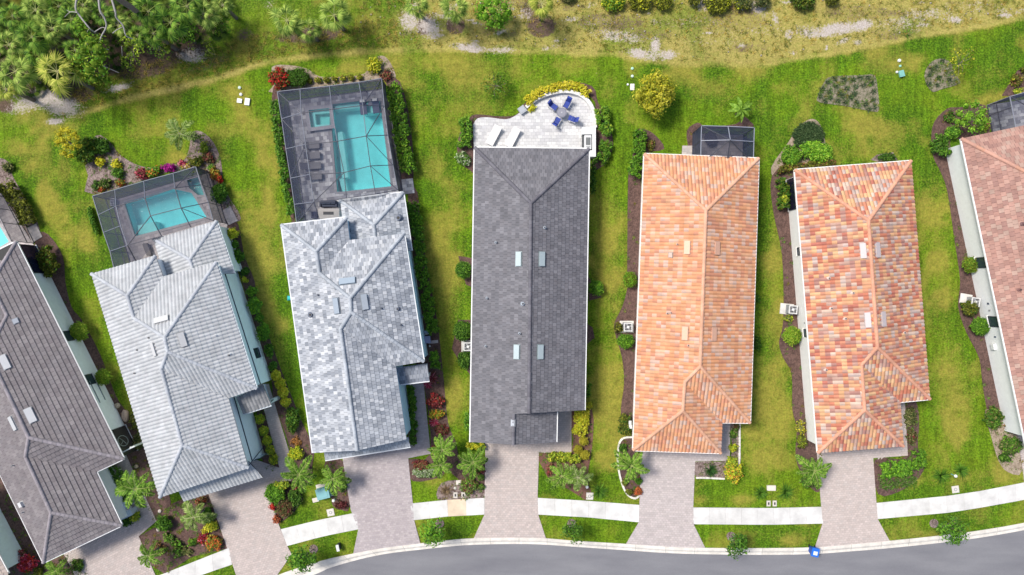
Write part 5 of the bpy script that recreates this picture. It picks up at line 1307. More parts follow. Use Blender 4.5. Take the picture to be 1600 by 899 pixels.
for _ in range(3600):
    x = rs.uniform(560, 1640); ty = np.interp(x, [p[0] for p in TRACK], [p[1] for p in TRACK]); y = rs.uniform(-20, ty - 3)
    if rs.random() < .35: x = rs.uniform(95, 620); ty = np.interp(x, [p[0] for p in TRACK], [p[1] for p in TRACK]); y = ty - rs.uniform(3, 48)
    if any(((x - b[0]) / b[2]) ** 2 + ((y - b[1]) / b[3]) ** 2 < .8 for b in SAND if b[5] > .8): continue
    p = P(x, y); sp.append((p.x, p.y, 0, rs.uniform(.5, 1.3), rs.uniform(0, 6.28), rs.choice([(1,1,1), (1.5,1.3,.9), (.8,1,.5), (1.9,1.6,1.2), (.7,.9,.5)])))
scatter('rough_grass', blades(9, .30, .035, [(.26,.23,.06), (.36,.31,.10), (.15,.17,.04)], (.5, 1.3), 2, .5), sp, 'tufty straw coloured grass of the unmown strip along the top', 'grass')
sp = []
for _ in range(110):
    x = rs.uniform(560, 1640); ty = np.interp(x, [p[0] for p in TRACK], [p[1] for p in TRACK]); y = rs.uniform(0, ty - 8); p = P(x, y, .02)
    sp.append((p.x, p.y, .02, rs.uniform(.5, 1.3), rs.uniform(0, 6), (1, 1, 1)))
scatter('gravel_stones', ball(0, 0, .02, .09, .07, .05, (.48, .43, .37), 6, 4, .2), sp, 'scattered pale stones in the dry strip along the top', 'stones')
sp = []
for k, (kind, pts) in enumerate(BEDS):
    xs_ = [p[0] for p in pts]; ys_ = [p[1] for p in pts]; ar = (max(xs_) - min(xs_)) * (max(ys_) - min(ys_))
    front = sum(ys_) / len(ys_) > 690 or kind in ('tan', 'moss') or k in (11, 12)
    n = int(ar * (.035 if kind == 'moss' else .016 if front else .0022))
    for _ in range(n):
        x, y = rs.uniform(min(xs_), max(xs_)), rs.uniform(min(ys_), max(ys_))
        if not inside(x, y, pts) or (1338 < x < 1362 and 136 < y < 156): continue
        p = P(x, y); sp.append((p.x, p.y, .03, rs.uniform(.5, 1.15), rs.uniform(0, 6.28), rs.choice([(1,1,1), (.7,.8,.6), (1.4,1.2,.8), (.9,1.2,.7), (1.5,.8,.5)])))
scatter('low_bed_plants', blades(14, .27, .045, [(.09,.17,.03), (.15,.24,.05), (.20,.19,.06), (.06,.11,.02)], (.3, 1.2), 2, .5), sp, 'low seedlings, leaf litter and ground cover dotted through the mulch beds', 'groundcover')
# yellow-green bushes on the top edge
for i, (x, y, r, pal, lb) in enumerate([(958,4,20,Y_GR[:3] + G_MD,'yellow green bush on the top edge, left of the pair above the dry strip'), (1000,2,20,G_OL + Y_GR[:2],'olive bush on the top edge, middle of the three above the dry strip'), (1035,4,16,Y_GR[2:] + G_OL,'small yellow bush on the top edge, right of the three above the dry strip'),
     (1120,6,22,G_OL + Y_GR[:1],'low scrubby bush on the top edge above the palest dry grass'), (1160,4,16,WEED + Y_GR[:1],'faded scrubby bush on the top edge beside the sandy spot'), (1255,0,20,G_DK + G_OL,'dark green bush on the top edge right of the sandy spot'), (1190,2,14,WEED,'dry brushy shrub on the top edge left of the dark green bush'), (1300,0,12,G_OL,'tiny olive bush on the top edge right of the dark green one'), (1085,2,12,G_OL,'tiny bush on the top edge beside a pale sandy spot')]):
    shrub(x, y, r, r * .8, .9, pal, lb, group='bushes on the top edge', jitter=.3, leaf=.1)
shrub(888,-2,14,8,.6,WEED,'dry twiggy bush on the top edge right of the fan palm',jitter=.3)

# --- gardens, left to right
H = lambda *a, **k: hedge(*a, **k)
H([(8,288),(22,306),(36,328),(45,350)], 26, 1.3, G_OL, 'dark olive clipped hedge beside the enclosure at the left edge', 'olive hedges by the brown house')
H([(66,390),(76,410),(84,428)], 26, 1.4, G_OL + G_MD[:1], 'olive hedge block beside the dark screened side of the brown house', 'olive hedges by the brown house')
shrub(13,262,9,8,.5,WEED,'small grey green weed clump in the bare bed at the left edge')
BALL = dict(jitter=.05, lump=.24, leaf=.07, name='ball_shrub', group='clipped ball shrubs along the house walls')
shrub(125.5,518,16,16,1.5,G_LM + G_BR[:2],'round bright shrub beside the upper window of the brown house',**BALL)
shrub(163,589,14,14,1.35,G_LM + G_BR[:2],'round bright shrub beside the lower window of the brown house',**BALL)
shrub(211,655,9,16,.5,WEED + G_OL,'weedy strip of plants against the left eave of the white roof', jitter=.3)
shrub(216,690,9,14,.3,WEED,'thin low weeds in the mulch left of the white roof', jitter=.3, dens=.5)
H([(170,728),(182,745),(190,770),(196,790)], 24, .9, VARI[:2] + G_DK + G_MD, 'variegated white and green planting in the front corner of the brown house')
shrub(211,807,9,9,.8,Y_GR[2:] + G_LM,'small yellow green shrub at the tip of the bed by the paved walk')
shrub(197,815,10,8,.7,G_DK,'small dark green shrub at the front corner of the brown roof')
palm(213,764,36,3.4,'large bright palm over the paved walk of the brown house','pinnate','A',13)
palm(303,808,27,2.6,'airy palm in front of the white roofed house','pinnate','P',11)
palm(232,868,24,2.2,'small palm leaning over the left drive in the front bed','pinnate','A',10)
shrub(257,818,13,13,1.0,G_DK + G_MD[:2],'round dark green feathery shrub in the bed below the white roof',lump=.2)
H([(256,838),(270,846),(282,856),(272,866)], 16, .6, G_MD + WEED, 'sprawling green shrub ring in the front bed between the two left drives', jitter=.4)
shrub(249,858,10,9,.5,RUS,'dull brown grass clump in the middle of the front bed',jitter=.3)
shrub(320,829,5,6,.6,YEL,'left half of a yellow shrub beside the drive of the white house'); shrub(331,822,11,9,.7,Y_GR,'yellow shrub beside the top of the drive of the white house')
shrub(317,842,9,9,.6,PINK + RED,'pink and red flowering shrub near the pavement'); shrub(334,848,13,12,.7,ORG,'orange and green croton shrub at the corner of bed and pavement')
shrub(303,846,10,8,.5,G_MD + ORG[:2],'mixed green shrub left of the pink flowers',jitter=.3); shrub(290,862,12,7,.3,WEED,'low weeds along the pavement in the front bed',jitter=.3,dens=.5)
shrub(324,805,10,14,.9,G_MD,'green shrub to the right of the airy palm',jitter=.2); shrub(313,783,10,8,.5,RUS + RED[:1],'reddish groundcover below the front eave of the white roof',jitter=.3,dens=.6)
shrub(44,880,15,14,1.1,RED[:4] + PINK[:2],'crimson bush between two houses at the bottom left',jitter=.25); shrub(22,872,7,6,.9,MAR[:3] + RED[:2],'small dark red bush against the pale blue wall corner',jitter=.2); shrub(35,863,5,5,.7,MAR,'tiny maroon shrub above the crimson bush')
palm(88,892,22,1.6,'light green palm at the bottom edge below the brown roof','pinnate','A',11)
shrub(121,884,10,12,.5,WEED + G_MD,'green weeds in the bed at the bottom edge left of the first drive',jitter=.3)
shrub(60,893,10,6,.5,G_OL,'small olive shrub at the bottom edge beside the crimson bush')
for i, (x, y, r) in enumerate([(407,655,8),(413,673,8),(418,688,8.5),(423,703,8),(428,718,8)]):
    shrub(x, y, r, r, .7, Y_GR[:3] + G_LM, ['topmost','second','third','fourth','lowest'][i] + ' of five yellow green balls against the garage wall of the white house', group='five yellow green balls by the garage wall', jitter=.15, lump=.18)
for i, (x, y, r) in enumerate([(432,587,9),(439,600,9),(443,613,9),(447,628,8.5)]):
    shrub(x, y, r, r, .8, YEL[:2] + Y_GR, ['topmost','second','third','lowest'][i] + ' of four yellow balls in the bed beyond the entry porch of the white house', group='four yellow balls by the entry walk', jitter=.15, lump=.18)
shrub(458,656,12,22,1.0,G_OL[:1] + G_DK,'dark olive oval shrub left of the grey mottled house front',jitter=.2); shrub(463,691,7,7,.3,[(.45,.20,.05),(.30,.16,.06)],'small orange plant in the mulch above the front palm',jitter=.4,dens=.5)
SIDE = dict(group='shrubs along the right wall of the white house', jitter=.2)
shrub(363,366,11,10,.9,Y_GR[2:] + Y_GR[:1],'yellow green shrub at the pool corner of the white house',**SIDE); shrub(367,383,9,7,.7,G_MD,'small green shrub just below the yellow green one at the pool corner',**SIDE)
shrub(371,402,12,13,.9,G_DK + G_MD,'broad dark green shrub right of the lanai roof of the white house',**SIDE); shrub(382,425,8,8,.6,G_DK,'small dark shrub at the top of the tall pale wall',**SIDE); shrub(383,438,5,5,.5,Y_GR,'tiny yellow plant at the top of the tall pale wall',**SIDE)
shrub(394,456,9,9,.8,G_BR[:3] + G_MD,'uppermost bright green shrub along the tall pale wall',**SIDE); shrub(399,477,12,16,1.0,G_BR[:3] + G_MD,'tallest bright green shrub along the tall pale wall',**SIDE); shrub(406,497,7,8,.7,G_MD,'small green shrub between two larger ones along the pale wall',**SIDE)
shrub(412,519,12,16,1.0,G_BR[:3] + G_MD,'broad bright green shrub left of the wall window of the white house',**SIDE); shrub(421,547,9,12,.8,G_DK + G_MD,'dull green shrub beside the wall window of the white house',**SIDE); shrub(427,573,9,9,.6,G_DK,'low dark shrub above the four yellow balls',**SIDE)
# beds round the tilted pool
tree([(x, y, z, .34) for x, y, z in ((92,210,2),(98,203,2.2),(106,205,2.4),(116,209,2.3),(120,217,2.2),(108,216,2.6),(98,220,2.2),(104,228,2),(112,232,1.8),(100,240,1.6),(110,244,1.4),(122,228,1.8),(90,222,1.7))], (108,222), 'yellow leaved small tree on the lawn left of the tilted pool', YEL[:3] + YTREE[:2], .085, .8, .05, core=True)
shrub(135,236,16,22,1.2,G_DK + G_OL[:2],'deep green soft shrub right of the yellow leaved small tree',jitter=.3,leaf=.1); shrub(158,228,16,14,.8,G_DK,'dark green shrub at the upper left tip of the curved bed',jitter=.3)
shrub(157,254,9,8,.6,Y_GR[:2] + YEL[:2],'left one of two bright yellow shrubs in the curved bare bed'); shrub(182,257,8,8,.6,Y_GR[:2] + YEL[:2],'right one of two bright yellow shrubs in the curved bare bed')
shrub(184,271,10,9,.6,G_DK + G_MD,'green shrub just below the right bright yellow one'); shrub(160,288,18,8,.5,WEED + G_DK,'grey green low shrub along the left part of the tilted enclosure',jitter=.3,ang=-15)
shrub(187,285,8,6,.5,ORG,'orange flowering plant at the left part of the tilted enclosure',jitter=.3); shrub(159,296,6,5,.4,RED[:2] + ORG,'tiny red plant at the left corner of the tilted enclosure')
shrub(222,272,10,10,.6,MAR + PINK[:2],'maroon flowering plant above the tilted enclosure',jitter=.3); shrub(240,268,13,8,.6,G_MD + ORG[1:3],'mixed green and orange plant above the tilted enclosure',jitter=.3,ang=-15)
shrub(264,262,12,7,.6,MAG,'magenta flowering shrub above the tilted enclosure',jitter=.2,ang=-10); shrub(284,255,7,6,.5,PINK,'pink flowering plant above the tilted enclosure'); shrub(291,260,8,4,.4,YEL[:2] + [(.7,.5,.4)],'cream and yellow flowers above the tilted enclosure',ang=-12)
shrub(306,253,12,9,.7,G_OL + G_DK[:1],'olive shrub at the top corner of the tilted enclosure',jitter=.2); shrub(319,231,7,9,.6,G_LM + Y_GR[:1],'lime green spiky plant in the tongue shaped bed',jitter=.3); shrub(326,246,10,9,.5,MAR + RUS,'maroon low plant in the tongue shaped bed',jitter=.3,dens=.6)
shrub(336,272,8,12,.6,ORG[1:5],'orange and green plant right of the tilted enclosure',jitter=.3); shrub(345,281,6,6,.6,RED[:3] + ORG[1:2],'red flowers right of the tilted enclosure'); shrub(343,302,15,17,1.0,G_DK + G_MD,'large dark green shrub right of the tilted enclosure',jitter=.15)
shrub(330,262,6,5,.4,G_MD,'tiny green plant between olive shrub and orange plant')
palm(281,209,30,2.6,'lone plumed palm with few thick fronds on the lawn above the tilted pool','pinnate','P',9,sc_j=.1)
shrub(146,345,4,24,.5,G_MD,'thin strip of green plants along the left side of the tilted enclosure',ang=-17,jitter=.2,lump=.14)
# beds round the big pool
H([(430,160),(436,210),(444,260),(452,310),(458,335)], 17, 1.3, G_MD + G_DK[:2], 'long green hedge along the left side of the large enclosure', 'hedges of the large enclosure')
H([(612,132),(621,170),(628,210),(633,245),(638,270)], 26, 1.5, G_BR[:2] + G_MD + G_DK[:1] + G_LM[:1], 'broad green hedge along the right side of the large enclosure', 'hedges of the large enclosure')
shrub(437,124,17,17,1.3,RED + G_DK[:1],'scarlet flowering bush at the upper left corner of the large enclosure',jitter=.3); shrub(463,122,21,16,1.0,WEED[:1] + G_DK + G_MD[:1],'soft feathery green mound right of the scarlet bush',jitter=.2,leaf=.07,ang=0)
for i, x in enumerate(range(484, 572, 13)):
    shrub(x, 127 - (x - 484) * .075, 5.5, 5, .45, Y_GR[2:] + G_OL + RUS[:1], 'low shrub number %d of the small row above the large enclosure' % (i + 1) if False else ['first','second','third','fourth','fifth','sixth','seventh'][i] + ' from the left in the row of little shrubs above the large enclosure', group='row of little shrubs above the large enclosure', lump=.15, leaf=.06)
shrub(585,102,12,12,.8,YEL[:1] + Y_GR + G_MD[:1],'yellow speckled shrub in the bed tip above the large enclosure',jitter=.3); shrub(603,118,9,10,.4,MAR + RUS,'brown leafed plants in the bed tip above the large enclosure',jitter=.3,dens=.5)
H([(646,318),(652,360),(658,410),(665,450),(671,490),(677,520)], 20, 1.3, G_BR[:3] + G_MD, 'long dense green hedge along the right wall of the grey mottled house', 'hedges of the grey mottled house')
H([(679,550),(680,563),(680,574)], 17, 1.2, G_BR[:3] + G_MD, 'short clipped green hedge block below the long dark hedge', 'hedges of the grey mottled house', lump=.2)
H([(641,604),(644,622),(645,650),(646,672),(645,694)], 12, .8, G_MD + G_DK + G_LM[:1], 'narrow hedge between entry path and garage wall of the grey mottled house', 'hedges of the grey mottled house', lump=.18)
tuft(674,592,13,.6,MAR + PINK[1:4],'red and pink strappy plant just below the entry roof','plant','red leaved plants by the entry path',110,.07,'red_plant'); tuft(668,601,8,.5,PINK[:4],'pink bromeliad hugging the corner of the entry roof','plant','red leaved plants by the entry path',60,.08,'red_plant')
shrub(681,627,15,12,.7,MAR + RED[1:4],'big dark red shrub in the middle of the entry path bed',jitter=.2,group='red leaved plants by the entry path'); shrub(682,647,12,8,.6,Y_GR[2:] + ORG[:3] + G_LM[:1],'yellow and green croton below the dark red shrub',jitter=.3); tuft(678,660,9,.5,PINK[:4] + RED[:1],'small pink plant below the croton','plant','red leaved plants by the entry path',70,.08,'red_plant')
shrub(690,672,14,9,.25,MAR + RUS,'thin maroon groundcover above the front palm',dens=.4,jitter=.3)
H([(514,708),(514,716)], 8, .4, G_BR, 'tiny bright green patch at the left front corner of the grey mottled house', lump=.15)
palm(467,742,31,2.8,'bright palm in the side bed left of the grey mottled house','pinnate','A',13); shrub(462,709,13,11,.8,Y_GR[:3] + G_LM[:1],'yellow shrub just above the side bed palm',jitter=.2); 
palm(520,748,27,2.4,'palm beside the teal utility box','pinnate','A',11)
shrub(430,770,17,16,1.0,G_BR[:3] + G_MD,'leafy green shrub at the left end of the mixed mound',jitter=.25,leaf=.1); shrub(441,758,14,8,.9,Y_GR[2:] + G_LM,'yellow green top of the mixed mound beside the paved walk',jitter=.25); shrub(446,795,15,15,.8,RUS + WEED + MAR[:1],'reddish brown grassy shrub low in the mixed mound',jitter=.2,leaf=.07)
shrub(462,776,12,14,.8,G_DK + WEED[:1],'grey green shrub at the right of the mixed mound',jitter=.25); shrub(432,811,7,7,.5,[(.55,.14,.05),(.4,.1,.05),(.3,.12,.06)],'orange red plant at the lower tip of the mixed mound'); shrub(426,792,5,6,.5,RED[:3],'small red plant on the drive side of the mixed mound'); shrub(462,762,6,6,.5,MAR,'maroon plant between mixed mound and palm')
shrub(535,789,7,6,.4,MAR[2:3] + [(.12,.03,.03)],'tiny dark maroon clump near the garden light, right one'); shrub(528,791,5,5,.4,[(.10,.03,.03),(.14,.05,.04)],'tiny dark maroon clump near the garden light, left one'); shrub(536,757,8,12,.5,WEED + G_MD,'weedy plants along the drive edge below the palm',jitter=.3,dens=.6)
palm(691,703,27,2.4,'upper palm of the pair in the bed right of the grey house drive','pinnate','A',12,'front palms between drives'); palm(688,727,24,2.2,'lower palm of the pair in the bed right of the grey house drive','pinnate','A',10,'front palms between drives'); palm(739,722,27,2.4,'palm against the left edge of the middle drive','pinnate','A',12,'front palms between drives')
shrub(678,703,5,8,.4,RED[:2] + MAR,'little red plant beside the upper palm of the pair'); shrub(659,726,14,9,.4,RUS + MAR[:2],'brown red groundcover beside the corner of the grey house drive',jitter=.3,dens=.7)
H([(645,738),(660,740),(675,737),(688,732)], 15, .5, VARI, 'variegated pale striped planting along the grey house drive corner', lump=.16, leaf=.07)
H([(729,697),(742,698),(756,700)], 14, .8, YEL[:1] + Y_GR, 'yellow shrub strip under the left front eave of the dark grey house', lump=.2)
H([(733,645),(733,672)], 14, 1.0, G_MD, 'green hedge at the left front side of the dark grey house'); shrub(745,735,12,8,.4,MAR + G_DK,'dark maroon and green plants beneath the drive side palm',jitter=.3,dens=.6)
shrub(733,758,15,14,.6,RUS[1:2] + WEED + G_MD[:2] + MAR[:1],'mixed green and brown shrub beside the middle drive near the pavement',jitter=.3)
for i, (x, y) in enumerate(((751,746),(752,761))): shrub(x, y, 6, 6, .4, G_MD + WEED, ('upper','lower')[i] + ' small ring shrub at the left edge of the middle drive', lump=.14, leaf=.06)
tuft(697,768,12,.7,[(.34,.22,.12),(.26,.16,.09),(.40,.30,.18),(.16,.14,.06)],'withered brown grass clump above the pavement','grass clump',None,130,.035,'dry_grass_clump')
# between grey mottled and dark grey houses
shrub(724,422,14,15,1.3,G_DK + G_MD,'upper round shrub at the left wall of the dark grey house',**BALL); shrub(724,517,17,17,1.5,G_MD + G_DK,'large round shrub beside the cooling unit of the dark grey house',**BALL); shrub(727,561,13,16,1.1,G_DK,'dark shrub below the cooling unit of the dark grey house',jitter=.15)
# terrace surroundings
H([(822,158),(838,148),(856,140),(878,135),(900,136),(920,147)], 15, .8, YEL[:4] + Y_GR[:1], 'arched hedge of bright yellow leaves around the top of the pale terrace', lump=.2)
shrub(831,169,6,7,.5,YEL[:1] + Y_GR[:2],'small yellow plant inside the terrace corner'); H([(726,184),(727,205),(726,230)], 20, 1.0, G_MD + G_LM[:1], 'leafy green hedge left of the pale terrace'); shrub(723,248,12,12,.7,VARI + G_MD,'pale variegated plant at the lower left of the terrace',jitter=.3)
H([(940,170),(944,190),(947,212)], 24, 1.2, G_MD + G_LM[:2], 'upper bright leafy hedge right of the terrace'); H([(948,222),(944,240),(936,252)], 20, 1.0, G_LM[:1] + G_MD, 'lower leafy shrub row right of the terrace'); H([(927,250),(927,275),(925,300)], 10, 1.0, G_DK, 'dark narrow hedge along the right eave of the dark grey house')
tree([(775 + dx, 134 + dy, z, .36) for dx, dy, z in ((-14,-8,1.2),(-4,-16,1.4),(8,-14,1.4),(16,-4,1.2),(0,-2,1.8),(-12,6,1.2),(6,8,1.5),(14,10,1),(-2,16,1),(4,-8,1.7),(-18,0,.9))], (775,134), 'dark green shrub with pale stems alone on the lawn left of the terrace', G_DK + G_MD + G_OL, .10, .9, .04, cat='shrub', name='large_shrub')
for a in range(7):
    pass
tree(ball_lumps(1025,147,31,1.0,2.6,80,.42), (1019,158), 'big round yellow green tree alone on the lawn above the orange house', YTREE, .10, .75, .08, core=True)
shrub(931,450,13,13,1.2,G_BR[:3] + G_MD,'round shrub at the right wall of the dark grey house',**BALL); shrub(984,437,12,14,1.2,G_BR[:3] + G_OL[:2],'round shrub left of the upper part of the orange roof',**BALL); shrub(977,533,14,13,1.2,G_BR[:3] + G_MD,'round shrub just below the cooling unit of the orange house',**BALL)
shrub(966,512,8,9,.6,G_OL + RUS[:1],'dull low shrub left of the cooling unit of the orange house',jitter=.2); shrub(977,664,12,18,1.0,G_OL + G_DK[:2],'dark olive shrub at the lower left eave of the orange roof',jitter=.2)
H([(1001,205),(998,230),(994,255),(990,275)], 22, 1.3, G_BR[:3] + G_MD, 'tall bright hedge at the upper left corner of the orange house', lump=.24); shrub(1016,226,8,9,.4,G_OL + RUS,'dull plants in the mulch triangle right of the bright hedge',jitter=.3,dens=.6)
shrub(1181,466,6,7,.7,G_MD,'small shrub peeping out beside the right eave of the orange roof, upper'); shrub(1181,537,8,11,.7,G_DK,'small shrub peeping out beside the right eave of the orange roof, lower')
palm(1158,172,20,1.6,'broad leaved plant in the bed above the small screened porch','broad','A',9,None,'broad_leaf_plant','plant',.05)
# dark grey house front right
H([(916,628),(909,645),(908,668),(905,680)], 24, .9, YEL[:1] + Y_GR[:4], 'bright yellow green hedge beside the entry walk of the dark grey house', lump=.22); H([(918,620),(920,600)], 8, .8, G_MD, 'thin green hedge under the right eave of the dark grey house', lump=.16)
for i, (x, y, r) in enumerate(((912,689,8),(903,702,8),(914,711,8.5))): shrub(x, y, r, r, .75, [(.38,.34,.03),(.48,.42,.04),(.30,.29,.03)], ('top','left','right')[i] + ' one of three golden balls at the right end of the yellow hedge', jitter=.06, lump=.16, leaf=.06, group='three golden balls', name='ball_shrub')
H([(858,713),(875,715),(892,716),(906,716)], 16, .8, Y_GR[2:] + G_LM + G_OL[:2], 'clipped yellow edged hedge across the bed in front of the dark grey house', lump=.2)
palm(878,744,27,2.2,'left palm of the spreading pair right of the middle drive','pinnate','A',11,'spreading palm pair'); palm(903,746,25,2.2,'right palm of the spreading pair right of the middle drive','pinnate','P',10,'spreading palm pair')
tuft(895,733,6,.5,[(.5,.3,.5),(.3,.12,.28),(.14,.2,.08)],'tiny purple flowered plant between the spreading palms','plant',None,40,.04,'flower_plant'); shrub(860,735,9,10,.4,MAR + RUS,'dark maroon groundcover left of the spreading palms',dens=.6,jitter=.3)
SP = dict(name='spiky_shrub', w=.05, n=170, cat='shrub', group='spiky green clumps by the utility lids')
tuft(937,769,15,.9,G_DK + G_MD,'spiky green clump right of the meter lid near the orange house bed',**SP)
# orange house front
palm(986,728,29,2.4,'palm inside the stone edged island bed left of the orange house drive','pinnate','A',12)
for i, (x, y, r, p_, lb) in enumerate(((973,700,7,G_DK,'small green plant at the top of the stone edged island bed'),(976,754,6,G_OL,'tiny olive ball near the bottom of the island bed'),(983,769,6,G_OL,'tiny olive ball at the foot of the island bed'),(997,768,7,[(.5,.10,.04),(.6,.2,.06),(.2,.1,.04)],'small orange red plant in the foot of the island bed'),(998,752,6,G_MD,'small green plant on the drive side of the island bed'),(972,716,6,G_OL,'dull tiny plant on the left side of the island bed'))): shrub(x, y, r, r, .4, p_, lb, lump=.14, leaf=.06)
tuft(1111,736,13,.9,[(.02,.07,.02),(.035,.10,.025),(.05,.13,.03)],'dark green star shaped cycad in the bark bed right of the orange house drive','cycad',None,150,.05,'cycad')
shrub(1146,738,14,16,.8,ORG[2:4] + YTREE[:2] + G_LM[:2],'yellow flowering shrub at the corner of the stone edged bed',jitter=.35,leaf=.09); shrub(1143,722,9,9,.7,Y_GR[:2] + G_LM,'small lime shrub just above the yellow flowering one',jitter=.25); shrub(1145,699,7,7,.6,Y_GR[:3] + G_LM[:1],'small yellow green shrub by the path right of the orange house',jitter=.2); shrub(1147,678,6,8,.5,G_MD + WEED,'small green plant at the inner corner of the orange house path',jitter=.3); shrub(1151,666,5,8,.4,WEED + MAR[:1],'weedy plant close under the right corner of the orange roof',jitter=.3)
tuft(1190,772,12,.9,G_DK + G_MD,'spiky green clump left of the twin utility lids',**SP); tuft(1229,770,15,.9,G_DK + G_MD,'spiky green clump right of the twin utility lids',**SP)
# patchwork roof house
L = [(1262 + dx, 212 + dy) for dx, dy in ((-14,12),(0,0),(12,8),(16,22),(2,18),(-10,22),(4,-10))]
shrub(1263,213,26,24,.45,[(.05,.10,.035),(.08,.14,.05),(.12,.18,.07),(.04,.08,.03)],'dark groundcover mound in the pointed bed above the patchwork roof',name='groundcover',cat='groundcover',flat=False,leaf=.06,jitter=.1)
shrub(1276,237,28,17,.9,G_BR,'bright green shrub mass in the right of the pointed bed',jitter=.2,ang=15); shrub(1236,243,18,17,.9,G_BR,'bright green shrub in the left of the pointed bed',jitter=.2)
H([(1215,266),(1240,262),(1275,257),(1304,254)], 11, .7, G_OL + RUS[:1], 'low bronze olive hedge along the top edge of the patchwork roof', lump=.17); H([(1221,280),(1223,300),(1225,325)], 19, 1.2, G_OL[:2] + G_DK + G_MD[:1], 'dense olive hedge left of the dark screened wall', lump=.22); shrub(1223,311,6,6,1.3,Y_GR[2:] + G_LM,'lighter tuft on top of the dense olive hedge',lump=.15)
shrub(1236.5,525,16,16,1.4,G_LM + G_BR[:2],'round shrub below the cooling unit of the patchwork house',**BALL); shrub(1232,498,9,6,.35,Y_GR[2:] + WEED,'straggly weeds under the cooling unit of the patchwork house',dens=.5)
shrub(1386,246,15,8,.6,G_DK + WEED[:1],'small shrub above the top right of the patchwork roof',jitter=.2); shrub(1250,667,8,11,.7,YTREE[:2] + WEED,'yellowish shrub left of the lower wall of the patchwork house',jitter=.3); shrub(1252,690,8,12,.6,YTREE[3:4] + G_OL,'olive yellow shrub below the yellowish one by the patchwork house',jitter=.3)
palm(1272,736,29,2.4,'palm at the left edge of the drive of the patchwork house','pinnate','A',12); shrub(1262,752,12,12,.4,WEED + G_MD,'weedy plants under the palm of the patchwork house',jitter=.3,dens=.6)
H([(1378,735),(1400,733),(1425,732)], 26, .8, G_BR[:3] + G_MD, 'bright green shrub mass right of the last drive', jitter=.3); H([(1435,703),(1437,718),(1436,732)], 20, 1.1, G_BR[:3] + G_MD, 'taller bright shrub at the right end of the mass beside the last drive', jitter=.3)
L = []; sp = []
for i in range(46):
    x = 1376 + (i * 37 % 58); y = 748 + (i * 13 % 17) - (x - 1376) * .06; p = P(x, y, .1); sp.append((p.x, p.y, .02, rs.uniform(.7, 1.1), rs.uniform(0, 6), (1, 1, 1)))
scatter('strappy_groundcover', blades(16, .42, .045, G_MD + G_DK[:2] + VARI[3:4], (.4, 1.3), 3, .6), sp, 'dark strappy groundcover in front of the bright shrub mass by the last drive', 'groundcover')
shrub(1422,652,10,16,.3,WEED,'thin grey green weeds in the bark right of the patchwork house',dens=.45,jitter=.4); shrub(1424,683,8,12,.3,WEED + MAR[:1],'thin brownish weeds lower in the bark bed right of the patchwork house',dens=.4,jitter=.4)
tuft(1473,745,15,.9,G_DK + G_MD,'spiky green clump left of the white garden light',**SP); tuft(1504,737,14,.9,G_DK + G_MD,'spiky green clump right of the white garden light',**SP)
# little agave beds on the back lawn: every clump a plant
pts = [(1282,150),(1286,139),(1294,128),(1304,123),(1307,135),(1296,143),(1312,146),(1319,125),(1324,138),(1298,153),(1334,124),(1338,135),(1345,122),(1357,121),(1363,130),(1365,143),(1366,156),(1367,168),(1353,163),(1339,159),(1330,152),(1322,160),(1310,157),(1350,133),(1318,150),(1358,171),(1289,158),(1335,146)]
rows = ['at the left tip','on the left side','near the upper left rim','on the upper left rim','in the upper left','in the left middle','left of the middle','on the upper rim','in the upper middle','on the lower left rim','on the rim right of middle','in the upper right middle','on the upper right rim','beside the upper right corner','at the upper right corner','on the right side','on the lower right side','at the lower right corner','in the lower right','right of the middle low down','in the middle','on the lower rim','low left of the middle','in the right upper half','in the centre left','on the lower right rim','at the lower left corner','by the bare spot']
for (x, y), lb in zip(pts, rows): tuft(x, y, 6.2, .45, [(.05,.09,.04),(.09,.14,.06),(.035,.07,.03),(.13,.18,.09)], 'small dark grass clump %s of the large clump bed' % lb, 'grass clump', 'grass clumps in the large island bed', 60, .035)
pts = [(1474,95),(1463,105),(1452,117),(1468,121),(1452,130),(1484,124),(1465,133),(1456,108)]
rows = ['at the top','upper left','at the left','in the middle','at the lower left','at the right beside the yellow tree','at the bottom','between top and left']
for (x, y), lb in zip(pts, rows): tuft(x, y, 6, .45, [(.05,.09,.04),(.09,.14,.06),(.035,.07,.03)], 'small dark grass clump %s of the small clump bed' % lb, 'grass clump', 'grass clumps in the small island bed', 60, .035)
tree([(1500 + dx, 98 + dy, z, .27) for dx, dy, z in ((-8,-4,1.6),(2,-14,1.9),(12,-16,1.8),(18,-8,1.7),(8,-4,2),(-2,6,1.8),(-10,14,1.4),(4,14,1.5),(14,4,1.7),(-4,24,1.2),(-8,-18,1.4),(20,-20,1.3),(-16,4,1.2))], (1497,103), 'thin see through yellow green tree at the right of the small clump bed', Y_GR[2:] + YTREE[1:3] + G_OL, .085, .75, .035)
tuft(1418,52,9,.5,G_MD + WEED,'dark green weed clump in the dry grass at the upper right','weed',None,50,.05,'weed_clump')
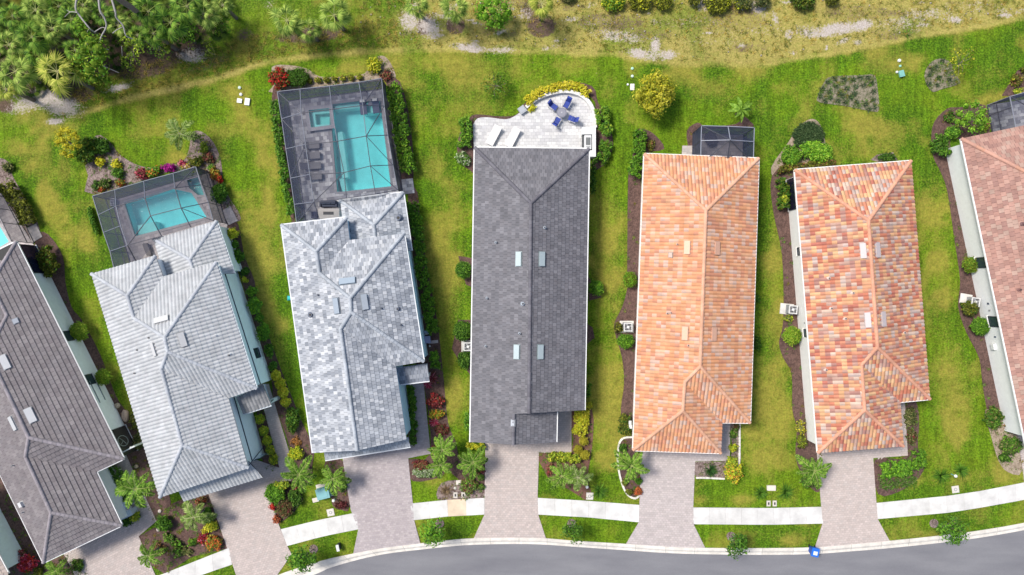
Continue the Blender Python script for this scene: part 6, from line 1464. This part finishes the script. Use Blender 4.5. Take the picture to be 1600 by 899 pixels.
# right edge house
tree([(1520 + dx, 184 + dy, z, .42) for dx, dy, z in ((-20,-6,1.7),(-10,-18,2),(4,-20,2.1),(16,-10,1.9),(20,4,1.6),(-2,-4,2.6),(8,6,2.3),(-14,8,2),(0,18,1.7),(-22,6,1.5),(12,-2,2.3),(-8,0,2.5),(14,16,1.4))], (1512,188), 'lush bright green tree beside the corner of the pinkish roof', G_BR + G_LM[:1], .11, .8, .07, core=True)
H([(1466,212),(1468,228),(1474,244)], 26, 1.2, G_MD + G_DK, 'dense dark leaved shrub left of the pinkish roof corner'); shrub(1488,208,14,10,1.0,G_MD + G_BR[:1],'green shrub between the lush tree and the dense shrub',jitter=.2); shrub(1484,183,10,10,.5,G_DK + RUS[:1],'small dark shrub in the bark above the dense shrub',jitter=.2); shrub(1541,196,6,8,.5,G_LM + RUS[:1],'small lime plant between the lush tree and the screen',jitter=.3)
shrub(1516,414,15.5,14,1.3,G_OL[:2] + G_LM[:1] + G_MD[:1],'round olive shrub at the upper window of the pinkish house',**BALL); shrub(1530,510,17,15,1.2,G_BR[:3] + G_MD,'round green shrub at the lower window of the pinkish house',**BALL); shrub(1514,482,14,14,1.0,G_OL + G_DK[:1],'olive shrub partly under the cooling unit of the pinkish house',jitter=.12)
shrub(1552,652,15,20,.7,G_OL[:1] + G_DK + RUS[1:2],'dark shrub patch at the lower end of the pinkish house wall',jitter=.3); shrub(1580,665,10,12,.5,RUS + G_OL[:1],'brown green shrub patch beside the path of the pinkish house',jitter=.3,dens=.6); shrub(1579,697,19,15,.6,G_MD + WEED,'pale green spreading shrubs by the path at the right edge',jitter=.3); shrub(1570,716,12,8,.5,G_DK,'row of little dark plants at the foot of the right edge bed',jitter=.4,dens=.7)
shrub(1588,126,10,10,.5,G_OL + RUS + Y_GR[:1],'mixed low plants in the bed at the upper right edge',jitter=.3); shrub(1602,110,8,6,.5,G_OL,'olive plant at the right edge above the mixed low plants'); shrub(1590,143,8,5,.4,Y_GR[2:] + G_LM,'lime plant above the screen enclosure at the right edge')
# street trees
def street(px, py, r, bx, by, label, pal, n=20, h=3.4):
    tree(ball_lumps(px, py, r, h - 1.9, 2.2, int(n * 1.7), .36), (bx, by), label, pal, .12, .75, .05, group='young street trees along the kerb', name='street_tree')
    m = thing('mulch_ring', P(bx, by), 'brown bark ring round the foot of the ' + label.split(' young')[0] + ' young tree', 'mulch ring', 'mulch rings of the street trees')
    k = MB(); k.cyl(P(bx, by, .02), .42, .05, 14, (.2,.15,.13)); k.build('bark', mulchmat('grey'), m)
street(471,874,22,490,858,'leftmost young street tree, by the kerb below the grey house drive', G_MD + G_DK[:2], 22)
street(677,832,20,687,818,'second young street tree, on the verge left of the middle drive', G_MD + G_BR[:1], 20)
street(896,832,15,893,818,'third young street tree, small one right of the middle drive', G_MD + G_DK, 14, 3)
street(1152,852,16,1142,838,'fourth young street tree, dark one right of the orange house drive', G_DK + G_MD[:1], 16, 3.2)
street(1489,831,21,1459,818,'rightmost young street tree, leaning over the kerb', G_MD + G_DK[:1], 20, 3.6)
# ---------------------------------------------------------------- garden and street things
PL = mat('plastic_white', None, rough=.5, var=.04); MET = mat('cage_frame', None); CON = mat('kerb_concrete', None)
def box_thing(name, px, py, w, l, h, ang, col, label, cat, group=None, lid=None, pad=None, z=0.0):
    c = P(px, py, h); r = thing(name, (c.x, c.y, z), label, cat, group); a = math.radians(-ang)
    u = Vector((math.cos(a), math.sin(a), 0)); v = Vector((-math.sin(a), math.cos(a), 0)); b = Vector((c.x, c.y, z))
    m = MB(); m.box(b + Vector((0, 0, h * .45)), u * w / 2, v * l / 2, Vector((0, 0, h * .45)), col); m.build('body', PL, r)
    m = MB(); m.box(b + Vector((0, 0, h * .95)), u * (w / 2 + .02), v * (l / 2 + .02), Vector((0, 0, h * .05)), lid or jit(col, .05))
    m.box(b + Vector((0, 0, h + .008)), u * w * .36, v * l * .36, Vector((0, 0, .008)), jit(lid or col, .1)); m.build('lid', PL, r)
    if pad:
        m = MB(); m.box(b + Vector((0, 0, .03)) + u * pad[2] + v * pad[3], u * pad[0] / 2, v * pad[1] / 2, Vector((0, 0, .04)), (.58,.52,.46)); m.build('pad', CON, r)
    return r, u, v, b
def lid_round(name, px, py, r_, col, label, cat, group=None, h=.12):
    c = P(px, py, h); r = thing(name, (c.x, c.y, 0), label, cat, group); m = MB(); m.cyl((c.x, c.y, 0), r_, h, 12, col); m.build('body', PL, r)
    m = MB(); m.cyl((c.x, c.y, h), r_ * .8, .03, 12, jit(col, .08), r_ * .5); m.build('cap', PL, r); return r
WH = (.72,.74,.72)
ut = 'utility lids on the back lawn'
lid_round('utility_marker',374,137,.14,(.55,.66,.58),'top small round cap on the back lawn left of the large enclosure','utility marker',ut); lid_round('utility_marker',376,147.5,.14,WH,'lower small white cap on the back lawn left of the large enclosure','utility marker',ut)
box_thing('utility_box',374,157.5,.42,.36,.14,8,WH,'left white box lid on the back lawn left of the large enclosure','utility box',ut); box_thing('utility_box',386,159,.42,.62,.16,8,WH,'right taller white box lid on the back lawn left of the large enclosure','utility box',ut)
lid_round('utility_marker',988,107,.13,(.45,.72,.55),'green round cap on the lawn left of the big yellow green tree','utility marker',ut); lid_round('utility_marker',988,119,.13,(.60,.72,.62),'pale green cap below the green one beside the big yellow tree','utility marker',ut); lid_round('utility_marker',981,132,.10,WH,'smallest white cap beside the white box near the big yellow tree','utility marker',ut)
box_thing('utility_box',988,136,.36,.55,.16,0,(.70,.68,.62),'white box lid left of the big yellow green tree','utility box',ut)
lid_round('utility_marker',1405.6,94.5,.15,WH,'white round cap on the upper right lawn','utility marker',ut); lid_round('utility_marker',1407,103,.10,(.35,.68,.55),'small green cap between white cap and teal box','utility marker',ut); lid_round('utility_marker',1402,112.5,.11,WH,'tiny white cap left of the teal box','utility marker',ut)
box_thing('utility_box',1409.5,115,.42,.55,.2,-15,(.20,.45,.40),'teal box lid on the upper right lawn','utility box',ut)
# transformer beside the drive
r_, u_, v_, b_ = box_thing('transformer_box',504,772,1.15,.95,.75,-14,(.16,.46,.44),'teal ground transformer on a tan pad beside the palm','transformer',None,(.20,.42,.44),(1.5,1.35,.08,.12))
m = MB(); m.box(b_ + u_ * .45 + Vector((0, 0, .3)), u_ * .05, v_ * .3, Vector((0, 0, .25)), (.08,.2,.18)); m.build('handle', PL, r_)
box_thing('utility_box',493,781.5,.55,.36,.12,-14,(.66,.60,.52),'flat beige box lid below the teal transformer','utility box')
def meter(px, py, ang, label, s=.62):
    r, u, v, b = box_thing('water_meter', px, py, s, s, .07, ang, (.60,.57,.52), label, 'water meter', 'square meter lids')
    m = MB(); m.cyl(b + Vector((0, 0, .075)), .16, .02, 14, (.35,.34,.33)); m.cyl(b + Vector((0, 0, .095)), .09, .01, 12, (.62,.6,.56)); m.build('cover', PL, r)
meter(516.5,801,-12,'square meter lid on the verge left of the grey house drive'); meter(921.5,775.5,2,'square meter lid beside the spiky clump above the pavement of the dark grey house'); meter(1493,765,-8,'square meter lid below the white garden light at the right')
for i, (x, y, lb) in enumerate(((711.5,774,'left of twin small lids beside the withered grass clump'),(724,774,'right of twin small lids beside the withered grass clump'),(1201,787,'left of twin small lids between the spiky clumps'),(1210.5,787,'right of twin small lids between the spiky clumps'))):
    r, u, v, b = box_thing('valve_box', x, y, .34, .5, .06, 0, (.60,.56,.50), lb, 'valve box', 'small valve lids'); m = MB(); m.box(b + Vector((0, 0, .075)), u * .07, v * .12, Vector((0, 0, .01)), (.04,.04,.04)); m.build('opening', PL, r)
box_thing('utility_box',717.5,754,.55,.36,.16,-4,(.66,.62,.55),'beige box lid above the twin small lids near the middle drive','utility box'); box_thing('utility_box',1205.5,763,.78,.45,.2,0,(.62,.58,.50),'beige rectangular box lid between the spiky clumps','utility box'); lid_round('utility_marker',711,763,.13,(.5,.48,.42),'dull round cap left of the beige box lid near the middle drive','utility marker')
def light(px, py, bx, by, label):
    r = thing('garden_light', P(bx, by), label, 'garden light', 'white garden lights'); c = P(px, py, .75); b = P(bx, by)
    m = MB(); m.tube([(b.x, b.y, 0), (b.x, b.y, .7)], .05, 8, (.2,.4,.36)); m.build('post', PL, r); m = MB(); m.cyl((b.x, b.y, .66), .15, .10, 12, (.8,.8,.78), .12); m.cyl((b.x, b.y, .76), .12, .05, 12, (.82,.82,.8), .03); m.build('head', PL, r)
light(524,783,524,779,'white headed garden light at the foot of the palm by the transformer'); light(916.5,761,916,758,'white headed garden light above the meter lid of the dark grey house'); light(1488,744,1486,741,'white headed garden light between two spiky clumps at the right')
r, u, v, b = box_thing('kerb_marker',527.5,857,.22,.55,.75,-12,(.03,.04,.05),'small black and white marker post on the verge below the pavement','marker',None,(.70,.72,.70))
# blue wheeled bin at the kerb
rb = thing('wheeled_bin', P(1266.5,857), 'blue wheeled bin standing in the gutter right of the orange drive', 'bin'); c = P(1266.5,857)
ca = math.radians(12); u = Vector((math.cos(ca), -math.sin(ca), 0)); v = Vector((math.sin(ca), math.cos(ca), 0)); BL = (.015,.075,.36)
m = MB(); z0, z1 = .12, .98; q0 = [c + u * a * .22 + v * b_ * .26 + Vector((0, 0, z0)) for a, b_ in ((-1,-1),(1,-1),(1,1),(-1,1))]; q1 = [c + u * a * .31 + v * b_ * .36 + Vector((0, 0, z1)) for a, b_ in ((-1,-1),(1,-1),(1,1),(-1,1))]
for i in range(4): m.poly([q0[i], q0[(i + 1) % 4], q1[(i + 1) % 4], q1[i]], BL)
m.poly(q0[::-1], BL); m.build('body', PL, rb)
m = MB(); m.box(c + Vector((0, 0, 1.01)), u * .34, v * .40, Vector((0, 0, .03)), (.02,.14,.60)); m.box(c + Vector((0, 0, 1.05)) - v * .05, u * .26, v * .26, Vector((0, 0, .012)), (.02,.17,.66)); m.build('lid', PL, rb)
m = MB(); m.box(c + Vector((0, 0, 1.068)) - v * .06, u * .19, v * .17, Vector((0, 0, .004)), (.72,.74,.76)); m.build('label_plate', PL, rb)
m = MB(); m.tube([tuple(c + u * -.28 + v * .44 + Vector((0, 0, .95))), tuple(c + u * .28 + v * .44 + Vector((0, 0, .95)))], .025, 6, (.01,.06,.3)); m.build('handle', PL, rb)
for s in (-1, 1):
    m = MB(); k = c + u * s * .27 + v * .25 + Vector((0, 0, .12)); m.tube([tuple(k - u * .03), tuple(k + u * .03)], .12, 12, (.02,.02,.02)); m.build('wheel', PL, rb)
# cooling units
def ac(px, py, ang, label, pad=(1.3,1.1), padoff=(0,0), h=.85, s=.8):
    c = P(px, py, h); a = math.radians(-ang); u = Vector((math.cos(a), math.sin(a), 0)); v = Vector((-math.sin(a), math.cos(a), 0)); b = Vector((c.x, c.y, 0))
    r = thing('cooling_unit', (c.x, c.y, 0), label, 'air conditioner', 'outdoor cooling units')
    m = MB(); m.box(b + Vector((0, 0, .04)) + u * padoff[0] + v * padoff[1], u * pad[0] / 2, v * pad[1] / 2, Vector((0, 0, .04)), (.62,.60,.57)); m.build('pad', CON, r)
    m = MB(); 
    for k in range(4):
        a1 = k * math.pi / 2; n = u * math.cos(a1) + v * math.sin(a1); t = v * math.cos(a1) - u * math.sin(a1)
        m.box(b + n * (s / 2 - .015) + Vector((0, 0, .45)), n * .015, t * s / 2, Vector((0, 0, .36)), (.36,.37,.38))
        for j in range(6): m.box(b + n * (s / 2 + .006) + Vector((0, 0, .16 + j * .11)), n * .008, t * s * .45, Vector((0, 0, .018)), (.2,.21,.22))
    for k in range(4):
        a1 = k * math.pi / 2; n = u * math.cos(a1) + v * math.sin(a1); t = v * math.cos(a1) - u * math.sin(a1); m.box(b + n * (s / 2 - .05) + Vector((0, 0, h - .02)), n * .05, t * s / 2, Vector((0, 0, .02 + k * .0007)), (.60,.60,.60))
    m.build('cabinet', PL, r)
    m = MB(); m.cyl(b + Vector((0, 0, h - .12)), .35, .01, 16, (.04,.04,.05)); m.build('fan_well', PL, r)
    m = MB(); 
    for k in range(4):
        a1 = k * math.pi / 2 + .4; d = u * math.cos(a1) + v * math.sin(a1); t = v * math.cos(a1) - u * math.sin(a1); q = b + Vector((0, 0, h - .06)); m.poly([q + d * .07, q + d * .32 - t * .10 + Vector((0,0,.02)), q + d * .33 + t * .08 - Vector((0,0,.02)), q + d * .08 + t * .05], (.30,.31,.33))
    m.cyl(b + Vector((0, 0, h - .08)), .12, .07, 10, (.68,.68,.68)); m.build('fan', PL, r)
    m = MB()
    for rad in (.14,.22,.30,.37): m.tube([tuple(b + Vector((rad * math.cos(t * math.pi / 10), rad * math.sin(t * math.pi / 10), h + .01))) for t in range(21)], .008, 4, (.5,.5,.5))
    m.build('fan_guard', PL, r)
ac(1239.5,484,6,'cooling unit on a pale pad left of the patchwork house',(1.25,1.0),(-.28,0)); ac(981.5,511.5,0,'cooling unit on a pale pad left of the orange house'); ac(731,542,0,'cooling unit half hidden under the left eave of the dark grey house'); ac(1525,472,10,'cooling unit against the wall of the pinkish house',(1.1,.9),(-.45,.2))
r, u, v, b = box_thing('pump_unit',667.5,531,.55,.62,.8,-5,(.05,.06,.13),'dark pool pump set against the right wall of the grey mottled house','pump',None,(.28,.28,.42)); m = MB(); m.tube([tuple(b + v * .5 - u * .3 + Vector((0,0,.5))), tuple(b + v * .55 + u * .2 + Vector((0,0,.55)))], .06, 8, (.55,.55,.55)); m.tube([tuple(b - v * .6 + u * .1 + Vector((0,0,.2))), tuple(b - v * .65 + u * .15 + Vector((0,0,.5)))], .08, 8, (.6,.58,.55)); m.build('pipe', PL, r)
box_thing('stepping_slab',677,534.5,.85,.24,.1,-6,(.50,.44,.42),'narrow pale slab beside the dark pump set','slab'); box_thing('utility_box',665.5,519,.4,.2,.6,-5,(.3,.35,.45),'small blue grey box against the wall above the pump set','utility box')
lid_round('filter_tank',657.5,495,.2,(.2,.25,.32),'small grey canister beside the long hedge above the pump set','canister',None,.7)
m = thing('hose_reel', P(452,466), 'small teal hose reel beside the left eave of the grey mottled roof', 'hose reel'); k = MB(); c = P(452.5,466,.4); k.tube([tuple(c + Vector((-.12,0,0))), tuple(c + Vector((.12,0,0)))], .22, 12, (.03,.42,.42)); k.build('drum', PL, m); k = MB(); k.box(c + Vector((-.2,0,-.2)), (.03,0,0), (0,.22,0), (0,0,.2), (.02,.3,.3)); k.box(c + Vector((.2,.1,-.2)), (.03,0,0), (0,.1,0), (0,0,.2), (.02,.36,.36)); k.build('stand', PL, m)
# boulders
def rock(px, py, rx, ry, h, col, label, group='pale boulders left of the white roof'):
    s = HC / FP; c = P(px, py, h * .5); o = bpy.data.objects.new('boulder', np_mesh('boulder', *ball(0, 0, h * .4, rx * s, ry * s, h * .6, col, 9, 6, .14), mat('rock', None, rough=.9, var=.2, scale=6, bump=.5, bscale=20))); o.location = (c.x, c.y, 0); link(o, None, label=label, category='boulder', group=group)
rock(183,634,4.5,4.5,.35,(.45,.36,.28),'small tan boulder in the bark right of the pale wall'); rock(195.5,650,6,10,.4,(.50,.36,.28),'long pinkish boulder between the brown and white houses'); rock(212.5,729,3.5,3,.25,(.50,.40,.28),'small yellowish boulder above the large bright palm'); rock(249.5,799,3,3,.2,(.55,.48,.44),'little pale stone beside the round feathery shrub')
rock(247,828,3,3,.2,(.55,.48,.44),'little pale stone at the corner of the front bed',None)
# stepping path near the wall
bm = thing('slatted_screen', P(200,711), 'white slatted screen at the lower corner of the brown house', 'screen'); 
for dz in (1.0, 2.2):
    k = MB(); k.bar(P(191.5,707,dz), P(211,697,dz), .10, .16, (.72,.74,.74)); k.build('rail', PL, bm)
for (x, y) in ((191.5,707),(210.5,697)):
    k = MB(); q = P(x, y, 1.6); k.box((q.x, q.y, 1.15), (.07,0,0), (0,.07,0), (0,0,1.15), (.7,.72,.72)); k.build('post', PL, bm)
k = MB(); k.bar(P(211,697,1), P(219,692,.9), .04, .04, (.45,.36,.3)); k.build('pole', PL, bm)
# pale blocks on the garage side of the brown house
for (x, y, lb) in ((188,793,'upper pale blue box against the garage side of the brown house'),(195,805,'lower pale blue box against the garage side of the brown house')):
    box_thing('storage_box', x, y, 1.25, .55, 1.1, -25, (.46,.52,.58), lb, 'box', 'pale boxes by the brown garage', (.50,.57,.63))
# terrace furniture
tt = thing('round_table', P(877.5,177), 'round grey table in the middle of the blue chairs on the terrace', 'table'); c = P(877.5,176.5,.72); z = .12
k = MB(); k.cyl((c.x, c.y, z + .68), .46, .035, 24, (.20,.20,.24)); k.cyl((c.x, c.y, z + .716), .36, .004, 24, (.25,.25,.29)); k.cyl((c.x, c.y, z + .721), .07, .02, 10, (.45,.45,.48)); k.build('tabletop', PL, tt); k = MB(); k.cyl((c.x, c.y, z), .05, .68, 8, (.12,.12,.14)); k.cyl((c.x, c.y, z), .26, .03, 12, (.12,.12,.14)); k.build('pedestal', PL, tt)
def chair(px, py, face, label):
    c = P(px, py, .6); z = .12; r = thing('terrace_chair', (c.x, c.y, z), label, 'chair', 'blue cushioned chairs on the terrace'); a = math.radians(face)
    f = Vector((math.cos(a), math.sin(a), 0)); s = Vector((-f.y, f.x, 0)); b = Vector((c.x, c.y, z)); B = (.03,.055,.27); FRm = (.40,.40,.42)
    for i in range(2):
        k = MB(); k.box(b + f * (.02 + .17 - i * .30 + .05) + Vector((0, 0, .46)), f * .145, s * .24, Vector((0, 0, .05)), jit(B, .15)); k.build('seat_cushion', PL, r)
    k = MB(); k.box(b - f * .36 + Vector((0, 0, .68)), f * .07 + Vector((0, 0, -.05)), s * .24, (Vector((0, 0, .30)) - f * .13), B); k.build('backrest', PL, r)
    k = MB(); k.box(b - f * .48 + Vector((0, 0, .95)), f * .05, s * .19, Vector((0, 0, .05)), jit((.035,.065,.34), .1)); k.build('head_cushion', PL, r)
    for sg in (-1, 1):
        k = MB(); k.bar(b + s * sg * .30 - f * .38 + Vector((0, 0, .62)), b + s * sg * .30 + f * .30 + Vector((0, 0, .60)), .05, .04, FRm); k.build('armrest', PL, r)
        for ff in (-.30, .28):
            k = MB(); k.bar(b + s * sg * .28 + f * ff, b + s * sg * .29 + f * ff + Vector((0, 0, .60)), .04, .04, FRm); k.build('leg', PL, r)
chair(864.5,166,-38,'blue chair at the upper left of the round table'); chair(886,162.5,-118,'blue chair at the upper right of the round table'); chair(894.5,186,158,'blue chair at the lower right of the round table'); chair(870,190,60,'blue chair at the lower left of the round table')
def lounger(px, py, ang, label, L=1.75, Wd=.62, col=(.72,.70,.69), z=.12, head=1, group='white sun loungers on the terrace', pillow=None, fr=(.6,.6,.6)):
    c = P(px, py, .4); r = thing('sun_lounger', (c.x, c.y, z), label, 'sun lounger', group); a = math.radians(ang); f = Vector((math.cos(a), math.sin(a), 0)); s = Vector((-f.y, f.x, 0)); b = Vector((c.x, c.y, z))
    k = MB(); k.box(b - f * L * .17 + Vector((0, 0, .34)), f * L * .33, s * Wd / 2, Vector((0, 0, .05)), col); k.build('seat', PL, r)
    k = MB(); k.box(b + f * L * .32 + Vector((0, 0, .46)), f * L * .17 + Vector((0, 0, .12)), s * Wd / 2, Vector((0, 0, .045)), jit(col, .04)); k.build('backrest', PL, r)
    for x in (-.44, .30):
        for sg in (-1, 1): k = MB(); k.box(b + f * L * x + s * sg * (Wd / 2 - .06) + Vector((0, 0, .14)), f * .03, s * .03, Vector((0, 0, .14)), fr); k.build('leg', PL, r)
    if pillow: k = MB(); k.box(b + f * L * .42 + Vector((0, 0, .60)), f * .12, s * Wd * .36, Vector((0, 0, .05)), pillow); k.build('pillow', PL, r)
lounger(771.5,212,62,'left white sun lounger on the pale terrace',1.9,.75); lounger(801,215,62,'right white sun lounger on the pale terrace',1.9,.75)
# low terrace wall and the outdoor kitchen
tw = thing('low_wall', P(880,146), 'curved white low wall round the top of the pale terrace', 'low wall')
outer = [Vector(p) for p in ((822,168),(840,154),(862,146),(884,143),(905,148),(920,160),(928,177),(930,200))]; oo = arc_pts(outer, 4); cen = Vector((880,185))
oo = [P(p.x, p.y, .35) for p in oo]
for i in range(len(oo) - 1):
    a, b = oo[i], oo[i + 1]; d = (b - a).normalized(); n = Vector((-d.y, d.x, 0)) * .16
    if n.dot(P(880,185) - a) > 0: n = -n
    k = MB(); e = d * .006; k.prism([(p.x, p.y) for p in ccw([a + e - n, b - e - n, b - e + n, a + e + n])], .0, .50 + (i % 2) * .001, (.70,.69,.66)); k.build('cap_stone', CON, tw)
ok = thing('outdoor_kitchen', P(921,222), 'white counter with a built in grill at the right end of the terrace', 'outdoor kitchen'); CW = (.74,.74,.73)
def blk(r, name, x0, y0, x1, y1, z0, z1, col, m_=PL):
    a, b = P(x0, y1, z1), P(x1, y0, z1); k = MB(); k.box(((a.x + b.x) / 2, (a.y + b.y) / 2, (z0 + z1) / 2), ((b.x - a.x) / 2, 0, 0), (0, (b.y - a.y) / 2, 0), (0, 0, (z1 - z0) / 2), col); return k.build(name, m_, r)
blk(ok, 'counter', 909.5,199,931,210,.1,1.0,CW); blk(ok, 'counter', 925.5,210.2,931,245,.1,1.0,CW); blk(ok, 'counter', 920,235,925.4,245,.1,1.0,(.70,.70,.69))
blk(ok, 'grill_well', 910,210.6,925.3,234.5,.1,.72,(.06,.065,.07)); blk(ok, 'grill', 913,211.5,924,233,.72,.98,(.66,.66,.66)); blk(ok, 'grate', 915.5,215,922.5,226.5,.98,1.01,(.08,.09,.09))
for i in range(6): blk(ok, 'grate_bar', 916 + i * 1.05,215.3,916.4 + i * 1.05,226.2,1.01,1.03,(.30,.31,.31))
blk(ok, 'drip_tray', 916,228.2,922.3,230.5,.98,1.0,(.35,.36,.36))
box_thing('planter_box',816,171.5,.62,.62,.45,-35,(.36,.38,.41),'square grey planter outside the terrace wall','planter')
# furniture under the large screen
lg = 'loungers under the large screen'
for (x, y, i) in ((487,227.5,'topmost'),(488,243.5,'second'),(486,259.5,'third'),(491,276,'lowest')): lounger(x, y, 184, i + ' of four grey loungers left of the big pool', 1.45 if i != 'third' else 1.9, .62, (.15,.145,.16), .10, 1, lg, None, (.1,.1,.1))
for (x, y, i) in ((567.5,168,'left'),(587,166,'right')): lounger(x, y, 96, i + ' navy lounger with white pillow on the pool shelf', 1.3, .62, (.05,.07,.14), .0, 1, 'navy loungers on the pool shelf', (.62,.63,.64), (.05,.05,.08))
t2 = thing('side_table', P(578.5,162), 'small round table between the two navy loungers', 'side table'); c = P(578.5,163,.4); k = MB(); k.cyl((c.x, c.y, .40), .22, .03, 14, (.12,.13,.18)); k.build('tabletop', PL, t2); k = MB(); k.cyl((c.x, c.y, .0), .05, .40, 8, (.1,.1,.12)); k.build('pedestal', PL, t2)
so = thing('outdoor_sofa', P(512,318), 'dark blue sofa under the lower left part of the large screen', 'sofa'); blk(so, 'seat', 501,317,524,323,.1,.5,(.03,.045,.09)); blk(so, 'backrest', 501,313,524,317,.1,.85,(.025,.035,.07)); blk(so, 'armrest', 499,314,501,323,.1,.65,(.03,.04,.08)); blk(so, 'armrest', 524,314,526,323,.1,.65,(.03,.04,.08))
for i in range(3): blk(so, 'cushion', 502 + i * 7.4,316.5,508.6 + i * 7.4,319,.5,.72,(.04,.06,.11))
gi = thing('grill_island', P(513,334), 'beige counter with a dark slot grill beside the lanai under the large screen', 'counter'); blk(gi, 'counter', 497,326,530,342,.1,.95,(.44,.40,.38)); blk(gi, 'slot_grill', 505,331,521,335.5,.95,.99,(.05,.05,.06))
ch = thing('patio_chair', P(491,334), 'dark chair beside the beige grill counter', 'chair'); blk(ch, 'seat', 486,331,495,339,.1,.5,(.03,.04,.10)); blk(ch, 'backrest', 486,339,495,341,.1,.9,(.025,.03,.07))
for (x, y) in ((487,331.5),(494,331.5)): blk(ch, 'armrest', x-1, y, x+1, y+7, .5,.62,(.03,.035,.08))
# under the other screens
to = thing('towel_rack', P(174,316), 'white slatted rack in the upper left corner of the tilted enclosure', 'rack')
for i in range(5): blk(to, 'slat', 172, 310 + i * 2.6, 178, 311.2 + i * 2.6, .5, .54, (.6,.6,.62))
blk(to, 'post', 171.6,310,172.2,322,.1,.55,(.5,.5,.52)); blk(to, 'post', 177.8,310,178.4,322,.1,.55,(.5,.5,.52))
be = thing('bench', P(229,390), 'dark narrow bench under the lower end of the tilted enclosure', 'bench'); a, b = P(226,381,.5), P(233,399,.5); k = MB(); k.bar(a, b, .45, .06, (.10,.09,.10)); k.build('seat', PL, be)
for q in (a, b): k = MB(); k.box((q.x, q.y, .3), (.15,0,0), (0,.04,0), (0,0,.19), (.08,.08,.08)); k.build('leg', PL, be)
um = thing('patio_table', P(1112,217), 'dark octagonal table under the small screened porch', 'table'); c = P(1110,216,.75); k = MB(); k.cyl((c.x, c.y, .74), .62, .05, 8, (.035,.035,.05)); k.build('tabletop', PL, um); k = MB(); k.cyl((c.x, c.y, .1), .06, .64, 8, (.05,.05,.05)); k.build('pedestal', PL, um)
# stone edging of the island beds by the orange house
def edging(pts, label):
    r = thing('stone_edging', P(*pts[len(pts) // 2]), label, 'edging', 'white stone edgings'); q = arc_pts([P(*p) for p in pts], 6); acc = 0; last = 0; L = [0]
    for a, b in zip(q, q[1:]): L.append(L[-1] + (b - a).length)
    n = int(L[-1] / .30); k = 0
    def at(s):
        for i in range(len(q) - 1):
            if s <= L[i + 1]: return q[i] + (q[i + 1] - q[i]) * ((s - L[i]) / max(1e-6, L[i + 1] - L[i]))
        return q[-1]
    m = MB()
    for i in range(n):
        a, b = at(L[-1] * i / n + .01), at(L[-1] * (i + 1) / n - .01); m.bar(a + Vector((0, 0, .05)), b + Vector((0, 0, .05)), .17 + R.uniform(-.015, .015), .16 + R.uniform(-.02, .02), jit((.70,.67,.60), .08))
    m.build('stones', CON, r, kind='stuff')
edging([(988,683),(975,684),(968,691),(965,710),(966,730),(970,750),(977,768),(986,777),(995,778),(1000,771)], 'curved white stone edging of the island bed left of the orange house drive'); edging([(1155,661),(1155,680),(1155,705),(1154,733)], 'upright white stone edging right of the orange house path'); edging([(1087,746.5),(1105,746.5),(1132,748)], 'straight white stone edging below the bark bed with the cycad')
sd = thing('electric_meter', P(985,664), 'small white meter stand at the lower left wall of the orange house', 'meter'); blk(sd, 'body', 983,658,987,668,.0,1.1,(.6,.6,.58)); blk(sd, 'lid', 982.5,659,986,663,1.1,1.16,(.66,.66,.64)); blk(sd, 'lid', 984,665,987.5,670,1.1,1.14,(.66,.66,.64))
